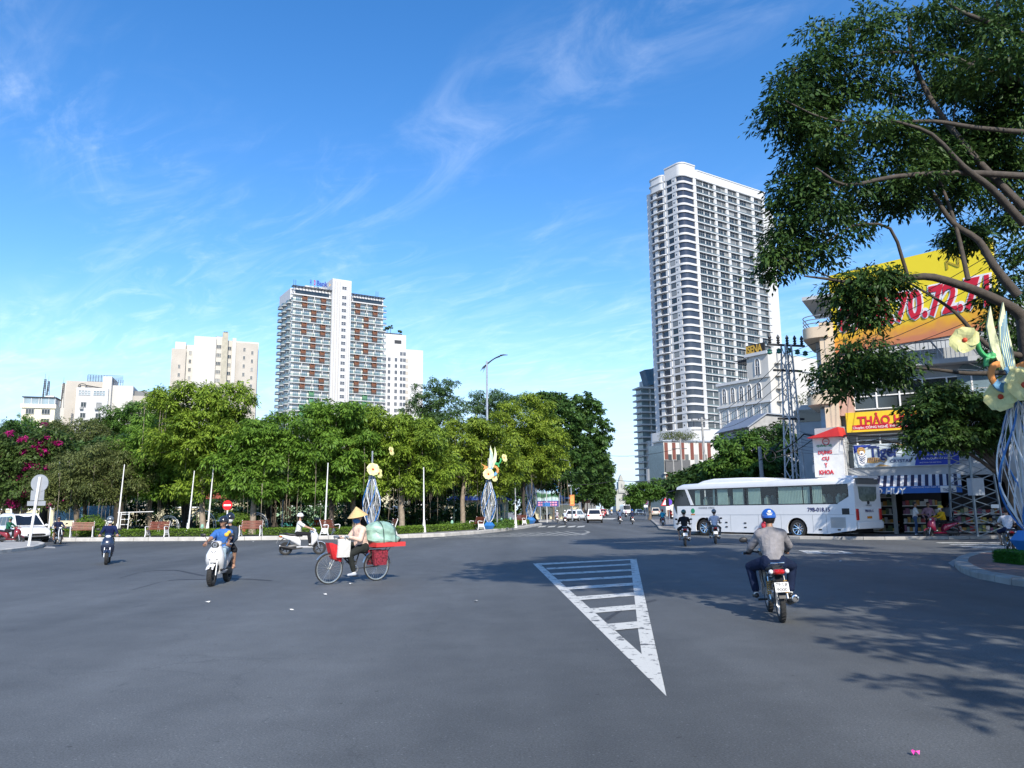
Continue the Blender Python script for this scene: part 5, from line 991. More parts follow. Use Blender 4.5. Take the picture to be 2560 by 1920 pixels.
# ---- park interior: low wall and pavilion, posters, bins, lanterns, arches
PWALL = mat('park_cream_wall', (.62, .56, .36), .8, var=.1, sc=.6, dirt=.3)
t = thing('park_wall', 'low cream wall with coping along the back of the park', 'wall', (-75, 99, KH)); MB().box(0, 74, 0, .3, 0, 2.1).build('wall', PWALL, t); MB().box(0, 74, -.1, .4, 2.1, 2.25).build('coping', WMET, t)
for i in range(19): MB().box(i * 4, i * 4 + .4, -.12, -.005, 0, 2.4).build('pillar', WMET, t)
def pavilion(label, px0, px1, Y, h, roofm, wallm, shutters, rh=1.0):
    a, b = P(px0, 1300, Y), P(px1, 1300, Y); w = b.x - a.x; t = thing('park_pavilion', label, 'building', (a.x, Y, KH), group='pavilions behind the park'); MB().box(0, w, 0, 6, 0, h).build('wall', wallm, t); MB().prism([(-.5, h), (w + .5, h), (w - .6, h + rh), (.6, h + rh)], -.6, 6.6, 'y').build('roof', roofm, t)
    n = max(1, int(w / 2.2))
    for i in range(n): MB().box(w * (i + .5) / n - .5, w * (i + .5) / n + .5, -.06, -.005, .7, 2.1).build('shutter', shutters, t)
    return t
TILE = mat('roof_tiles', (.30, .07, .045), .8, var=.2, sc=3); TEAL = mat('teal_paint', (.05, .30, .27), .6, var=.1); DTEAL = mat('dark_teal_shutter', (.06, .13, .14), .6)
pavilion('cream pavilion with dark shutters behind the no-entry sign', 520, 620, 88, 3.0, TILE, PWALL, DTEAL); pavilion('pale yellow pavilion behind the cyclist', 900, 1010, 94, 4.6, WMET, mat('pale_yellow', (.75, .70, .48), .8), WMET, .2); pavilion('cream pavilion with blue fascia behind the tall lamp post', 1120, 1270, 94, 2.6, mat('blue_fascia', (.04, .10, .38), .6), PWALL, DTEAL, .5)
t = thing('green_fence', 'pale green mesh fence with teal base behind the white scooter', 'fence', (P(700, 1300, 84).x - 1.5, 84, KH)); MB().box(0, 6.5, 0, .2, 0, .45).build('base', TEAL, t); MB().box(0, 6.5, .08, .1, .45, 2.0).build('mesh', mat('fence_mesh_green', (.38, .55, .33), .7), t)
for i in range(27): MB().tube([(i * .25, .03, .4), (i * .25, .03, 2.1)], .012, 4).build('bar', TEAL, t)
PB = mat('poster_blue', (.25, .48, .62), .5, var=.5, sc=1.2)
for lab, px, Y, w, h in (('pale blue poster board left of the gnarled tree', 175, 70, 2.7, 1.2), ('blue and pink poster board behind the round bush', 262, 72, 3.4, 1.3)):
    p = P(px, 1300, Y); t = thing('poster_board', lab, 'board', (p.x, Y, KH), group='poster boards in the park'); MB().box(-w / 2, w / 2, 0, .06, .9, .9 + h).build('board', PB, t); MB().box(-w / 2 + .1, -w / 2 + .18, .03, .1, 0, .9).build('leg', STEEL, t); MB().box(w / 2 - .18, w / 2 - .1, .03, .1, 0, .9).build('leg', STEEL, t)
def ladder():
    p = P(301, 1320, 54.5); t = thing('ladder_frame', 'white climbing ladder frame behind the navy rider', 'ladder', (p.x, 54.5, KH))
    for x in (0, .55): MB().tube([(x - .06, 0, 0), (x, 0, 1.55)], .035, 6).build('upright', WMET, t)
    for z in (.35, .7, 1.05, 1.4): MB().tube([(-.02, 0, z), (.54, 0, z)], .025, 6).build('rung', WMET, t)
    MB().tube([(-.25, 0, 1.52), (2.2, 0, 1.56)], .03, 6).build('top_bar', WMET, t)
ladder()
for lab, px, Y, r in (('white garden arch left of the leaning trunk', 421, 58, .75), ('white garden arch behind the leaning trunk', 503, 60, 1.1), ('white garden arch behind the potted bush', 640, 62, .9)):
    p = P(px, 1320, Y); t = thing('garden_arch', lab, 'arch', (p.x, Y, KH), group='white garden arches')
    MB().tube([(-r, 0, 0), (-r, 0, .5)] + [(-r * math.cos(a), 0, .5 + r * math.sin(a)) for a in np.linspace(.1, 3.04, 12)] + [(r, 0, .5), (r, 0, 0)], .045, 6).build('outer_hoop', WMET, t); MB().tube([(-r * .85, 0, 0), (-r * .85, 0, .5)] + [(-r * .85 * math.cos(a), 0, .5 + r * .85 * math.sin(a)) for a in np.linspace(.1, 3.04, 12)] + [(r * .85, 0, .5), (r * .85, 0, 0)], .025, 6).build('inner_hoop', WMET, t)
for lab, px in (('left orange litter bin of a pair', 789), ('right orange litter bin of a pair', 796.5)):
    p = P(px, 1320, 70); t = thing('litter_bin', lab, 'bin', (p.x, 70, KH), group='orange litter bins'); MB().zloft([(0, 0, .13, .17), (.75, 0, .14, .18)], 12, 6).build('body', mat('bin_orange', (.50, .11, .04), .6), t); MB().zloft([(.75, 0, .15, .19), (.92, 0, .13, .16)], 12, 4).build('lid', WMET, t); MB().ell((-.0, -.185, .4), (.07, .006, .1), 10, 6).build('sticker', WMET, t)
def lantern(label, px, Y, h):
    p = P(px, 1320, Y); t = thing('globe_lantern', label, 'lantern', (p.x, Y, KH), group='globe lanterns in the park'); MB().tube([(0, 0, 0), (0, 0, h)], .05, 8).build('post', mat('lantern_green', (.03, .06, .05), .5), t)
    for dx, dz in ((0, .35), (-.42, 0), (.42, 0)):
        MB().tube([(0, 0, h - .1), (dx, 0, h + dz - .18)], .025, 5).build('arm', DARKMET, t); MB().ell((dx, 0, h + dz), .17, 12, 8).build('globe', glass('globe_glass', (.9, .92, .95), .75, .1), t, smooth=60)
lantern('globe lantern left of the tall white pole', 274, 60, 3.0); lantern('globe lantern right of the red slatted bench', 676, 58, 3.4); lantern('globe lantern left of the middle flower lamp', 1135, 66, 4.2)
for i, (px, off) in enumerate(((1130, 2.6), (1254, 2.6), (1276, 2.6), (505, 3))):
    x, y = kpt(px, off); t = thing('bollard_light', ('pale bollard light left of the middle flower lamp', 'pale bollard light just right of the tall lamp post', 'pale bollard light further right of the tall lamp post', 'pale bollard light beside the leaning trunk')[i], 'bollard', (x, y, KH), group='bollard lights behind the hedge'); MB().tube([(0, 0, 0), (0, 0, .5)], .06, 8).build('post', WMET, t); MB().zloft([(.5, 0, .11, .11), (.6, 0, .1, .1), (.72, 0, .06, .06)], 8, 2).build('cap', mat('bollard_green', (.25, .48, .36), .6), t)
# dark wood beyond the park wall
def belt():
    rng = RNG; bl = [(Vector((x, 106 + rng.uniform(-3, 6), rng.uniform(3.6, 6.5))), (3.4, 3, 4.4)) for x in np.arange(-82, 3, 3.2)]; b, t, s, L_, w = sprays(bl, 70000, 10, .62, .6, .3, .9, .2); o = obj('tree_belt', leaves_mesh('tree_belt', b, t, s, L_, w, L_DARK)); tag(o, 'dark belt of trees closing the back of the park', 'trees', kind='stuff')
belt()
# ---- billboard, banner and road signs by the avenue
def billboard():
    Y = 108; a = P(1340, 1300, Y); t = thing('billboard', 'roadside billboard with blue sky and islands picture and pink lettering strip', 'billboard', (a.x, Y, .15)); Z = lambda py: P(1380, py, Y).z - .15; w = P(1400, 1300, Y).x - a.x
    MB().box(0, w, 0, .2, Z(1267), Z(1205)).build('frame', STEEL, t); MB().box(.12, w - .12, -.04, -.005, Z(1252), Z(1206.5)).build('picture', pict(), t); MB().box(.12, w - .12, -.04, -.005, Z(1266), Z(1252.2)).build('strip', mat('strip_navy', (.02, .03, .22), .5), t)
    PK = mat('strip_pink', (.75, .30, .42), .5)
    for z in (1256, 1262):
        for i in range(7): MB().box(.3 + i * (w - .6) / 7, .3 + (i + .8) * (w - .6) / 7, -.06, -.045, Z(z + 2), Z(z - 1.8)).build('lettering_bar', PK, t)
    for x in (.6, w - .6): MB().tube([(x, .1, 0), (x, .1, Z(1267))], .12, 8).build('leg', STEEL, t)
def pict():
    m, nt, N, L = nodes('island_picture'); out = N.new('ShaderNodeOutputMaterial'); b = N.new('ShaderNodeBsdfPrincipled'); tc = N.new('ShaderNodeTexCoord'); nz = N.new('ShaderNodeTexNoise'); nz.inputs['Scale'].default_value = .7; nz.inputs['Detail'].default_value = 6; L.new(tc.outputs['Object'], nz.inputs[0]); sx = N.new('ShaderNodeSeparateXYZ'); L.new(tc.outputs['Generated'], sx.inputs[0]); ad = N.new('ShaderNodeMath'); ad.operation = 'MULTIPLY_ADD'; L.new(nz.outputs['Fac'], ad.inputs[0]); ad.inputs[1].default_value = .55; L.new(sx.outputs['Z'], ad.inputs[2]); cr = N.new('ShaderNodeValToRGB'); e = cr.color_ramp.elements
    e[0].position = .25; e[0].color = (.35, .55, .62, 1); e[1].position = 1.15; e[1].color = (.03, .22, .62, 1)
    for ps, c in ((.42, (.5, .62, .6)), (.52, (.03, .13, .05)), (.70, (.06, .20, .08)), (.78, (.55, .68, .75)), (.95, (.14, .40, .72))): x = e.new(ps); x.color = (*c, 1)
    L.new(ad.outputs[0], cr.inputs[0]); L.new(cr.outputs[0], b.inputs['Base Color']); b.inputs['Roughness'].default_value = .5; L.new(b.outputs[0], out.inputs[0]); return m
billboard()
p = P(1431, 1300, 104); t = thing('banner_pole', 'grey lamp pole carrying an orange vertical banner by the avenue', 'lamp post', (p.x, 104, .15)); h = P(1428, 1160, 104).z; MB().tube([(0, 0, 0), (-.2, 0, h)], [.11, .07], 8).build('pole', STEEL, t); MB().tube([(-.2, 0, h), (-.4, -.2, h + .3), (-1.6, -1, h + .5)], .04, 5).build('arm', STEEL, t)
o = MB().box(-.30, .32, -.16, -.12, P(1430, 1267, 104).z, P(1430, 1240, 104).z).build('banner', mat('banner_orange', (.72, .22, .06), .6), t)
for i in range(6): z = P(1430, 1262 - i * 3.2, 104).z; MB().box(-.2, .22, -.18, -.165, z, z + .07).build('lettering_bar', mat('banner_yellow', (.8, .6, .15), .6), o)
MB().tube([(-.1, -.1, 4.6), (-1.2, -.1, 4.35), (-1.9, -.1, 4.75)], .08, 5).build('sign_bracket', WMET, t)
for lab, px, Y, m, r in (('round purple and blue no-parking sign on the right of the avenue', 1672, 84, mat('sign_indigo', (.10, .04, .42), .5), .35), ('small magenta round sign further down the right side of the avenue', 1614, 120, mat('sign_magenta', (.45, .04, .30), .5), .32)):
    p = P(px, 1255, Y); t = thing('parking_sign', lab, 'road sign', (p.x, Y, 0), group='round parking signs'); MB().tube([(0, .05, 0), (0, .05, p.z + .3)], .04, 6).build('post', STEEL, t); MB().lathe([(.001, -.02), (r, -.02), (r, .0), (.001, .0)], (0, 0, p.z), 'y', 24).build('disc', m, t); MB().box(-.28, .28, -.02, 0, p.z - .8, p.z - .45).build('plate', WMET, t)
p = P(1663, 1255, 88); t = thing('warning_sign', 'triangular warning sign on the right of the avenue', 'road sign', (p.x, 88, 0)); MB().tube([(0, .05, 0), (0, .05, p.z)], .04, 6).build('post', STEEL, t); MB().prism([(-.5, p.z - .4), (.5, p.z - .4), (0, p.z + .45)], -.02, .0, 'y').build('triangle', REDS, t); MB().prism([(-.34, p.z - .31), (.34, p.z - .31), (0, p.z + .27)], -.035, -.021, 'y').build('inner_triangle', WMET, t)
p = P(1366, 1262, 100); t = thing('guide_sign', 'small blue guide sign on a white post in front of the billboard', 'road sign', (p.x, 100, 0)); MB().tube([(.05, .05, 0), (.05, .05, 4.2)], .05, 6).build('post', WMET, t); MB().box(-.5, .5, -.02, .02, p.z - .2, p.z + .3).build('plate', HBLUE, t)
t = thing('avenue_wall', 'cream wall with shopfront openings along the left of the avenue', 'wall', (P(1330, 1300, 124).x, 124, .15)); MB().box(0, 7.4, 0, .3, 0, 2.2).build('wall', PWALL, t); MB().box(0, 7.4, -.08, .38, 2.2, 2.35).build('coping', WMET, t)
for i, (px, Y, m) in enumerate(((1462, 130, 'pb_blue'), (1485, 160, 'pb_red'), (1500, 190, 'pb_pale'))):
    p = P(px, 1300, Y); t = thing('shop_row', ('blue fronted shop under the dark avenue trees', 'reddish shopfront further along the left of the avenue', 'pale shopfront near the far end of the avenue')[i], 'building', (p.x - 4, Y, .15), R(75), group='small shops under the avenue trees'); c = ((.15, .28, .5), (.42, .16, .12), (.6, .55, .48))[i]; MB().box(0, 20, 0, 6, 0, 5).build('wall', mat(m, c, .7, var=.3, sc=.8), t); MB().box(0, 20, -1.2, .05, 3.2, 3.5).build('awning', mat(m + '_awning', [x * .7 for x in c], .7), t)
    for k in range(5): MB().box(k * 4 + .5, k * 4 + 3.2, -.06, -.005, .1, 2.8).build('shopfront', WING, t)
# ------------------------------------------------------------------ corner shop building, signs, lattice poles, wires
SD = Vector((.87, -.49, 0)).normalized(); SO = Vector((18.75, 43.0, 0)) - SD * 1.1       # facade line of the shop
SHOPB = thing('corner_building', 'four-storey corner building with rounded balconies, grocery shop below and signs above', 'building', (SO.x, SO.y, .13), math.atan2(SD.y, SD.x))
def fac(px, py):           # pixel -> (x along facade, z above pavement)
    n = Vector((SD.y, -SD.x, 0)); d = Vector(ray(px, py)); c = Vector((0, 0, CAMH)); t = (SO - c).dot(n) / d.dot(n); p = c + d * t; return (p - SO).dot(SD), p.z - .13
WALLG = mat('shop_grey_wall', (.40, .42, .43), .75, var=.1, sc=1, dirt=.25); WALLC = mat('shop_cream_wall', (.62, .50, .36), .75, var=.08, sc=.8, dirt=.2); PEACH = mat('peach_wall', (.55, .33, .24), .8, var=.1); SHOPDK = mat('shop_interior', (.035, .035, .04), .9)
def shop():
    t = SHOPB; W_ = 16.0; zs = fac(2133, 1172)[1]; ztop = fac(2200, 880)[1]
    MB().box(0, W_, 5, 14, 0, ztop + 3).build('rear_wall', WALLG, t); MB().box(0, W_, .4, 5, zs - .4, zs + .1).build('floor_slab', WALLG, t); MB().box(-.1, W_, 0, .4, zs - .5, zs + .05).build('fascia', WALLG, t)
    z1 = fac(2100, 1040)[1]; z2 = fac(2100, 985)[1]
    MB().box(0, W_, .6, 5, zs + .1, ztop).build('upper_wall', WALLG, t); MB().box(-.2, .55, -.1, 5, zs - 1, ztop + 2).build('corner_pier', WALLC, t); MB().box(.55, 1.3, -.05, .6, z1, ztop).build('peach_panel', PEACH, t)
    # glazing bands with white bars
    for za, zb in ((fac(2180, 1112)[1], fac(2180, 1085)[1]), (fac(2180, 1020)[1], fac(2180, 955)[1])):
        MB().box(1.3, 8.2, .5, .58, za, zb).build('glazing', WING, t)
        for x in np.linspace(1.3, 8.2, 7): MB().box(x - .04, x + .04, .40, .49, za, zb).build('glazing_bar', WMET, t)
        for z in np.linspace(za, zb, 3): MB().box(1.3, 8.2, .42, .48, z - .03, z + .03).build('glazing_bar', WMET, t)
    MB().box(.55, 1.1, .3, .38, fac(2115, 1168)[1], fac(2115, 1110)[1]).build('side_window', WING, t)
    zb = fac(2300, 905)[1]; MB().box(4.5, W_, -.5, .6, zb - .25, zb).build('balcony_slab', WALLG, t)
    for i in range(30): MB().box(4.6 + i * .2, 4.63 + i * .2, -.45, -.42, zb, zb + .95).build('balcony_bar', STEEL, t)
    MB().box(4.5, 10.6, -.47, -.40, zb + .95, zb + 1.0).build('balcony_handrail', STEEL, t)
    x0 = 6.4; z0 = fac(2310, 985)[1]; mb = MB(); mb.prism([(x0 + 1.5 + 1.5 * math.cos(a), z0 + 1.0 + .8 * math.sin(a)) for a in np.linspace(0, math.pi, 10)] + [(x0, z0 - .4), (x0 + 3, z0 - .4)], .42, .58, 'y'); mb.build('fan_window', WINB, t)
    for a in np.linspace(.3, 2.84, 6): MB().tube([(x0 + 1.5, .38, z0 + 1), (x0 + 1.5 + 1.5 * math.cos(a), .38, z0 + 1 + .8 * math.sin(a))], .03, 4).build('fan_bar', WMET, t)
    # rounded balconies on the left flank
    for py0, py1, m in ((1010, 985, WALLC), (842, 815, WALLC), (1180, 1160, WALLG)):
        za, zc = fac(2075, py0)[1], fac(2075, py1)[1]; MB().prism(rrect(-1.15, .3, -.3, 5, .7, 6, (1, 0, 0, 1)), za, zc).build('rounded_balcony', m, t, smooth=40)
        for i in range(3): pts = [(a, b, zc + .22 * (i + 1)) for a, b in rrect(-1.1, .3, -.25, 4.9, .7, 6, (1, 0, 0, 1))]; MB().tube(pts + pts[:1], .03, 5).build('balcony_rail', STEEL, t)
    MB().box(-.6, 0, 1.2, 6, 0, ztop + 2).build('flank_wall', WALLG, t); zf = fac(2070, 1140)[1]; MB().box(-.65, -.61, 1.6, 4, zf, zf + 2.6).build('curtain', mat('pale_blue_curtain', (.35, .48, .62), .8, var=.15, sc=4), t)
    MB().box(-.6, 0, 1.1, 1.19, zf, zf + 2.8).build('front_curtain', mat('pale_blue_curtain', (.35, .48, .62), .8), t)
    zr = fac(2065, 745)[1]; MB().box(-1.0, 1, -.1, 5, zr, zr + .2).build('roof_canopy', WALLG, t)
    # ground floor: open shop with shelves of goods
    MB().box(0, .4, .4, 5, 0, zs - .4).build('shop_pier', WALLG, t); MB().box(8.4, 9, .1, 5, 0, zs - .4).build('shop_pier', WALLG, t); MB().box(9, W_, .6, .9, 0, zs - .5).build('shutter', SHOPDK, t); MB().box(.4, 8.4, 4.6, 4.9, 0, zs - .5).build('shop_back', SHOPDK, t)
    gm = [mat('goods_%d' % i, c, .6, var=.2) for i, c in enumerate(((.42, .22, .05), (.35, .05, .05), (.4, .36, .25), (.12, .18, .10), (.5, .42, .1), (.25, .1, .18), (.5, .5, .5)))]
    for sx, w, n in ((.7, 2.1, 5), (3.2, 1.9, 4), (5.6, 2.4, 3)):
        sh = bpy.data.objects.new('shelf_unit', None); COL.objects.link(sh); sh.parent = t; MB().box(sx, sx + w, 1.55, 1.62, 0, 2.3).build('shelf_back', SHOPDK, sh)
        for k in range(n):
            z = .12 + k * .46; MB().box(sx, sx + w, 1.1, 1.55, z - .04, z).build('shelf', WMET, sh); x = sx + .03
            while x < sx + w - .15: ww = random.uniform(.1, .22); MB().box(x, x + ww - .02, 1.12, 1.45, z, z + random.uniform(.16, .34)).build('goods_box', random.choice(gm), sh); x += ww
    MB().box(2.75, 2.95, .5, .75, 0, zs - .6).build('shop_post', WALLG, t)
    # striped awning with valance
    a0, za = fac(2150, 1185); a1 = fac(2400, 1175)[0]; n = 34; aw = bpy.data.objects.new('awning', None); COL.objects.link(aw); aw.parent = t; ST1 = mat('awning_white', (.62, .64, .66), .8, var=.06); ST2 = mat('awning_navy', (.015, .02, .06), .8)
    zt = zs - .42; zb_ = zt - .62; a0 = .55
    for i in range(n):
        xa, xb = a0 + (a1 - a0) * i / n, a0 + (a1 - a0) * (i + 1) / n; MB().add([(xa, -.02, zt), (xb, -.02, zt), (xb, -1.35, zb_), (xa, -1.35, zb_), (xa, -.02, zt - .02), (xb, -.02, zt - .02), (xb, -1.35, zb_ - .02), (xa, -1.35, zb_ - .02)], [(0, 3, 2, 1), (4, 5, 6, 7), (3, 7, 6, 2), (0, 1, 5, 4)]).build('awning_stripe', ST1 if i % 2 else ST2, aw)
    vz0 = zb_ - .36; v = MB().box(a0, a1, -1.37, -1.35, vz0, zb_).build('valance', mat('valance_blue', (.03, .14, .46), .7, var=.1), t); MB().box(a1 - .95, a1 - .25, -1.385, -1.372, vz0 + .02, zb_ - .02).build('valance_logo', WMET, v)
    wht = mat('letter_white', (.82, .82, .82), .5); nav = mat('letter_navy', (.015, .035, .16), .5); redl = mat('letter_red', (.55, .015, .03), .5)
    text('THẢO HUY', 'valance_lettering', 1, FRONT(2.4, -1.385, (vz0 + zb_) / 2), wht, v, .02, .004, width=2.4, shear=.15); text('CÔNG NGHỆ THỰC PHẨM - BIA, RƯỢU NHẬP KHẨU', 'valance_lettering', 1, FRONT(4.95, -1.385, vz0 + .30), wht, v, 0, .002, width=2.2); text('TIGER', 'valance_lettering', 1, FRONT(a1 - .6, -1.395, vz0 + .14), nav, v, .02, .002, width=.5)
    # beer sign
    (xa, z00), (xb, z01) = fac(2137, 1170), fac(2401, 1160); z11 = fac(2133, 1113)[1]; z0_ = z00; h = z11 - z00; sg = bpy.data.objects.new('beer_sign', None); COL.objects.link(sg); sg.parent = t; sg.location = (xa, -.12, z0_); w = xb - xa
    MB().box(0, w, 0, .12, 0, h).build('board', mat('sign_silver', (.55, .62, .65), .5, var=.1, sc=.8), sg); Bm = mat('sign_royal', (.02, .05, .36), .5, var=.08)
    MB().prism([(w * .585, .03), (w - .03, .03), (w - .03, h - .03), (w * .64, h - .03)], -.012, -.001, 'y').build('blue_field', Bm, sg); MB().prism([(.03, h - .03), (w * .19, h - .03), (w * .1, h - .25), (.03, h * .62)], -.012, -.001, 'y').build('blue_corner', Bm, sg)
    og = mat('tiger_ochre', (.50, .30, .10), .6)
    MB().prism([(w * .42, h - .03), (w * .56, h - .03), (w * .5, h - .16)], -.012, -.001, 'y').build('gold_corner', og, sg); MB().prism([(w * .2, .03), (w * .36, .03), (w * .26, .16)], -.012, -.001, 'y').build('gold_corner', og, sg)
    # tiger emblem: chest, head, ears, forelegs, reclining body with stripes
    tg = sg; bk = nav; wh2 = wht
    E = lambda n, x, z, a, b, m, y=-.02: MB().ell((x, y, z), (a, .006, b), 14, 6).build('tiger_' + n, m, tg)
    E('body', .95, h * .30, .42, .16, og, -.016); E('chest', .42, h * .36, .25, .36, wh2, -.02); E('head', .40, h * .72, .21, .22, og, -.026); E('muzzle', .42, h * .64, .11, .10, wh2, -.032); E('mouth', .42, h * .60, .05, .04, bk, -.038)
    for s in (-1, 1): E('ear', .40 + s * .15, h * .87, .055, .06, bk, -.02); E('eye', .40 + s * .08, h * .76, .022, .02, bk, -.036)
    for i in range(4): MB().tube([(.42 - .18 + .02 * i, -.028, h * (.55 - .10 * i)), (.42, -.028, h * (.46 - .10 * i)), (.42 + .2 - .02 * i, -.028, h * (.56 - .10 * i))], .017, 4).build('tiger_stripe', bk, tg)
    for i in range(6): MB().tube([(.72 + .11 * i, -.026, h * .42 - .01 * i), (.68 + .11 * i, -.026, h * .25)], .016, 4).build('tiger_stripe', bk, tg)
    MB().tube([(1.3, -.02, h * .28), (1.5, -.02, h * .2), (1.62, -.02, h * .3), (1.52, -.02, h * .38)], .03, 5).build('tiger_tail', og, tg)
    text('Tiger', 'sign_lettering', 1, FRONT(w * .30, -.022, h * .60), nav, sg, .035, .006, width=w * .30, height=h * .66); text('CRYSTAL', 'sign_lettering', 1, FRONT(w * .455, -.022, h * .24), nav, sg, .012, .006, width=w * .205, height=h * .13)
    text('THẢO HUY', 'sign_lettering', 1, FRONT(w * .81, -.022, h * .76), wht, sg, .012, .006, width=w * .34, height=h * .34); text('CÔNG NGHỆ THỰC PHẨM', 'sign_lettering', 1, FRONT(w * .80, -.022, h * .47), wht, sg, .006, .006, width=w * .29); text('BIA, RƯỢU NHẬP KHẨU', 'sign_lettering', 1, FRONT(w * .79, -.022, h * .30), wht, sg, .006, .006, width=w * .28); text('24B LÊ THÁNH TÔN, NHA TRANG', 'sign_lettering', 1, FRONT(w * .73, -.022, h * .13), wht, sg, 0, .004, width=w * .2)
    # yellow sign
    (ya, yz0), yz1 = fac(2118, 1082), fac(2116, 1033)[1]; yb = fac(2330, 1070)[0]; hh = yz1 - yz0; ys = bpy.data.objects.new('yellow_sign', None); COL.objects.link(ys); ys.parent = t; ys.location = (ya, -.1, yz0); YM = mat('sign_yellow_board', (.80, .52, .02), .5, var=.06); w = yb - ya
    MB().box(0, w, 0, .12, 0, hh).build('board', YM, ys); MB().box(.3, w, -.012, -.001, .12, .38).build('red_strip', redl, ys)
    text('THẢO HUY', 'sign_lettering', 1, FRONT(w * .5, -.03, hh * .62), redl, ys, .03, .01, width=w * .72, height=hh * .62); text('Chuyên: CÔNG NGHỆ THỰC PHẨM - RƯỢU', 'sign_lettering', 1, FRONT(w * .5, -.02, .25), wht, ys, .006, .006, width=w * .85)
    for x in (.55, 1.35): MB().box(x, x + .5, -.03, -.015, hh * .30, hh * .36).build('serif', redl, ys)
shop()
def bigboard():
    a, b = P(2078, 780, 43.5), P(2488, 690, 37.2); d = Vector((b.x - a.x, b.y - a.y, 0)); w = d.length; t = thing('phone_billboard', 'huge yellow billboard with a red phone number high on the corner building', 'billboard', (a.x, a.y, 0), math.atan2(d.y, d.x)); z0, z1 = P(2085, 885, 43.5).z, P(2068, 690, 43.5).z
    m, nt, N, L = nodes('billboard_print'); out = N.new('ShaderNodeOutputMaterial'); bs = N.new('ShaderNodeBsdfPrincipled'); tc = N.new('ShaderNodeTexCoord'); sx = N.new('ShaderNodeSeparateXYZ'); L.new(tc.outputs['Generated'], sx.inputs[0]); nz = N.new('ShaderNodeTexNoise'); nz.inputs['Scale'].default_value = .8; nz.inputs['Detail'].default_value = 5; nz.inputs['Distortion'].default_value = 1.5; L.new(tc.outputs['Object'], nz.inputs[0]); ad = N.new('ShaderNodeMath'); ad.operation = 'MULTIPLY_ADD'; ad.inputs[1].default_value = .3; L.new(nz.outputs['Fac'], ad.inputs[0]); L.new(sx.outputs['Z'], ad.inputs[2]); cr = N.new('ShaderNodeValToRGB'); e = cr.color_ramp.elements; e[0].position = .18; e[0].color = (.62, .22, .10, 1); e[1].position = .50; e[1].color = (.85, .66, .02, 1); x = e.new(.32); x.color = (.80, .38, .03, 1); L.new(ad.outputs[0], cr.inputs[0]); L.new(cr.outputs[0], bs.inputs['Base Color']); bs.inputs['Roughness'].default_value = .5; L.new(bs.outputs[0], out.inputs[0])
    MB().box(0, w, 0, .15, z0, z1).build('board', m, t); MB().box(-.05, w + .05, .15, .35, z0 - .05, z1 + .05).build('frame', STEEL, t); h = z1 - z0
    rd = mat('phone_red', (.62, .01, .03), .45); wh = mat('phone_white', (.8, .82, .82), .5)
    for bo, mm, off in ((.085, wh, -.03), (.03, rd, -.06)): text('0918.70.72.71', 'phone_number', 1, FRONT(w * .51, off, z0 + h * .42), mm, t, bo, .01, width=w * (.95 if mm is wh else .92), height=h * (.40 if mm is wh else .36), shear=.12)
    text('N', 'faint_lettering', 1, FRONT(w * .78, -.03, z0 + h * .80), mat('gold_print', (.45, .33, .02), .5), t, .01, .004, height=h * .10)
    for x in np.linspace(.3, w - .3, 6): MB().tube([(x, .3, z0), (x, 2.4, z0 - .8)], .05, 5).build('brace', STEEL, t)
bigboard()
def medsign():
    a, b = P(2035, 1150, 43.6), P(2110, 1150, 42.5); d = Vector((b.x - a.x, b.y - a.y, 0)); w = d.length; t = thing('medical_sign', 'white upright sign box with red lettering left of the grocery shop', 'sign', (a.x, a.y, .13), math.atan2(d.y, d.x)); z0, z1 = P(2070, 1192, 43).z - .13, P(2070, 1094, 43).z - .13; h = z1 - z0
    MB().box(0, w, 0, .4, z0, z1).build('box', mat('lightbox_white', (.72, .72, .70), .5, dirt=.1), t); rd = mat('med_red', (.55, .03, .05), .5); gr = mat('med_green', (.02, .25, .12), .5)
    text('QUẢNG TRỊ', 'sign_lettering', 1, FRONT(w * .38, -.02, z0 + h * .80), gr, t, .02, .01, width=w * .5); xs = (('DỤNG', .62, .46), ('CỤ', .46, .24), ('Y', .30, .10), ('KHOA', .12, .48))
    for s, f, ww in xs: text(s, 'sign_lettering', 1, FRONT(w * .40, -.02, z0 + h * f), rd, t, .03, .015, width=w * ww, height=h * .115)
    MB().lathe([(.16, -.03), (.2, -.03), (.2, -.005)], (w * .45, 0, z0 + h * .90), 'y', 20).build('emblem_ring', rd, t); MB().box(w * .45 - .1, w * .45 + .1, -.03, -.005, z0 + h * .895, z0 + h * .905).build('emblem_bar', rd, t)
    MB().prism([(-.1, z1), (w + .1, z1), (w, z1 + .5), (.6, z1 + .2)], -.6, .4, 'y').build('red_canopy', mat('canopy_red', (.6, .03, .03), .6), t); MB().box(.1, w - .1, .05, .35, 0, z0).build('stand', CONC, t); MB().box(-.05, w - .1, .5, 1.6, 0, z1 + .6).build('shop_wall', WALLG, t)
medsign()
def roofhouse():
    Y = 58; o = P(2000, 1200, Y); t = thing('terrace_house', 'white terraced house with rooftop plants behind the lattice pole', 'building', (o.x, Y, .13), -.5); Z = lambda py: P(2020, py, Y).z; MB().box(0, 5, 0, 9, 0, Z(1018)).build('wall', WALLG, t); MB().box(.6, 5, 2, 9, 0, Z(985)).build('upper_wall', TWHITE, t); MB().box(-.1, 3, -.05, .02, Z(1060), Z(1030)).build('window', WING, t)
    for i in range(18): MB().tube([(i * .2, 0, Z(1018)), (i * .2, 0, Z(1002))], .015, 4).build('rail_bar', DARKMET, t)
    b, tt, s, L_, w = sprays([(Vector((1.5, .8, Z(1000))), (1.4, .5, .6)), (Vector((2.6, .8, Z(980))), (.5, .4, .6))], 900, 6, .2, .4); obj('roof_plants', leaves_mesh('roof_plants', b, tt, s, L_, w, L_OLIVE), t)['kind'] = 'stuff'
roofhouse()
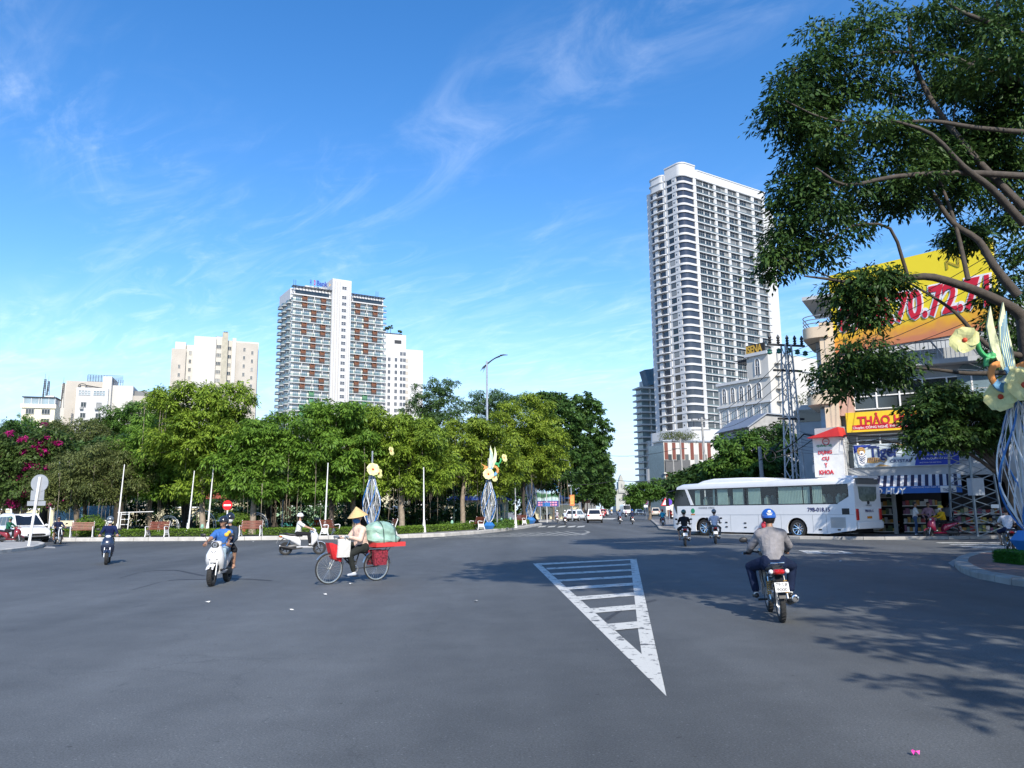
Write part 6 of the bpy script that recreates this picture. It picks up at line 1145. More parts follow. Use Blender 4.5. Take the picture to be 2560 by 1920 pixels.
LAT = mat('lattice_steel', (.22, .25, .27), .5, .6, var=.2, sc=3)
def lattice(label, px, Y, top, w0, w1, m=LAT):
    p = P(px, 1300, Y); z1 = P(px, top, Y).z; t = thing('lattice_pole', label, 'utility pole', (p.x, Y, .13), .25, 'lattice power poles'); K = 12
    cs = [(-1, -1), (1, -1), (1, 1), (-1, 1)]; q = lambda f: (w0 + (w1 - w0) * f) / 2
    for cx, cy in cs: MB().tube([(cx * q(0), cy * q(0), 0), (cx * q(1), cy * q(1), z1)], .055, 4).build('leg', m, t)
    for k in range(K):
        f0, f1 = k / K, (k + 1) / K
        for i in range(4):
            a, b = cs[i], cs[(i + 1) % 4]
            if k % 2: a, b = b, a
            MB().tube([(a[0] * q(f0), a[1] * q(f0), z1 * f0), (b[0] * q(f1), b[1] * q(f1), z1 * f1)], .028, 4).build('brace', m, t)
    return t, z1
lp, lz = lattice('tall lattice power pole behind the coach roof', 1995, 47.5, 868, .95, .42, mat('pale_lattice', (.48, .50, .51), .6, .05, var=.2, sc=3))
for z, w in ((lz, 2.6), (lz - 1.6, 2.0), (lz - 4.6, 1.8)): MB().box(-w / 2, w / 2, -.06, .06, z - .06, z + .06).build('cross_arm', DARKMET, lp)
INS = mat('insulator_green', (.02, .12, .08), .25)
for x in (-1.25, -.6, .1, .7, 1.25): MB().lathe([(.02, 0), (.17, .06), (.12, .2), (.17, .25), (.02, .34)], (x, -.1, lz - .5 - .12 * abs(x)), 'z', 10).build('insulator', INS, lp, smooth=40); MB().lathe([(.05, 0), (.12, .1), (.06, .15), (.12, .25), (.06, .3), (.12, .4), (.03, .6)], (x * .9, 0, lz + .05), 'z', 8).build('surge_arrester', DARKMET, lp)
for i in range(9): MB().lathe([(.02, 0), (.09, .04), (.02, .08)], (.9 + i * .17, -.3, lz - 2.0 + .05 * i), 'x', 8).build('string_disc', DARKMET, lp)
lp2, lz2 = lattice('dark lattice pole standing in front of the grocery shop', 2440, 38.9, 1085, 1.6, 1.15); MB().box(-1.05, -.35, -1.05, -.75, P(2420, 1246, 38.9).z, P(2415, 1204, 38.9).z).build('meter_cabinet', mat('cabinet_grey', (.36, .40, .45), .5), lp2); MB().box(.1, .55, -.9, -.86, P(2460, 1277, 38.9).z, P(2460, 1268, 38.9).z).build('notice_plate', WMET, lp2)
def cpole(label, px, Y, top, arms=1):
    p = P(px, 1300, Y); z = P(px, top, Y).z; t = thing('concrete_pole', label, 'utility pole', (p.x, Y, .1), 0, 'concrete power poles'); MB().tube([(0, 0, 0), (-.02 * z, 0, z)], [.2, .13], 8).build('shaft', CONC, t)
    for i in range(arms): MB().box(-1.3 - .02 * z, 1.0 - .02 * z, -.05, .05, z - .4 - i * 1.2, z - .3 - i * 1.2).build('cross_arm', DARKMET, t)
    for x in (-1.2, -.4, .4, .9): MB().lathe([(.02, 0), (.08, .05), (.05, .15), (.02, .25)], (x - .02 * z, 0, z - .3), 'z', 7).build('insulator', DARKMET, t)
cpole('thick pale concrete pole in front of the striped building', 1772, 95, 1045, 2); cpole('concrete pole at the left of the striped building', 1713, 120, 1098, 2); cpole('slim pole rising above the coach roof', 1914, 58, 1120, 0); cpole('short pole further left near the striped building', 1692, 150, 1150, 1)
# overhead cables
CAB = mat('cable_black', (.012, .012, .014), .6)
def cable(label, pts, r=.02, sag=.4):
    mb = MB(); a = []
    for (p, q) in zip(pts, pts[1:]):
        for f in np.linspace(0, 1, 9)[:-1]: v = p.lerp(q, f); v.z -= sag * 4 * f * (1 - f); a.append(v)
    a.append(pts[-1]); o0 = a[0]; mb.tube([v - o0 for v in a], r, 4); o = mb.build('overhead_cable', CAB, loc=o0); tag(o, label, 'cable', 'overhead cables')
lt = Vector((P(1990, 900, 47.5).x, 47.5, 0)); far1 = P(1765, 1050, 95); rt = [P(2600, 560, 30), P(2600, 590, 30), P(2600, 620, 30), P(2600, 660, 30), P(2600, 720, 30)]
nm = ('topmost', 'second', 'third', 'fourth', 'fifth')
for i, q in enumerate(rt): cable(nm[i] + ' cable running from the tall lattice pole past the phone billboard', [P(1960 + 22 * i, 885 + 8 * i, 47.2), q], .017, .5)
for i in range(4): cable(nm[i] + ' cable descending from the tall lattice pole to the concrete pole', [P(1970 + 8 * i, 880 + 22 * i, 47), P(1740 + 15 * i, 1056 + 5 * i, 95)], .022, .9)
cable('thick cable bundle sweeping from the tall lattice pole over the shop signs', [P(1940, 1130, 47), P(2010, 1085, 46.5), P(2120, 1088, 42), P(2300, 1078, 39), P(2440, 1095, 38.5)], .05, .15); cable('second cable bundle just below the thick one', [P(1930, 1145, 47), P(2030, 1100, 46), P(2200, 1098, 41), P(2440, 1120, 38.4)], .03, .2)
cable('cable crossing the avenue high above the far traffic', [P(1400, 1206, 100), P(1540, 1200, 98), P(1690, 1190, 96)], .04, .4); cable('cable crossing the sky left of the balcony tower', [P(1500, 1137, 110), P(1692, 1122, 100)], .03, .5); cable('thin low cable across the avenue', [P(1525, 1230, 130), P(1640, 1215, 125)], .02, .3)
cable('looping dark cable over the coach roof trees', [P(1900, 1150, 50), P(1980, 1060, 47.5)], .035, .3)
for i in range(7): cable(('first', 'second', 'third', 'fourth', 'fifth', 'sixth', 'seventh')[i] + ' thin wire from the top drooping across the shop facade', [P(1998, 1078 + 9 * i, 46.5), P(2110 + 12 * i, 1092 + 5 * i, 41.8), P(2436, 1098 + 9 * i, 38.3)], .011, .12 + .05 * (i % 3))
cl_ = MB(); cl_.tube([(.35 * math.cos(a) * (1 - a * .01), .05 * math.sin(a * 3), .35 * math.sin(a)) for a in np.linspace(0, 17, 60)], .014, 4); o = cl_.build('cable_coil', CAB, None, loc=P(1925, 1140, 46.8)); tag(o, 'coil of spare cable hanging over the coach roof', 'cable')
for x, z in ((9.6, 3.2), (10.8, 3.2), (9.9, 6.0)): a = MB().box(x, x + .8, -.32, -.02, z, z + .55).lathe([(.2, -.33), (.22, -.325), (.22, -.31)], (x + .32, 0, z + .28), 'y', 14).build('air_conditioner', mat('ac_white', (.55, .55, .53), .5, dirt=.3), SHOPB)
# ------------------------------------------------------------------ vehicles
CARW = mat('car_white', (.80, .80, .80), .3, coat=.8, var=.02); CARG = glass('car_glass', (.25, .28, .3), .55); CARGD = mat('car_dark_glass', (.012, .015, .02), .05, spec=.9, var=.2, sc=1); LAMPW = mat('lamp_clear', (.75, .77, .8), .1, coat=.5); LAMPR = mat('lamp_red', (.45, .01, .01), .2, coat=.5); LAMPO = mat('lamp_amber', (.6, .22, .02), .25, coat=.4); PLATE = mat('plate_white', (.75, .75, .74), .5); ALLOY = mat('alloy', (.55, .56, .57), .3, .8); INK = mat('plate_ink', (.02, .02, .025), .6); UNDER = mat('underbody', (.012, .012, .012), .9)
def wheel(t, loc, r, w, rimm=ALLOY, spokes=5, spoked=False, side=0):
    """tyre with a rim child, axle along y"""
    ty = MB().lathe([(r * .66, -w * .42), (r * .80, -w * .5), (r * .95, -w * .46), (r, -w * .28), (r * 1.004, 0), (r, w * .28), (r * .95, w * .46), (r * .80, w * .5), (r * .66, w * .42), (r * .66, -w * .42)], (0, 0, 0), 'y', 28)
    for i in range(28): a = 2 * math.pi * (i + .5) / 28; ty.tube([(r * 1.0 * math.cos(a), -w * .34, r * 1.0 * math.sin(a)), (r * 1.0 * math.cos(a + .07), w * .34, r * 1.0 * math.sin(a + .07))], .006 + w * .03, 4)
    o = ty.build('wheel', RUBBER, t, smooth=45, loc=loc); rm = MB().lathe([(r * .60, -w * .40), (r * .68, -w * .43), (r * .68, w * .43), (r * .60, w * .40), (r * .60, -w * .40)], (0, 0, 0), 'y', 28); rm.lathe([(.001, -w * .35), (r * .17, -w * .33), (r * .17, w * .33), (.001, w * .35)], (0, 0, 0), 'y', 12)
    n = 18 if spoked else spokes
    for i in range(n):
        a = 2 * math.pi * i / n
        if spoked:
            s = 1 if i % 2 else -1; rm.tube([(r * .12 * math.cos(a + .6), s * w * .35, r * .12 * math.sin(a + .6)), (r * .64 * math.cos(a), 0, r * .64 * math.sin(a))], .0035, 3)
        else: rm.tube([(r * .1 * math.cos(a), 0, r * .1 * math.sin(a)), (r * .64 * math.cos(a), side * w * .22, r * .64 * math.sin(a))], [r * .09, r * .07], 5)
    rm.build('rim', rimm, o, smooth=40); return o
def make_bike(label, loc, rz, panel, style='scooter', seatm=BLACK, dark=BLACK, plate=None, group='motorbikes on the road', detail=2, head='wedge', scale=1., lean=0.):
    t = thing('motorbike', label, 'motorbike', loc, rz, group, scale); t.rotation_euler = (lean, 0, rz); ub = style == 'underbone'; r = .285 if ub else .255; wb = .62 if ub else .65; tw = .08 if ub else .115
    wheel(t, (wb, 0, r), r, tw, (ALLOY if panel.name == 'panel_midnight' else DARKMET) if not ub else ALLOY, 5, ub); wheel(t, (-wb, 0, r), r, tw * 1.08, DARKMET if not ub else ALLOY, 5, ub)
    for s in (-1, 1): MB().tube([(wb, s * .085, r), (wb - .10, s * .085, r + .36), (wb - .17, s * .06, r + .56)], [.022, .027, .025], 8).build('fork_leg', STEEL, t, smooth=50)
    mb = MB(); arc = [(wb + math.cos(a) * (r + .028), r + math.sin(a) * (r + .028)) for a in np.linspace(R(38), R(140), 9)]
    for (x, z), (x2, z2) in zip(arc, arc[1:]):
        mb.add([(x, -tw * .75, z - .03), (x, 0, z), (x, tw * .75, z - .03), (x2, tw * .75, z2 - .03), (x2, 0, z2), (x2, -tw * .75, z2 - .03)], [(0, 1, 4, 5), (1, 2, 3, 4), (5, 4, 1, 0), (4, 3, 2, 1)])
    mb.build('front_fender', panel, t, smooth=50)
    if not ub:
        # leg shield: broad shell that narrows to the floor
        ap = MB(); lev = ((.29, .34, .04, .13), (.38, .36, .06, .17), (.48, .41, .11, .205), (.60, .45, .155, .22), (.74, .45, .16, .205), (.86, .41, .14, .155), (.95, .35, .10, .11)); ap.zloft([(z, x, hx, hy) for z, x, hx, hy in lev], 18, 2.6); ap.build('leg_shield', panel, t, smooth=45); MB().zloft([(.34, .315, .03, .12), (.55, .32, .03, .165), (.75, .31, .03, .15), (.86, .29, .03, .11)], 12, 4).build('inner_shield', dark, t, smooth=45)
        MB().zloft([(.27, .08, .34, .11), (.33, .08, .34, .15), (.345, .08, .32, .14)], 14, 5).build('floor_board', panel, t, smooth=40); MB().box(-.2, .3, -.12, .12, .346, .356).build('floor_mat', dark, t)
        MB().xloft([(-.08, .46, .13, .14), (-.16, .54, .15, .20), (-.30, .60, .155, .17), (-.48, .65, .14, .12), (-.66, .70, .115, .085), (-.84, .755, .07, .045), (-.90, .775, .03, .02)], 16, 2.6).build('body_panel', panel, t, smooth=50)
        MB().xloft([(-.02, .735, .09, .02), (-.10, .755, .135, .045), (-.25, .765, .15, .05), (-.45, .79, .15, .055), (-.62, .825, .13, .05), (-.74, .84, .08, .03)], 14, 2.6).build('seat', seatm, t, smooth=50)
        MB().tube([(-.62, .12, .84), (-.85, .11, .86), (-.93, .05, .86), (-.93, -.05, .86), (-.85, -.11, .86), (-.62, -.12, .84)], .016, 6).build('grab_rail', dark, t)
        MB().xloft([(-.78, .30, .10, .07), (-.55, .30, .13, .11), (-.25, .33, .11, .11), (-.12, .36, .06, .06)], 10, 3, mi=0).build('engine', DARKMET, t, smooth=40)
        MB().zloft([(.33, .43, .05, .09), (.46, .50, .055, .12), (.54, .54, .05, .10)], 10, 3).build('front_grille', dark, t)
    else:
        MB().zloft([(.42, .34, .035, .10), (.55, .39, .045, .135), (.70, .42, .055, .14), (.84, .40, .06, .11), (.93, .37, .05, .07)], 14, 2.5).build('leg_shield', panel, t, smooth=45); MB().xloft([(.36, .72, .05, .08), (.2, .58, .05, .07), (.0, .56, .06, .07), (-.12, .62, .08, .09)], 12, 2.6).build('frame_cover', panel, t, smooth=50)
        MB().xloft([(-.10, .64, .09, .09), (-.30, .66, .115, .085), (-.55, .70, .10, .07), (-.76, .76, .07, .05), (-.86, .80, .03, .02)], 14, 2.6).build('body_panel', panel, t, smooth=50); MB().xloft([(.0, .735, .07, .02), (-.12, .755, .115, .04), (-.35, .76, .125, .045), (-.58, .79, .115, .045), (-.72, .81, .07, .025)], 14, 2.6).build('seat', seatm, t, smooth=50)
        MB().xloft([(.16, .36, .07, .07), (.0, .34, .11, .11), (-.2, .34, .10, .10), (-.32, .36, .06, .06)], 12, 3).build('engine', ALLOY, t, smooth=40); MB().tube([(-.5, .1, .84), (-.8, .09, .88), (-.86, 0, .88), (-.8, -.09, .88), (-.5, -.1, .84)], .013, 6).build('grab_rail', CHROME, t)
        for s in (-1, 1): MB().tube([(-wb, s * .1, r), (.0, s * .09, .34)], .022, 6).build('swing_arm', DARKMET, t); MB().tube([(.02, 0, .27), (.02, s * .24, .27)], .016, 6).build('foot_peg', DARKMET, t)
    # rear suspension, exhaust, mudguard, lamps
    for s in (-1, 1):
        sh = MB().tube([(-wb + .02, s * .125, r + .05), (-.47, s * .115, .66)], .013, 6).build('shock_absorber', CHROME, t); cl = MB(); p0, p1 = Vector((-wb + .06, s * .125, r + .12)), Vector((-.49, s * .116, .60)); ax = (p1 - p0); u_ = ax.orthogonal().normalized(); v_ = ax.normalized().cross(u_); cl.tube([p0 + ax * f + (u_ * math.cos(f * 44) + v_ * math.sin(f * 44)) * .033 for f in np.linspace(0, 1, 50)], .008, 4); cl.build('spring', mat('spring_ochre', (.42, .25, .07), .5) if ub else DARKMET, sh)
    MB().tube([(.0, -.13, .28), (-.3, -.16, .24), (-.42, -.17, .27), (-.86, -.185, .36)], [.022, .025, .05, .055], 10).build('exhaust', DARKMET if ub else BLACK, t, smooth=50); MB().lathe([(.035, 0), (.052, .005), (.052, .02)], (-.88, -.186, .365), 'x', 12).build('exhaust_tip', CHROME, t)
    MB().rings([[(-.70 - .0 * k, y, z) for y, z in ((-w, a), (w, a), (w, b), (-w, b))] for k, w, a, b in ((0, .06, .66, .72),)] + [[(-.90, -.05, .50), (-.90, .05, .50), (-.84, .05, .60), (-.84, -.05, .60)], [(-.96, -.05, .38), (-.96, .05, .38), (-.93, .05, .40), (-.93, -.05, .40)]]).build('mudguard', dark, t)
    tl = MB().xloft([(-.80, .73 + .02 * ub, .09, .045), (-.89, .735 + .02 * ub, .075, .04), (-.925, .735 + .02 * ub, .04, .02)], 12, 3).build('tail_light', LAMPR, t, smooth=50)
    for s in (-1, 1): MB().ell((-.86, s * .115, .74 + .02 * ub), (.04, .035, .035), 10, 6).build('rear_indicator', LAMPW if ub else LAMPO, t, smooth=60)
    pm = Matrix.Translation((-.985, 0, .545)) @ Matrix.Rotation(R(-90), 4, 'Z') @ Matrix.Rotation(R(68), 4, 'X'); pb = MB(); pb.M = pm; pb.box(-.098, .098, -.072, .072, -.004, .0); po = pb.build('number_plate', PLATE, t)
    if plate: text(plate, 'plate_characters', 1, pm @ Matrix.Translation((0, 0, .003)), INK, po, .012, .0005, width=.165)
    # handlebar, mirrors, headlamp
    hz = .98; mb = MB().tube([(.30, .34, hz), (.36, .2, hz + .02), (.40, 0, hz - .02), (.36, -.2, hz + .02), (.30, -.34, hz)], .014, 8); mb.build('handlebar', DARKMET, t)
    for s in (-1, 1):
        MB().tube([(.325, s * .24, hz + .01), (.295, s * .36, hz)], .021, 8).build('grip', dark, t); MB().tube([(.37, s * .22, hz + .03), (.41, s * .37, hz - .005)], .007, 5).build('brake_lever', CHROME, t)
        mi = MB().tube([(.37, s * .19, hz + .02), (.36, s * .30, hz + .2)], .008, 5).build('mirror', dark, t); MB().ell((.355, s * .335, hz + .215), (.018, .07, .045), 12, 6).build('mirror_head', dark, mi, smooth=60)
    MB().xloft([(.27, hz + .0, .08, .045), (.36, hz + .01, .13, .075), (.44, hz - .01, .115, .07), (.49, hz - .03, .06, .045)], 14, 2.5).build('handle_cowl', panel, t, smooth=50)
    if head == 'round':
        for s in (-1, 1):
            MB().tube([(.600, s * .02, .78), (.585, s * .055, .83)], .008, 4).build('emblem_stroke', DARKMET, t); MB().tube([(.60, s * .07, .615), (.55, s * .165, .655)], [.012, .016], 5).build('light_slit', BLACK, t)
    if head == 'round': MB().lathe([(.001, .515), (.07, .512), (.088, .50), (.085, .47)], (0, 0, hz - .02), 'x', 20).build('headlight', dark, t, smooth=40); MB().lathe([(.02, .519), (.055, .519), (.058, .511)], (0, 0, hz - .02), 'x', 20).build('light_ring', CHROME, t)
    else: MB().ell((.475, 0, hz - .03), (.035, .085, .05), 14, 8).build('headlight', LAMPW, t, smooth=60)
    for s in (-1, 1):
        if not ub: fi = MB(); fi.tube([(.475 + .02, s * .06, .60), (.455, s * .155, .72)], [.018, .026], 6); fi.build('front_indicator', LAMPW, t)
    return t
# ---- cars: shell lofted along its length, glasshouse above, separate lamps, wheels, mirrors
def make_car(label, loc, rz, body=CARW, kind='suv', L_=4.6, W_=1.82, H_=1.70, group='cars on the road', cat='car', gl=CARGD):
    t = thing('car', label, cat, loc, rz, group); h = W_ / 2; k = H_ / 1.7; f = L_ / 2; zb = .98 * k if kind == 'suv' else .90 * k; wz = .35; wbx = L_ * .29
    st = [(-f, .62, h * .80, .20), (-f + .06, .64, h * .93, .30), (-f + .35, .66, h * .99, .36), (-f * .5, .66, h, .37), (0, .64, h, .36), (f * .35, .64, h, .35), (f * .62, .62, h * .98, .33), (f * .85, .58, h * .95, .28), (f - .08, .54, h * .86, .22), (f, .52, h * .70, .15)]
    st = [(x, (z + hh + (z - hh)) / 2 * zb / .98 + .02, w, hh * zb / .98) for x, z, w, hh in st]; MB().xloft(st, 24, 4.2).build('body', body, t, smooth=40)
    # glasshouse
    roofz = H_; tail = -f + (.18 if kind == 'suv' else .75); base = [(-f + .10 if kind == 'suv' else -f + .45, zb - .04), (f * .48, zb - .02)]; top = [(tail + .28, roofz - .06), (tail + .6, roofz), (f * .02, roofz), (f * .12, roofz - .03)]
    def ring(x, z, w): return (x, z, w)
    P_ = [(base[0][0], base[0][1], h * .93), (top[0][0], top[0][1], h * .76), (top[1][0], top[1][1], h * .74), (top[2][0], top[2][1], h * .74), (top[3][0], top[3][1], h * .75), (base[1][0], base[1][1], h * .93)]
    vs = [(x, -w, z) for x, z, w in P_] + [(x, w, z) for x, z, w in P_] + [(x, 0, z + .03 * (0 < i < 5)) for i, (x, z, w) in enumerate(P_)]; n = 6; fs = [tuple(range(n)), tuple(range(2 * n - 1, n - 1, -1))]
    for i in range(n - 1): fs += [(i, i + 12, i + 13, i + 1)[::-1], (i + 6, i + 7, i + 13, i + 12)[::-1]]
    MB().add(vs, fs).build('roof', body, t, smooth=30, bev=.04)
    def pane(nm, pts, off=.012): 
        c = sum((Vector(p) for p in pts), Vector()) / len(pts); nr = (Vector(pts[1]) - Vector(pts[0])).cross(Vector(pts[2]) - Vector(pts[0])).normalized()
        if nr.dot(c - Vector((0, 0, c.z * .9))) < 0: nr = -nr
        return MB().add([tuple(Vector(p) + nr * off) for p in pts], [tuple(range(len(pts)))]).build(nm, gl, t)
    lp = lambda a, b, u: tuple(a[i] + (b[i] - a[i]) * u for i in range(3))
    for s in (-1, 1):
        v = [(x, s * w, z) for x, z, w in P_]; lo0, lo1 = v[0], v[5]; up0, up1 = v[1], v[4]; bl = lambda u, q: lp(lp(lo0, lo1, u), lp(v[1] if u < .2 else v[2], v[3], (u - .1) / .75) if False else lp(up0, up1, u), q)
        for u0, u1 in ((.06, .26), (.285, .53), (.555, .90)): pane('side_window', [bl(u0, .10), bl(u1, .10), bl(u1 if u1 < .8 else u1 - .04, .84), bl(u0, .84)])
        for u in (.27, .54): q = bl(u, .05)
        MB().ell((f * .40, s * (h + .09), zb + .03), (.07, .11, .08), 10, 6).build('door_mirror', body, t, smooth=60)
        for x in (-.15 * f, .22 * f): MB().box(x, x + .2, s * h - .005 if s > 0 else -h - .02, s * h + .02 if s > 0 else -h + .005, zb - .16, zb - .12).build('door_handle', body, t)
        for x in (-wbx, wbx):
            MB().lathe([(.40, -.02), (.40, .03), (.30, .03)], (x, s * (h - .03), wz), 'y', 20).build('wheel_arch', UNDER, t); wheel(t, (x, s * (h - .10), wz), wz, .22, ALLOY, 6, side=s)
        MB().xloft([(f - .42, .78 * k, .11, .06), (f - .14, .72 * k, .10, .055), (f - .05, .70 * k, .05, .03)], 10, 3).build('headlight', LAMPW, t, smooth=50).location.y = s * h * .70
        tl = MB().xloft([(-f - .005, .92 * k, .12, .09), (-f + .25, .93 * k, .17, .085), (-f + .4, .92 * k, .17, .05)], 10, 3).build('tail_light', LAMPR, t, smooth=50); tl.location.y = s * h * .74
    pane('windscreen', [(P_[5][0] - .03, -h * .80, zb + .05), (P_[5][0] - .03, h * .80, zb + .05), (P_[4][0] + .04, h * .66, P_[4][1] - .06), (P_[4][0] + .04, -h * .66, P_[4][1] - .06)], .03)
    pane('rear_window', [(lp(P_[0], P_[1], .12)[0], -h * .74, lp(P_[0], P_[1], .12)[1] + .06), (lp(P_[0], P_[1], .12)[0], h * .74, lp(P_[0], P_[1], .12)[1] + .06), (lp(P_[0], P_[1], .85)[0], h * .64, lp(P_[0], P_[1], .85)[1]), (lp(P_[0], P_[1], .85)[0], -h * .64, lp(P_[0], P_[1], .85)[1])], .03)
    MB().xloft([(f - .20, .48 * k, h * .62, .10), (f + .005, .47 * k, h * .55, .07)], 12, 4).build('grille', UNDER, t); MB().xloft([(-f - .02, .36 * k, h * .78, .10), (-f + .2, .36 * k, h * .9, .12)], 12, 4).build('rear_bumper', UNDER, t, smooth=40); MB().box(-f - .035, -f - .0, -.24, .24, .66 * k, .78 * k).build('number_plate', PLATE, t)
    for s in (-1, 1): MB().tube([(tail + .5, s * h * .62, roofz + .045), (f * .0, s * h * .62, roofz + .045)], .02, 6).build('roof_rail', ALLOY, t)
    MB().box(-f + .3, f - .3, -h * .85, h * .85, .2, .4).build('underbody', UNDER, t); return t
def place(px, py, deg): p = G(px, py); return (p.x, p.y, 0), R(deg)
make_car('white sport utility car behind the blank road sign', *place(54, 1355, -40), L_=4.7)
c2 = make_car('white hatchback turning into the avenue, left of the other white car', *place(1441, 1303, 66), L_=4.3, H_=1.58, W_=1.78)
make_car('white sport utility car seen from behind at the avenue mouth', *place(1487, 1307, 84), L_=4.5, W_=1.85, H_=1.66)
make_car('dark grey saloon far down the avenue, right of the two central riders', *place(1598, 1287, -88), mat('car_slate', (.09, .12, .16), .3, coat=.8), 'saloon', 4.6, 1.8, 1.45); make_car('beige van-like car on the right of the far avenue', *place(1640, 1292, 80), mat('car_beige', (.55, .50, .42), .3, coat=.7), 'suv', 4.4, 1.75, 1.8)
make_car('red car half hidden behind the white car at the avenue mouth', *place(1508, 1288, 85), mat('car_red', (.45, .02, .02), .3, coat=.8), 'suv', 4.2, 1.7, 1.6); make_car('dark car parked far down the avenue on the right', *place(1655, 1288, 80), mat('car_black', (.03, .03, .035), .3, coat=.8), 'saloon', 4.5, 1.8, 1.5)
p = P(1085, 1300, 88); make_car('pale car parked inside the park behind the hanging roots', (p.x, 88, KH + .015), R(5), mat('car_silver', (.5, .52, .54), .3, coat=.7), 'saloon', 4.5, 1.75, 1.45)
# ---- the coach
def coach():
    fwd = Vector((-.5921, .8059, 0)); side = Vector((-fwd.y, fwd.x, 0)); rw = Vector((14.98, 41.9, 0)); W_ = 2.45; c0 = rw + (-side) * 0
    # local: x forward from the rear axle, y left (+y is the visible side); the visible tyre face sits at y = 0 -> centre line at y = -W/2
    t = thing('coach', 'long white touring coach with curtained windows across the right of the junction', 'coach', c0, math.atan2(fwd.y, fwd.x)); y0, y1 = -W_, 0.0; cy = -W_ / 2
    BW = mat('coach_white', (.76, .77, .78), .35, coat=.5, var=.02, dirt=.10); ZR = 3.08
    # the near side faces the camera: that is the coach's left (+y)
    def sect(x, zb, zt, hw, r=.22): 
        return [(x, cy + a, b) for a, b in ((-hw, zb), (hw, zb), (hw, zt - r), (hw - r * .3, zt - r * .3), (hw - r, zt), (-hw + r, zt), (-hw + r * .3, zt - r * .3), (-hw, zt - r))]
    h = W_ / 2
    lower = MB()
    
    ZL = 1.74; ZU = 2.74
    cut = lambda x: [(x + .60 * math.cos(a), .46 + .60 * math.sin(a)) for a in np.linspace(math.pi + .36, -.36, 16)]
    side_p = [(-3.33, ZL), (-3.33, .50), (-3.2, .44), (-1.75, .24)] + cut(0) + [(.7, .24), (5.6, .24)] + cut(6.28) + [(7.2, .24), (8.25, .30), (8.25, ZL)]
    lower.prism(side_p[::-1], y1 - .05, y1, 'y'); lower.prism(side_p[::-1], y0, y0 + .05, 'y'); lower.box(-3.33, 8.25, y0 + .05, y1 - .05, 1.1, ZL); lower.box(-3.33, -2.9, y0 + .05, y1 - .05, .5, 1.1); lower.rings([sect(x, z, ZL, h * q, .01) for x, z, q in ((8.25, .30, 1), (8.5, .36, .97), (8.72, .42, .9))]); lower.build('lower_body', BW, t, smooth=30)
    up = MB(); up.rings([sect(x, ZU, ZR + d, h * q, .2) for x, d, q in ((-3.30, -.14, .96), (-3.15, -.03, .99), (0, 0, 1), (6.5, 0, 1), (7.9, -.03, .99), (8.35, -.14, .95))]); up.build('roof', BW, t, smooth=40)
    hump = MB(); hump.rings([sect(x, ZR - .05, z, h * .82, .12) for x, z in ((1.2, ZR + .02), (2.0, ZR + .17), (3.5, ZR + .23), (5.6, ZR + .24), (6.4, ZR + .14), (6.8, ZR + .02))]); hump.build('roof_air_conditioner', BW, t, smooth=50); sp = MB(); sp.rings([sect(x, ZR - .06, z, h * .8, .1) for x, z in ((-3.45, ZR + .06), (-2.6, ZR + .10), (-1.2, ZR + .02))]); sp.build('rear_roof_fairing', BW, t, smooth=50)
    # corner posts and rear wall
    MB().box(-3.33, -3.02, y0 + .02, y1 - .02, ZL - .02, ZU + .02).build('rear_post', BW, t); MB().prism([(-2.35, ZL), (-3.05, ZL + .38), (-3.05, ZL - .01)], y1 - .05, y1 - .012, 'y').build('rear_quarter', BW, t); MB().prism([(7.45, ZU), (7.62, ZU), (7.2, ZL), (6.98, ZL)], y1 - .06, y1 - .008, 'y').build('front_post', BW, t); MB().prism([(7.45, ZU), (7.62, ZU), (7.2, ZL), (6.98, ZL)], y0 + .008, y0 + .06, 'y').build('front_post', BW, t)
    # interior
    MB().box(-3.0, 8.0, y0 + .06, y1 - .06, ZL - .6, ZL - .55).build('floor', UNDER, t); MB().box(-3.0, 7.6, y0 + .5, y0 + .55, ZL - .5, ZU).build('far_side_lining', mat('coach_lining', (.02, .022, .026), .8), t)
    SEAT = mat('coach_seat', (.42, .48, .40), .8); s0 = None
    for i in range(11):
        x = -2.3 + i * .86
        for y in (-.38, -.86):
            if s0 is None: s0 = MB().box(-.08, .08, -.2, .2, ZL - .5, ZL + .38).ell((0, 0, ZL + .42), (.09, .16, .13), 10, 6).build('seat', SEAT, t, loc=(x, y, 0))
            else: dup(s0, (x, y, 0))
    CUR = mat('curtain_green', (.70, .78, .62), .85, var=.1)
    for a, b in ((6.55, 6.9), (5.42, 5.55), (4.5, 5.25), (3.4, 4.1), (2.25, 3.05), (-.35, 1.08), (-.88, -.45), (-1.5, -.98)):
        n = max(3, int((b - a) / .045)); pts = [(a + (b - a) * i / n, -.115 + .028 * (i % 2)) for i in range(n + 1)]; mb = MB()
        for (xa, ya), (xb, yb) in zip(pts, pts[1:]): mb.quad((xa, ya, ZL + .02), (xb, yb, ZL + .02), (xb, yb, ZU - .02), (xa, ya, ZU - .02))
        mb.build('curtain', CUR, t)
    gl = glass('coach_glass', (.84, .9, .92), .93, .02); prev = -2.98
    for a, b in ((-2.98, -.93), (-.87, 1.11), (1.17, 3.16), (3.22, 5.29), (5.35, 7.3)):
        pts = [(a, ZL), (b, ZL), (b, ZU), (a, ZU)]
        if a < -2.9: pts = [(a, ZL + .40), (-2.35, ZL), (b, ZL), (b, ZU), (a, ZU)]
        if b > 7.2: pts = [(a, ZL), (7.0, ZL), (7.44, ZU), (a, ZU)]
        MB().prism(pts, y1 - .035, y1 - .025, 'y').build('side_window', gl, t)
    for x in (-.90, 1.14, 3.19, 5.32): MB().box(x - .03, x + .03, y1 - .045, y1 - .018, ZL, ZU).build('window_bar', BLACK, t)
    for z in (ZL, ZU - .05): MB().box(-2.4 if z == ZL else -2.98, 7.2, y1 - .03, y1 + .004, z, z + .05).build('window_gasket', BLACK, t)
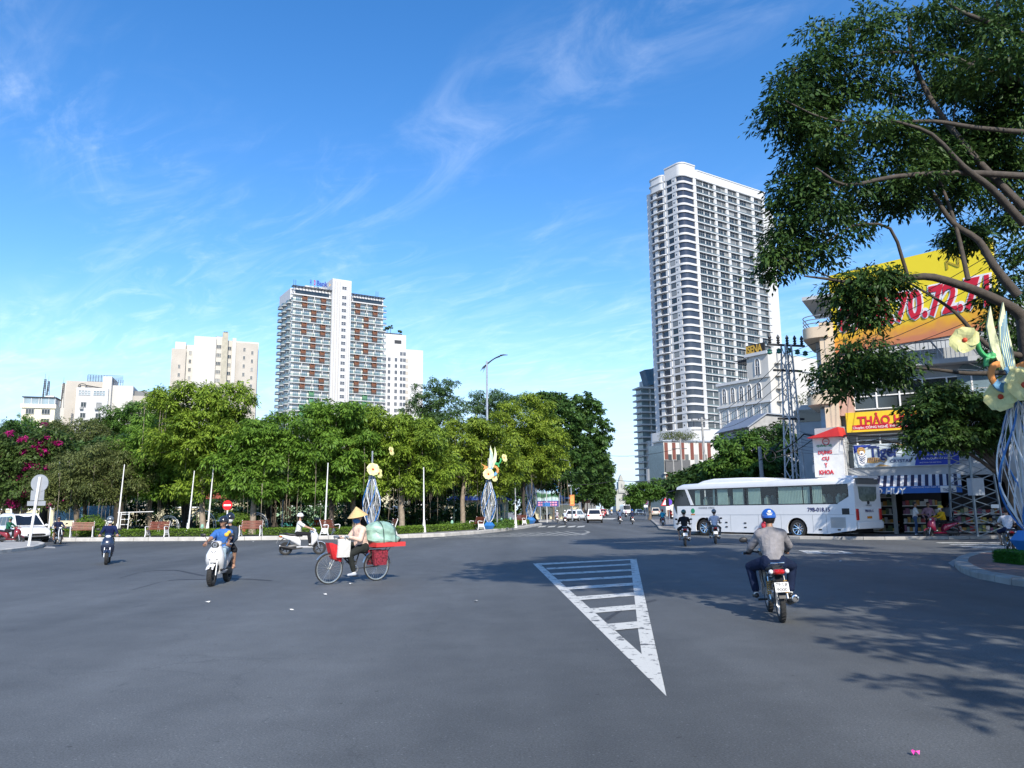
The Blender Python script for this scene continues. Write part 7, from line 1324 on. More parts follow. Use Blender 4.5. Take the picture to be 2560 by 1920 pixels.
    # cab window and windscreen
    MB().prism([(7.22, ZL - .55), (8.3, ZL - .55), (8.55, ZL), (8.38, ZU - .05), (7.65, ZU - .03), (7.25, ZL)], y1 - .05, y1 - .008, 'y').build('cab_window', CARGD, t); wsr = [(8.74, 1.1), (8.72, 1.6), (8.58, 2.3), (8.40, 2.85)]
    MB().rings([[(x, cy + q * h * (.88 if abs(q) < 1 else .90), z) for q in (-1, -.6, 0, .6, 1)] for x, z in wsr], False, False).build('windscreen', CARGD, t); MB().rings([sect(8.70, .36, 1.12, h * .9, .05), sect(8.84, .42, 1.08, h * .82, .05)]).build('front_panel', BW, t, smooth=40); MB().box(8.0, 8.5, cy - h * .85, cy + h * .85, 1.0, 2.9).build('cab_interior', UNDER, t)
    for s in (-1, 1): MB().tube([(8.5, cy + s * h * .95, 2.7), (8.95, cy + s * h * 1.1, 2.6), (9.0, cy + s * h * 1.1, 2.2)], .03, 6).build('mirror_arm', BLACK, t); MB().box(8.9, 9.02, cy + s * h * 1.1 - .1, cy + s * h * 1.1 + .1, 1.75, 2.2).build('mirror', BLACK, t, bev=.03)
    # wheels and arches
    for x in (0, 6.28):
        MB().box(x - .62, x + .62, y0 + .5, -.42, .3, 1.09).build('wheel_housing', UNDER, t)
        for y in (-.19, y0 + .19): wheel(t, (x, y, .48), .48, .30, CHROME, 10, side=1 if y > -1 else -1)
    # side details: belt line, panel joints, hatches, grille, lettering
    MB().box(-3.25, 8.1, .001, .006, 1.205, 1.22).build('belt_line', STEEL, t)
    for x in (-1.72, -.95, .95, 2.4, 4.3, 5.3, 7.2): MB().box(x - .006, x + .006, .001, .005, .3, 1.2).build('panel_joint', WFRM, t)
    for x, z in ((4.6, .75), (4.6, .5), (3.3, .72), (3.3, .48), (-1.35, .42), (-2.4, .42)): MB().box(x - .08, x + .08, .001, .02, z, z + .07).build('side_marker', BLACK, t)
    for i in range(16): MB().box(-2.78, -1.96, .001, .012, .56 + i * .033, .575 + i * .033).build('louvre', WFRM, t)
    MB().box(-3.02, -2.62, .001, .012, 1.22, 1.52).build('fuel_hatch', BLACK, t, bev=.02); nav = mat('coach_navy', (.03, .025, .12), .5)
    M = Matrix(((-1, 0, 0, -1.33), (0, 0, 1, .012), (0, 1, 0, 1.47), (0, 0, 0, 1))); text('79B-018.15', 'fleet_number', 1, M, nav, t, .02, .002, width=1.28); M2 = M.copy(); M2[0][3] = 6.0; M2[2][3] = 1.62; text('UNIVERSE XPRESS', 'model_lettering', 1, M2, WFRM, t, .0, .001, width=1.2)
    M3 = M.copy(); M3[0][3] = 7.05; M3[2][3] = 1.42; MB().lathe([(.001, .012), (.15, .012), (.15, .002)], (7.05, 0, 1.45), 'y', 20).build('round_sticker', mat('sticker_green', (.03, .30, .14), .5), t); MB().box(6.9, 7.2, .002, .01, 1.2, 1.27).build('yellow_sticker', LAMPO, t)
    # rear face
    MB().prism([(cy - .78, 2.0), (cy - .55, 1.86), (cy + .55, 1.86), (cy + .78, 2.0), (cy + .85, 2.6), (cy - .85, 2.6)], -3.36, -3.325, 'x').build('rear_window', mat('rear_glass', (.16, .19, .15), .15, var=.3, sc=5), t); MB().box(-3.42, -3.32, cy - .95, cy + .95, 2.72, 2.98).build('rear_spoiler', mat('spoiler_grey', (.12, .12, .11), .6), t); MB().box(-3.44, -3.34, y0 + .05, y1 - .05, .50, .86).build('rear_bumper', BW, t, bev=.04)
    MB().box(-3.355, -3.32, cy - .85, cy + .85, .9, 1.5).build('engine_door', BW, t, bev=.01)
    for s in (-1, 1): MB().box(-3.38, -3.2, cy + s * (h - .16) - .12, cy + s * (h - .16) + .12, .92, 1.5).build('tail_light', LAMPR, t, bev=.04)
    Mr = Matrix(((0, 0, -1, -3.365), (-1, 0, 0, cy), (0, 1, 0, 1.38), (0, 0, 0, 1))); text('79B-018.15', 'fleet_number', 1, Mr, nav, t, .02, .002, width=.8); Mr[2][3] = 1.66; text('UNIVERSE', 'model_lettering', 1, Mr, WFRM, t, .01, .002, width=.55); MB().box(-3.365, -3.35, cy - .22, cy + .22, 1.0, 1.12).build('number_plate', LAMPO, t); MB().lathe([(.001, -3.37), (.09, -3.37), (.09, -3.33)], (0, cy, 1.80), 'x', 16).build('rear_emblem', INK, t)
    MB().box(-2.9, 8.2, y0 + .15, y1 - .15, .3, .5).build('underbody', UNDER, t)
coach()
def farbus():
    (x, y, _), a = place(1563, 1285, -90); t = thing('far_coach', 'small white bus facing the camera far down the avenue', 'bus', (x, y, 0), a); BW = CARW; MB().xloft([(-4, 1.6, 1.15, 1.3), (3.7, 1.6, 1.15, 1.3), (4, 1.5, 1.08, 1.15)], 16, 8).build('body', BW, t); MB().box(3.97, 4.05, -1.02, 1.02, 1.35, 2.65).build('windscreen', CARGD, t)
    for s in (-1, 1): MB().box(-3.6, 3.4, s * 1.16 - .02, s * 1.16 + .02, 1.5, 2.4).build('window_band', CARGD, t); wheel(t, (2.6, s * 1.0, .45), .45, .26); wheel(t, (-2.4, s * 1.0, .45), .45, .26); MB().ell((4.0, s * .8, .8), (.06, .15, .1), 8, 6).build('headlight', LAMPW, t)
farbus()
# ------------------------------------------------------------------ people
def ik(a, b, l1, l2, pole):
    a, b = Vector(a), Vector(b); d = b - a; D = min(max(d.length, .05), (l1 + l2) * .995); u = d.normalized(); x = (D * D + l1 * l1 - l2 * l2) / (2 * D); hgt = math.sqrt(max(l1 * l1 - x * x, 0)); p = Vector(pole); p = (p - u * p.dot(u)).normalized(); return a + u * x + p * hgt, a + u * D
SKIN = mat('skin', (.42, .24, .16), .5, var=.08, sc=8); SKIND = mat('skin_tan', (.30, .16, .10), .5, var=.08, sc=8); HAIR = mat('black_hair', (.012, .010, .010), .5)
_cloth = {}
def cloth(c, name=None, chk=0):
    k = name or 'cloth_%02x%02x%02x' % tuple(int(min(1, x) * 255) for x in c)
    return mat(k, c, .9, var=.16, sc=9, bump=.9, bsc=17, spec=.12)
_body_cache = {}
def person(label, loc, rz, hip, lean, hands, feet, shirt, pants, skin=SKIN, shoe=None, sleeve='long', leg='long', vox=.018, yaw=0., helmet=None, mask=None, hat=None, hair=True, glasses=None, knee=(1, 0, .25), kneeout=.12, elbow=(-.25, 0, -1), elbout=.5, scale=1., group=None, fingers=True, tor=.45, glove=None, headlean=None, bulk=1., key=None, roll=0., visor=True, lean_side=0., extra=None, coat=False):
    t = thing('person', label, 'person', loc, rz, group, scale); t.rotation_euler = (roll, 0, rz)
    hip = Vector(hip); sp = Vector((math.sin(lean), lean_side, math.cos(lean))).normalized(); chest = hip + sp * tor; neck = chest + sp * .07; hl = lean * .25 if headlean is None else headlean; head = neck + Vector((math.sin(hl) * .16 + .015, lean_side * .1, math.cos(hl) * .155)); q = Matrix.Rotation(yaw, 3, 'Z')
    caps = []   # (p0, p1, r0, r1, region)
    def c(p0, p1, r0, r1, rg): caps.append((Vector(p0), Vector(p1), r0 * bulk if rg in ('sh', 'pa') else r0, r1 * bulk if rg in ('sh', 'pa') else r1, rg))
    S = {}; fw = Vector((math.cos(lean), 0, -math.sin(lean)))
    for s in (-1, 1):
        sh = chest + Vector((0, s * .165, -.015)) - sp * .02; el, wr = ik(sh, hands[0 if s > 0 else 1], .275, .25, (elbow[0], s * elbout, elbow[2])); hj = hip + Vector((.0, s * .085, 0)); kn, an = ik(hj, feet[0 if s > 0 else 1], .41, .40, (knee[0], s * kneeout, knee[2])); S[s] = (sh, el, wr, hj, kn, an)
        c(hip + Vector((0, s * .05, .02)), hip + Vector((-.01, s * .07, -.02)), .105, .11, 'pa'); c(hj, kn, .088, .062, 'pa'); cal = 'pa' if leg == 'long' else 'sk'; c(kn, an + (kn - an) * .12, .058 if leg == 'long' else .052, .048 if leg == 'long' else .036, cal)
        if leg != 'long': c(hj, hj.lerp(kn, .85), .095, .08, 'pa')
        c(an, an + Vector((.0, 0, -.03)), .037, .037, 'sk' if leg == 'short' or shoe == 'sandal' else 'so'); c(an + Vector((-.03, 0, -.055)), an + Vector((.15, s * .02, -.065)), .04, .032, 'ft')
        c(chest + Vector((0, s * .06, -.03)), sh, .085, .07, 'sh'); c(sh, el, .062, .05, 'sh'); fr = 'sh' if sleeve == 'long' else 'sk'
        if sleeve == 'half': c(sh, sh.lerp(el, .75), .07, .066, 'sh')
        c(el, wr, .046 if fr == 'sh' else .04, .036 if fr == 'sh' else .028, fr); d = (wr - el).normalized(); c(wr, wr + d * .06 + Vector((0, 0, -.005)), .033, .036, 'hd')
        caps[-5:]  # keep order
        if sleeve == 'half': pass
        else: pass
        c(chest - sp * .12 + Vector((0, s * .06, 0)), chest - sp * .27 + Vector((0, s * .055, 0)), .105, .10, 'sh')
    if sleeve == 'half':
        caps = [(a, b, r0, r1, 'sk' if (rg == 'sh' and abs(r0 - .062 * bulk) < 1e-6) else rg) for a, b, r0, r1, rg in caps]
    if coat: c(hip + sp * .08, hip + Vector((-.01, 0, .01)), .13, .135, 'sh')
    c(chest + fw * .01 - sp * .06, hip + sp * .10, .115, .12, 'sh'); c(hip + sp * .10, hip + sp * .03, .125, .125, 'sh'); c(neck - sp * .05, head + Vector((0, 0, -.03)), .052, .05, 'sk')
    hm = q
    c(head + hm @ Vector((-.01, 0, .03)), head + hm @ Vector((.0, 0, .0)), .092, .088, 'sk'); c(head + hm @ Vector((.03, 0, -.045)), head + hm @ Vector((.045, 0, -.075)), .06, .042, 'sk'); c(head + hm @ Vector((.092, 0, -.005)), head + hm @ Vector((.105, 0, -.022)), .012, .016, 'sk')
    for s in (-1, 1): c(head + hm @ Vector((-.005, s * .088, .0)), head + hm @ Vector((-.008, s * .09, -.03)), .018, .014, 'sk')
    mb = MB()
    for p0, p1, r0, r1, rg in caps:
        ax = p1 - p0
        if ax.length < 1e-4: ax = Vector((0, 0, 1e-3)); p1 = p0 + ax
        n = ax.normalized(); k = 4; pts = []; rad = []
        for i in range(k): a = math.pi / 2 * (i + .15) / k; pts.append(p0 - n * r0 * math.cos(a)); rad.append(r0 * math.sin(a))
        pts += [p0, p1]; rad += [r0, r1]
        for i in range(k - 1, -1, -1): a = math.pi / 2 * (i + .15) / k; pts.append(p1 + n * r1 * math.cos(a)); rad.append(r1 * math.sin(a))
        mb.tube(pts, rad, 12)
    me = mb.mesh('body', [skin]); o = obj('body', me, t); rm = o.modifiers.new('r', 'REMESH'); rm.mode = 'VOXEL'; rm.voxel_size = vox; sm = o.modifiers.new('s', 'SMOOTH'); sm.factor = .5; sm.iterations = 4 if vox < .02 else 2
    COL.objects.unlink(o); o.parent = None; m2 = evaluated(o); COL.objects.link(o); o.parent = t; o.modifiers.clear(); o.data = m2; bpy.data.meshes.remove(me); m2.name = 'body'
    nf = len(m2.polygons); ct = np.empty(nf * 3); m2.polygons.foreach_get('center', ct); ct = ct.reshape(-1, 3); best = np.full(nf, 9e9); idx = np.zeros(nf, int); regs = ['sk', 'sh', 'pa', 'ft', 'hd', 'so']
    for p0, p1, r0, r1, rg in caps:
        a = np.array(p0); d = np.array(p1) - a; f = np.clip(((ct - a) @ d) / max(d @ d, 1e-9), 0, 1); dist = np.linalg.norm(ct - (a + f[:, None] * d), axis=1) - (r0 + (r1 - r0) * f); m = dist < best; best[m] = dist[m]; idx[m] = regs.index(rg)
    if not coat: idx[(idx == 1) & ((ct - np.array(hip)) @ np.array(sp) < .0)] = 2
    m2.materials.clear()
    for m in (skin, shirt, pants, {'black': mat('shoe_black', (.015, .015, .016), .4), 'white': mat('shoe_white', (.6, .6, .58), .6), 'sandal': skin, None: mat('shoe_black', (.015, .015, .016), .4)}.get(shoe, shoe if shoe and not isinstance(shoe, str) else mat('shoe_black', (.015, .015, .016), .4)), glove or skin, mat('sock_white', (.7, .7, .68), .8)): m2.materials.append(m)
    m2.polygons.foreach_set('material_index', idx.astype(np.int32)); m2.shade_smooth()
    if fingers:
        fb = MB()
        for s in (-1, 1):
            sh, el, wr = S[s][:3]; d = (wr - el).normalized(); side = d.cross(Vector((0, 0, 1))).normalized(); dn = side.cross(d).normalized() * (-1); dn = dn if dn.z < 0 else -dn; k0 = wr + d * .085
            for i in range(4):
                b = k0 + side * (.027 - .018 * i); L_ = (.030, .036, .034, .026)[i]; fb.tube([b - d * .02, b + d * L_ * .9, b + d * L_ * 1.1 + dn * .03, b + d * L_ * .5 + dn * .055], [.0095, .009, .0085, .007], 6)
            th = wr + d * .04 - side * s * .0 + side * (.034 * (1 if s > 0 else -1)); fb.tube([th, th + d * .03 + dn * .018 + side * .012 * s, th + d * .04 + dn * .045], [.011, .010, .007], 6)
        fm = fb.mesh('fingers', [glove or skin], 60)
        import bmesh as _b
        bm = _b.new(); bm.from_mesh(m2); n0 = len(bm.faces); bm.from_mesh(fm); bm.faces.ensure_lookup_table()
        for i in range(n0, len(bm.faces)): bm.faces[i].material_index = 4; bm.faces[i].smooth = True
        bm.to_mesh(m2); bm.free()
    HM = Matrix.Translation(head) @ q.to_4x4()
    def part(nm, b, m, smooth=60): b2 = b.build(nm, m, t, smooth=smooth); b2.matrix_local = HM; return b2
    if hair and not hat: part('hair', MB().ell((-.018, 0, .028), (.098, .092, .10), 14, 8, v0=0, v1=.52).ell((-.03, 0, .0), (.085, .09, .09), 12, 8, u0=.27, u1=.73), HAIR)
    if vox < .025:
        for s in (-1, 1):
            if not glasses: e = part('eye', MB().ell((.082, s * .033, .012), (.012, .014, .008), 8, 5), INK)
            part('eyebrow', MB().tube([(.088, s * .016, .034), (.082, s * .05, .034)], .005, 4), HAIR)
        if not mask: part('mouth', MB().ell((.088, 0, -.058), (.010, .024, .005), 8, 4), mat('lips', (.25, .09, .08), .5))
    if glasses: part('sunglasses', MB().ell((.090, .035, .012), (.012, .028, .022), 10, 6).ell((.090, -.035, .012), (.012, .028, .022), 10, 6).tube([(.09, -.03, .018), (.095, 0, .02), (.09, .03, .018)], .004, 4).tube([(.085, .06, .015), (-.01, .095, .012)], .004, 4).tube([(.085, -.06, .015), (-.01, -.095, .012)], .004, 4), glasses)
    if mask: part('face_mask', MB().ell((.016, 0, -.045), (.098, .083, .068), 16, 8, u0=-.26, u1=.26, v0=.12, v1=.93).tube([(.06, .075, -.03), (.0, .098, -.005)], .004, 4).tube([(.06, -.075, -.03), (.0, -.098, -.005)], .004, 4), mask)
    if helmet:
        hb = part('helmet', MB().ell((-.012, 0, .028), (.128, .115, .125), 20, 10, v0=0, v1=.56), helmet); HMt = HM
        if visor: v = MB().add([(.095 + .07 * math.cos(a) * k, .10 * math.sin(a), .045 - .02 * k) for k in (0, 1) for a in np.linspace(-1.2, 1.2, 9)], [(i, i + 1, i + 10, i + 9) for i in range(8)] + [(i + 9, i + 10, i + 1, i) for i in range(8)]).build('visor', helmet, hb, smooth=60)
        st = MB().tube([(.0, .1, .0), (.03, .075, -.08), (.04, 0, -.105), (.03, -.075, -.08), (.0, -.1, .0)], .006, 5).build('chin_strap', BLACK, hb)
    if hat == 'cone':
        hb = part('conical_hat', MB().lathe([(.235, -.005), (.232, .0), (.11, .115), (.012, .215), (.001, .218)], (-.005, 0, .045), 'z', 28), mat('palm_leaf_hat', (.62, .44, .20), .75, var=.12, sc=30, bump=.3), 30); hb.matrix_local = HM @ Matrix.Rotation(R(12), 4, 'Y')
        MB().tube([(.02, .085, .02), (.04, .06, -.1), (.04, -.06, -.1), (.02, -.085, .02)], .006, 5).build('chin_ribbon', cloth((.1, .1, .12)), hb)
    if extra: extra(t, S, HM, chest, hip)
    return t
def cl(r, g, b): return cloth((r, g, b))
DK = cl(.02, .021, .024); NAVY = cl(.018, .025, .06); JEANS = cl(.05, .09, .17); WSH = cl(.70, .70, .66)
HBLK = mat('helmet_black', (.02, .022, .028), .2, coat=.6); HGRY = mat('helmet_grey', (.16, .18, .19), .25, .3, coat=.6); HBLU = mat('helmet_blue', (.02, .10, .42), .22, coat=.7); HWHT = mat('helmet_white', (.78, .78, .76), .25, coat=.5); HRED = mat('helmet_red', (.55, .03, .04), .25, coat=.5); HGRN = mat('helmet_green', (.25, .42, .05), .3, coat=.5); HYEL = mat('helmet_yellow', (.72, .48, .02), .3, coat=.5); HDGR = mat('helmet_dark_green', (.03, .09, .07), .3, coat=.5)
MSKW = mat('mask_white', (.78, .78, .77), .8); MSKB = mat('mask_black', (.02, .02, .022), .8)
SH_ = ((.335, .27, 1.01), (.335, -.27, 1.01)); SF = ((.27, .13, .43), (.27, -.13, .43)); UF = ((.03, .23, .36), (.03, -.23, .36))
PW = mat('panel_pearl_white', (.66, .66, .66), .25, coat=.9, var=.02); PB = mat('panel_black', (.02, .022, .026), .25, coat=.8); PDB = mat('panel_midnight', (.02, .03, .06), .2, coat=.9); PR = mat('panel_red', (.42, .02, .035), .25, coat=.8); PGR = mat('panel_dark_red', (.22, .02, .03), .25, coat=.8); PBL = mat('panel_blue', (.05, .16, .35), .25, coat=.8)
def rider(blabel, plabel, px, py, deg, panel, shirt, pants, style='scooter', front=True, sc=1., **k):
    """a motorbike with the given wheel on photo pixel (px,py), heading deg (0 = +x), and its rider"""
    p = G(px, py); a = R(deg); sc *= .95; off = (.65 if front else -.65) * sc; loc = (p.x - math.cos(a) * off, p.y - math.sin(a) * off, 0)
    bk = {x: k.pop(x) for x in ('plate', 'head', 'dark', 'seatm') if x in k}; make_bike(blabel, loc, a, panel, style, scale=sc, **bk)
    kw = dict(hip=(-.20, 0, .835), lean=R(12), hands=SH_, feet=SF if style == 'scooter' else UF, shirt=shirt, pants=pants, scale=sc); kw.update(k); return person(plabel, loc, a, **kw), loc, a
# couple on the white scooter with round headlamp
_, lc, an = rider('pearl white scooter with round headlamp ridden by a couple towards the camera', 'man in blue polo shirt and black helmet riding the white scooter, looking aside', 528, 1466, -86, PW, cloth((.05, .15, .42), 'polo_blue'), JEANS_L if 'JEANS_L' in globals() else cl(.30, .40, .48), head='round', sc=.99, helmet=HBLK, sleeve='half', yaw=R(-38), vox=.014, skin=SKIND, bulk=1.12, lean=R(9))
person('pillion passenger in black with white mask, sunglasses and dark helmet on the white scooter', lc, an, (-.50, .02, .90), R(4), ((-.12, .22, .98), (-.12, -.22, .98)), ((-.32, .24, .44), (-.32, -.24, .44)), cloth((.03, .045, .07), 'dark_jacket'), DK, vox=.014, helmet=HBLK, mask=MSKW, glasses=INK, kneeout=.5, leg='short', shoe='sandal', scale=.94, tor=.46, lean_side=.06)
o = MB().ell((0, 0, 0), (.06, .05, .05), 10, 6).ell((.03, .06, .05), (.045, .045, .045), 10, 6).build('toy_charm', mat('charm_yellow', (.75, .45, .05), .7), None, smooth=60, loc=Vector(lc) + Matrix.Rotation(an, 3, 'Z') @ Vector((.30, .20, 1.13))); tag(o, 'small yellow soft toy hanging at the white scooter handlebar', 'toy')
# navy rider
rider('dark blue scooter ridden straight at the camera at the left', 'rider in navy top and white mask on the dark blue scooter', 265, 1412, -66, PDB, cloth((.012, .02, .07), 'navy_top'), DK, helmet=HGRY, mask=MSKW, glasses=INK, sc=1.0, vox=.016, sleeve='long')
# white scooter going right
rider('white scooter in profile riding right along the park', 'rider in white shirt and white helmet with black mask on the profile scooter', 798, 1386, 14, PW, WSH, DK, sc=1.02, helmet=HWHT, mask=MSKB, sleeve='half', vox=.016, lean=R(7))
# grey-shirted rider in front
def gray_extra(t, S, HM, chest, hip):
    h = [o for o in t.children if o.name.startswith('helmet')]
    if h: Mx = Matrix(((0, 0, -1, -.137), (-1, 0, 0, 0), (0, 1, 0, .055), (0, 0, 0, 1))); MB().box(-.141, -.134, -.045, .045, .072, .084).box(-.141, -.134, -.035, .035, .048, .062).build('helmet_print', HWHT, h[0]); MB().ell((-.128, 0, .105), (.012, .03, .02), 10, 6).build('helmet_logo', HWHT, h[0])
pg = G(1957, 1556); ag = R(80); lg = (pg.x + math.cos(ag) * .62, pg.y + math.sin(ag) * .62, 0)
make_bike('black underbone motorbike with plate 79 L8 9000 seen from behind', lg, ag, PB, 'underbone', plate='79 L8\n9000', lean=R(-3), scale=.95); person('man in grey shirt and blue helmet riding away on the black motorbike', lg, ag, (-.22, 0, .86), R(16), ((.30, .30, 1.02), (.30, -.30, 1.02)), ((.02, .27, .38), (.02, -.25, .38)), cloth((.24, .23, .24), 'grey_shirt'), cloth((.012, .02, .05), 'navy_trousers'), SKIND, 'black', vox=.013, helmet=HBLU, kneeout=.75, knee=(1, 0, .1), elbout=.9, bulk=1.30, tor=.47, roll=R(-1), scale=.95, visor=True, extra=gray_extra)
# two riders in front of the coach
rider('dark motorbike left of the pair in front of the coach', 'rider in black printed T-shirt and shorts left of the coach wheel', 1714, 1366, 80, PB, DK, DK, 'underbone', False, helmet=HDGR, sleeve='half', leg='short', skin=SKIN, shoe='sandal', vox=.02, kneeout=.5)
rider('grey motorbike right of the pair in front of the coach', 'rider in pale shirt with a shoulder strap beside the coach front wheel', 1790, 1360, 78, PB, cl(.55, .55, .62), cl(.12, .13, .13), 'underbone', False, helmet=HGRY, sleeve='half', vox=.02, kneeout=.5)
rider('red motorbike mostly hidden behind the grey-shirted man', 'rider in red shirt and pink helmet behind the grey-shirted man', 1903, 1343, 150, PR, cl(.50, .02, .05), DK, helmet=mat('helmet_pink', (.62, .15, .16), .3, coat=.4), vox=.022, fingers=False)
rider('red and white motorbike left of the coach front', 'rider in bright turquoise shirt and red helmet', 1658, 1318, 82, PR, cl(.05, .45, .60), DK, 'underbone', False, helmet=HRED, vox=.025, fingers=False)
rider('dark motorbike, left of the two central avenue riders', 'rider in slate jacket left of the two central avenue riders', 1551, 1310, 86, PB, cl(.08, .12, .20), DK, 'underbone', False, helmet=HBLK, vox=.025, fingers=False); rider('dark motorbike, right of the two central avenue riders', 'rider in navy jacket right of the two central avenue riders', 1582, 1311, 84, PB, NAVY, DK, 'underbone', False, helmet=HBLU, vox=.025, fingers=False)
rider('dark motorbike beside the turning white hatchback', 'rider in pale blue shirt beside the turning white hatchback', 1413, 1312, 87, PB, cl(.45, .52, .66), DK, 'underbone', False, helmet=HWHT, vox=.025, fingers=False); rider('reddish motorbike left of the turning white hatchback', 'rider in grey shirt left of the turning white hatchback', 1393, 1307, 86, PR, cl(.40, .36, .38), cl(.3, .3, .32), 'underbone', False, helmet=HWHT, vox=.025, fingers=False)
rider('motorbike hidden behind the grey rider at the billboard', 'white-clad rider furthest left below the billboard', 1384, 1300, 20, PB, WSH, DK, helmet=HWHT, vox=.03, fingers=False)
for i, (px, py, dg, pn, sh, hm, bl, pl) in enumerate(((1510, 1296, -85, PR, (.5, .35, .3), HBLK, 'red scooter coming down the avenue behind the white car', 'oncoming rider in tan behind the white car'), (1520, 1291, -85, PW, (.55, .5, .5), HWHT, 'white scooter coming down the avenue beside the red one', 'oncoming rider in pale top beside the red scooter'), (1530, 1287, -87, PW, (.6, .4, .1), HYEL, 'far white scooter coming down the avenue', 'far oncoming rider in orange top'), (1543, 1282, 90, PB, (.6, .5, .15), HYEL, 'far motorbike left of the small bus', 'far rider in yellow left of the small bus'), (1566, 1293, 90, PW, (.55, .4, .45), HGRY, 'white scooter between the two central riders', 'rider in pinkish top between the two central riders'), (1615, 1290, -90, PW, (.2, .2, .22), HBLK, 'pale scooter beside the dark saloon', 'rider in dark grey beside the dark saloon'), (1680, 1300, 95, PR, (.4, .05, .05), HRED, 'red scooter hidden behind the coach front', 'rider in red partly hidden by the coach front'))): rider(bl, pl, px, py, dg, pn, cl(*sh), DK, front=dg < 0, helmet=hm, vox=.03, fingers=False)
# left: delivery rider in green and dark rider
rider('dark red scooter in front of the white car', 'rider in green jacket on the dark red scooter', 50, 1361, -2, PGR, cloth((.02, .12, .07), 'ride_green'), DK, helmet=HDGR, mask=MSKB, vox=.02); rider('black motorcycle in front of the white car bonnet', 'bare-legged rider in dark blue on the black motorcycle', 150, 1361, -48, PB, NAVY, DK, 'underbone', helmet=HBLK, leg='short', shoe='sandal', skin=SKIND, vox=.02, kneeout=.4)
# right: in front of the shop
rider('glossy red scooter standing by the shop kerb', 'rider in yellow jacket and yellow helmet on the red scooter', 2322, 1348, 183, mat('panel_cherry', (.38, .015, .06), .2, coat=.9), cl(.62, .36, .02), DK, helmet=HYEL, mask=MSKW, vox=.018, sc=1.05, plate=None)
rider('black scooter half hidden by the nearest flower lamp', 'bareheaded rider in white T-shirt half hidden by the nearest flower lamp', 2533, 1385, 66, PB, cl(.62, .62, .66), NAVY, 'underbone', False, sleeve='half', leg='short', shoe='sandal', vox=.018, kneeout=.5, plate='79')
rider('black scooter parked before the shop shelves', 'person with yellow and black jacket on the scooter before the shop shelves', 2245, 1335, 70, PB, cl(.55, .42, .02), DK, 'scooter', False, vox=.02)
STAND = lambda w=.12: ((.02, w, .075), (-.06, -w, .075))
def stander(label, px, py, deg, shirt, pants, hands=None, z=0, **k):
    p = G(px, py, z); kw = dict(hip=(0, 0, .88), lean=R(3), hands=hands or ((.06, .24, .86), (.06, -.24, .86)), feet=STAND(), shirt=shirt, pants=pants, vox=.02, knee=(1, 0, 0), kneeout=.05); kw.update(k); return person(label, (p.x, p.y, z), R(deg), **kw)
stander('standing man in white sleeveless shirt and jeans by the shop', 2292, 1339, -20, cl(.62, .62, .60), JEANS, ((.38, .12, 1.05), (.36, -.14, 1.05)), .13, sleeve='half', skin=SKIND); stander('person in light blue shirt standing right of the yellow rider', 2374, 1333, 60, cl(.50, .58, .72), NAVY, z=.13); stander('person in green helmet behind the red scooter', 2336, 1329, -60, cl(.30, .33, .38), DK, z=.13, helmet=HGRN); stander('person in pinkish top behind the red scooter windshield', 2326, 1336, -100, cl(.42, .26, .34), DK, z=.13)
stander('child in orange shirt standing by the green fence', 725, 1311, -90, cl(.62, .28, .10), cl(.5, .5, .5), z=KH, scale=.72, skin=SKIN)
SITF = ((.42, .12, .08), (.42, -.12, .08))
for lab, px, py, sh in (('person in pale top sitting beside the ladder frame', 336, 1321, (.6, .6, .62)), ('person in blue sitting left of the leaning trunk', 451, 1318, (.15, .25, .5)), ('person in red sitting left of the leaning trunk', 462, 1318, (.45, .1, .08)), ('dark dressed person sitting behind the thick pale trunk', 985, 1316, (.25, .03, .05))):
    p = G(px, py, KH); person(lab, (p.x, p.y, KH), R(-80), (0, 0, .48), R(8), ((.25, .12, .55), (.25, -.12, .55)), SITF, cl(*sh), DK, vox=.03, fingers=False, group='people sitting in the park'); o = MB().box(-.22, .2, -.24, .24, 0, .40).build('garden_stool', CONC, None, loc=(p.x, p.y, KH), rz=R(-80), bev=.03); tag(o, 'low stone seat under the ' + lab, 'seat', 'stone seats in the park')
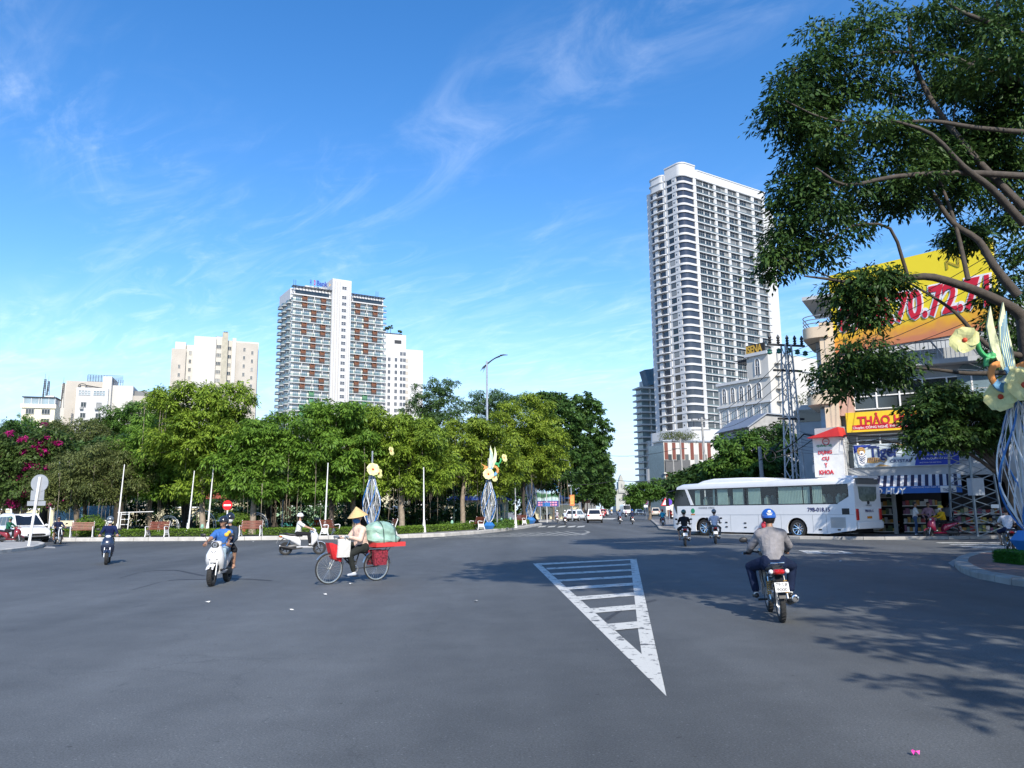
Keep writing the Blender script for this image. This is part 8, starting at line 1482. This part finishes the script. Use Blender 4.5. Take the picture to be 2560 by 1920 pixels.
# ---- the cyclist
def bicycle():
    a = G(820, 1461); b = G(938, 1452); d = Vector((a.x - b.x, a.y - b.y, 0)); an = math.atan2(d.y, d.x); wb = .60; c = (a + b) / 2; sc = 1.03; c.x += .02
    t = thing('bicycle', 'old bicycle with chrome rims loaded with baskets and bags', 'bicycle', (c.x, c.y, 0), an, scale=sc); r = .335; CR = mat('worn_chrome', (.62, .60, .55), .3, .9, var=.2, sc=12); FR = mat('frame_black', (.03, .03, .03), .4)
    for x in (wb, -wb):
        o = MB().lathe([(r - .03, -.012), (r - .02, -.018), (r - .004, -.014), (r, 0), (r - .004, .014), (r - .02, .018), (r - .03, .012)], (0, 0, 0), 'y', 40).build('wheel', RUBBER, t, smooth=60, loc=(x, 0, r)); rm = MB().lathe([(r - .05, -.011), (r - .024, -.014), (r - .024, .014), (r - .05, .011), (r - .05, -.011)], (0, 0, 0), 'y', 40); rm.lathe([(.001, -.045), (.02, -.045), (.02, .045), (.001, .045)], (0, 0, 0), 'y', 10)
        for i in range(30): q = 2 * math.pi * i / 30; s = 1 if i % 2 else -1; rm.tube([(.018 * math.cos(q + s), s * .03, .018 * math.sin(q + s)), ((r - .04) * math.cos(q), 0, (r - .04) * math.sin(q))], .0022, 3)
        rm.build('rim', CR, o, smooth=50)
        arc = [(math.cos(u) * (r + .03), math.sin(u) * (r + .03)) for u in np.linspace(R(35) if x > 0 else R(15), R(170) if x > 0 else R(175), 12)]; m = MB()
        for (p, q), (p2, q2) in zip(arc, arc[1:]): m.quad((p, -.028, q), (p, .028, q), (p2, .028, q2), (p2, -.028, q2))
        m.build('mudguard', CR, o)
    hd = (.40, 0, .86); bb = (-.02, 0, .30); st = (-.16, 0, .71)
    for n, pts, rd in (('down_tube', [(.43, 0, .74), bb], .017), ('step_tube', [(.41, 0, .84), (.2, 0, .55), (-.08, 0, .45)], .015), ('seat_tube', [bb, st], .016), ('steerer', [(.47, 0, .62), (.37, 0, 1.02)], .016)): MB().tube(pts, rd, 8).build(n, FR, t, smooth=50)
    for s in (-1, 1): MB().tube([(.455, s * .05, .64), (wb, s * .05, r)], .011, 6).build('fork_blade', CR, t); MB().tube([bb, (-wb, s * .055, r)], .009, 6).build('chain_stay', FR, t); MB().tube([st, (-wb, s * .055, r)], .008, 6).build('seat_stay', FR, t)
    MB().tube([(.28, .27, .99), (.40, .20, 1.03), (.38, 0, 1.02), (.40, -.20, 1.03), (.28, -.27, .99)], .011, 8).build('handlebar', CR, t)
    for s in (-1, 1): MB().tube([(.33, s * .24, 1.01), (.25, s * .28, .98)], .016, 6).build('grip', BLACK, t); MB().tube([(.40, s * .19, 1.0), (.34, s * .25, .95)], .005, 4).build('brake_lever', CR, t)
    MB().xloft([(-.02, .73, .02, .015), (-.12, .735, .05, .03), (-.24, .74, .09, .04), (-.3, .74, .07, .03)], 12).build('saddle', BLACK, t, smooth=50); MB().lathe([(.07, .03), (.085, .035), (.085, .04), (.07, .045)], bb, 'y', 20).build('chainring', CR, t)
    for s, z in ((1, -.15), (-1, .15)): MB().tube([(bb[0], s * .05, bb[2]), (bb[0] + .03 * s, s * .07, bb[2] + z)], .009, 5).build('crank', CR, t); MB().box(bb[0] - .05 + .03 * s, bb[0] + .05 + .03 * s, s * .08 - .0, s * .16, bb[2] + z - .01, bb[2] + z + .01).build('pedal', BLACK, t)
    ra = MB()
    for s in (-1, 1): ra.tube([(-.28, s * .07, .74), (-1.02, s * .08, .76)], .009, 5); ra.tube([(-.92, s * .08, .755), (-wb - .02, s * .06, r)], .007, 5)
    ra.build('rear_rack', FR, t)
    Mw = Matrix.Translation((c.x, c.y, 0)) @ Matrix.Rotation(an, 4, 'Z') @ Matrix.Scale(sc, 4)
    def load(nm, mb, m, lab, cat, sm=60, bev=0): o = mb.build(nm, m, None, smooth=sm, bev=bev); o.matrix_world = Mw; tag(o, lab, cat, 'goods carried on the bicycle'); return o
    def crate():
        tt = thing('red_tray', 'red plastic tray tied on the bicycle rack', 'tray', (c.x, c.y, 0), an, 'goods carried on the bicycle', sc); RD = mat('tray_red', (.62, .05, .05), .5, var=.12)
        MB().box(-1.18, -.42, -.30, .30, .77, .80).build('bottom', RD, tt); 
        for x0, x1, y0, y1 in ((-1.18, -.42, -.31, -.29), (-1.18, -.42, .29, .31), (-1.19, -1.17, -.30, .30), (-.43, -.41, -.30, .30)): MB().box(x0, x1, y0, y1, .77, .87).build('side', RD, tt)
        MB().box(-1.16, -.44, -.28, .28, .80, .86).build('cardboard', mat('cardboard', (.30, .18, .10), .9, var=.3), tt)
    crate()
    sk = MB(); rng = np.random.default_rng(3); rg = []
    for i in range(13):
        f = i / 12; z = .87 + .47 * f; w = (.40, .43, .43, .41, .38, .37, .385, .39, .38, .35, .30, .22, .08)[i]; hy = w * .72; xc = -.76 + .10 * f
        rg.append([(xc + w * .95 * math.cos(a) * (1 + .06 * math.sin(3 * a + i * .4) + .035 * math.sin(7 * a + i * 1.1) + rng.normal() * .035), hy * math.sin(a) * (1 + .05 * math.cos(4 * a + i * .7)), z + .035 * math.sin(2 * a + 1) * math.sin(f * 3.1) + .015 * math.sin(5 * a + i)) for a in np.linspace(0, 2 * math.pi, 30, endpoint=False)])
    sk.rings(rg); load('plastic_sack', sk, mat('sack_green', (.30, .47, .39), .42, var=.22, sc=6, bump=1., bsc=7), 'big pale green plastic sack on the bicycle rack', 'sack', 35); rp = MB()
    for x in (-.92, -.6): rp.tube([(x, .31 * math.cos(a) * 1.04, .86 + .50 * max(0, math.sin(a)) ** .7) for a in np.linspace(0, math.pi, 14)], .009, 5)
    rp.build('tie_rope', cloth((.06, .09, .08), 'rope_dark'), [o for o in bpy.data.objects if o.name.startswith('plastic_sack')][0])
    b2 = MB().rings([[(x, y * .9, z) for x, y, z in ((-.62 + p * q, s, zz) for p, q, s, zz in ((-.28, k, -.22, h_), (.28, k, -.22, h_), (.28, k, .22, h_), (-.28, k, .22, h_)))] for k, h_ in ((.75, .36), (.95, .50), (1.0, .70))]); 
    for s in (-1, 1):
        m = MB().rings([[(-.60 + q * .28 * k, s * (.10 + d), h_) for q, d in ((-1, 0), (1, 0), (1, .16 * k), (-1, .16 * k))] for k, h_ in ((.52, .36), (.62, .5), (.66, .70))]); load('side_basket', m, mat('bag_maroon', (.22, .02, .035), .6, var=.75, sc=26), ('patterned maroon bag hanging on the far side of the rear wheel', 'patterned maroon bag hanging on the near side of the rear wheel')[s > 0], 'bag')
    m = MB().rings([[(.55 + q * .12 * k - .30 * (.92 - h_), y * .15 * k, h_ - .06 * (q < 0)) for q, y in ((-1, -.7), (-.4, -1), (.6, -1), (1, -.6), (1, .6), (.6, 1), (-.4, 1), (-1, .7))] for k, h_ in ((.80, .54), (.95, .62), (1.0, .75), (.98, .90))]); load('front_basket', m, mat('basket_red', (.62, .025, .03), .5, var=.18, sc=14), 'red bag hanging below the bicycle handlebar', 'bag', 30)
    m = MB().rings([[(.36 + q * .15, .20 + y * .022 + .02 * math.sin(h_ * 9), h_) for q, y in ((-1, -1), (0, -1.2), (1, -1), (1, 1), (0, 1.4), (-1, 1))] for h_ in (.58, .66, .78, .90, .98)]); load('white_bag', m, mat('bag_white', (.66, .65, .62), .6, var=.1, sc=9, bump=.5), 'white carrier bag hanging at the bicycle handlebar', 'bag', 40)
    load('black_bundle', MB().ell((-1.10, 0, .92), (.12, .15, .08), 12, 8), mat('bundle_black', (.03, .03, .032), .7, var=.4, sc=8, bump=.5), 'small black bundle behind the green sack', 'bundle')
    def scarf(tt, S, HM, chest, hip): o = MB().ell((.015, 0, -.05), (.10, .086, .075), 16, 8, u0=-.3, u1=.3, v0=.1, v1=.95).build('face_scarf', cloth((.05, .16, .38), 'scarf_blue'), tt, smooth=60); o.matrix_local = HM
    person('cyclist in salmon jacket and conical straw hat pushing on the loaded bicycle', (c.x, c.y, 0), an, (-.20, 0, .78), R(10), ((.24, .25, 1.01), (.24, -.25, 1.01)), ((.05, .12, .25), (-.05, -.12, .52)), cloth((.70, .50, .40), 'salmon_jacket'), cloth((.025, .028, .026), 'black_plaid'), SKIN, mat('sandal_grey', (.42, .45, .50), .6), vox=.014, hat='cone', glove=cloth((.25, .28, .32), 'glove_grey'), mask=None, scale=sc, extra=scarf, hair=False, bulk=1.22, kneeout=.15, coat=True, tor=.43)
bicycle()
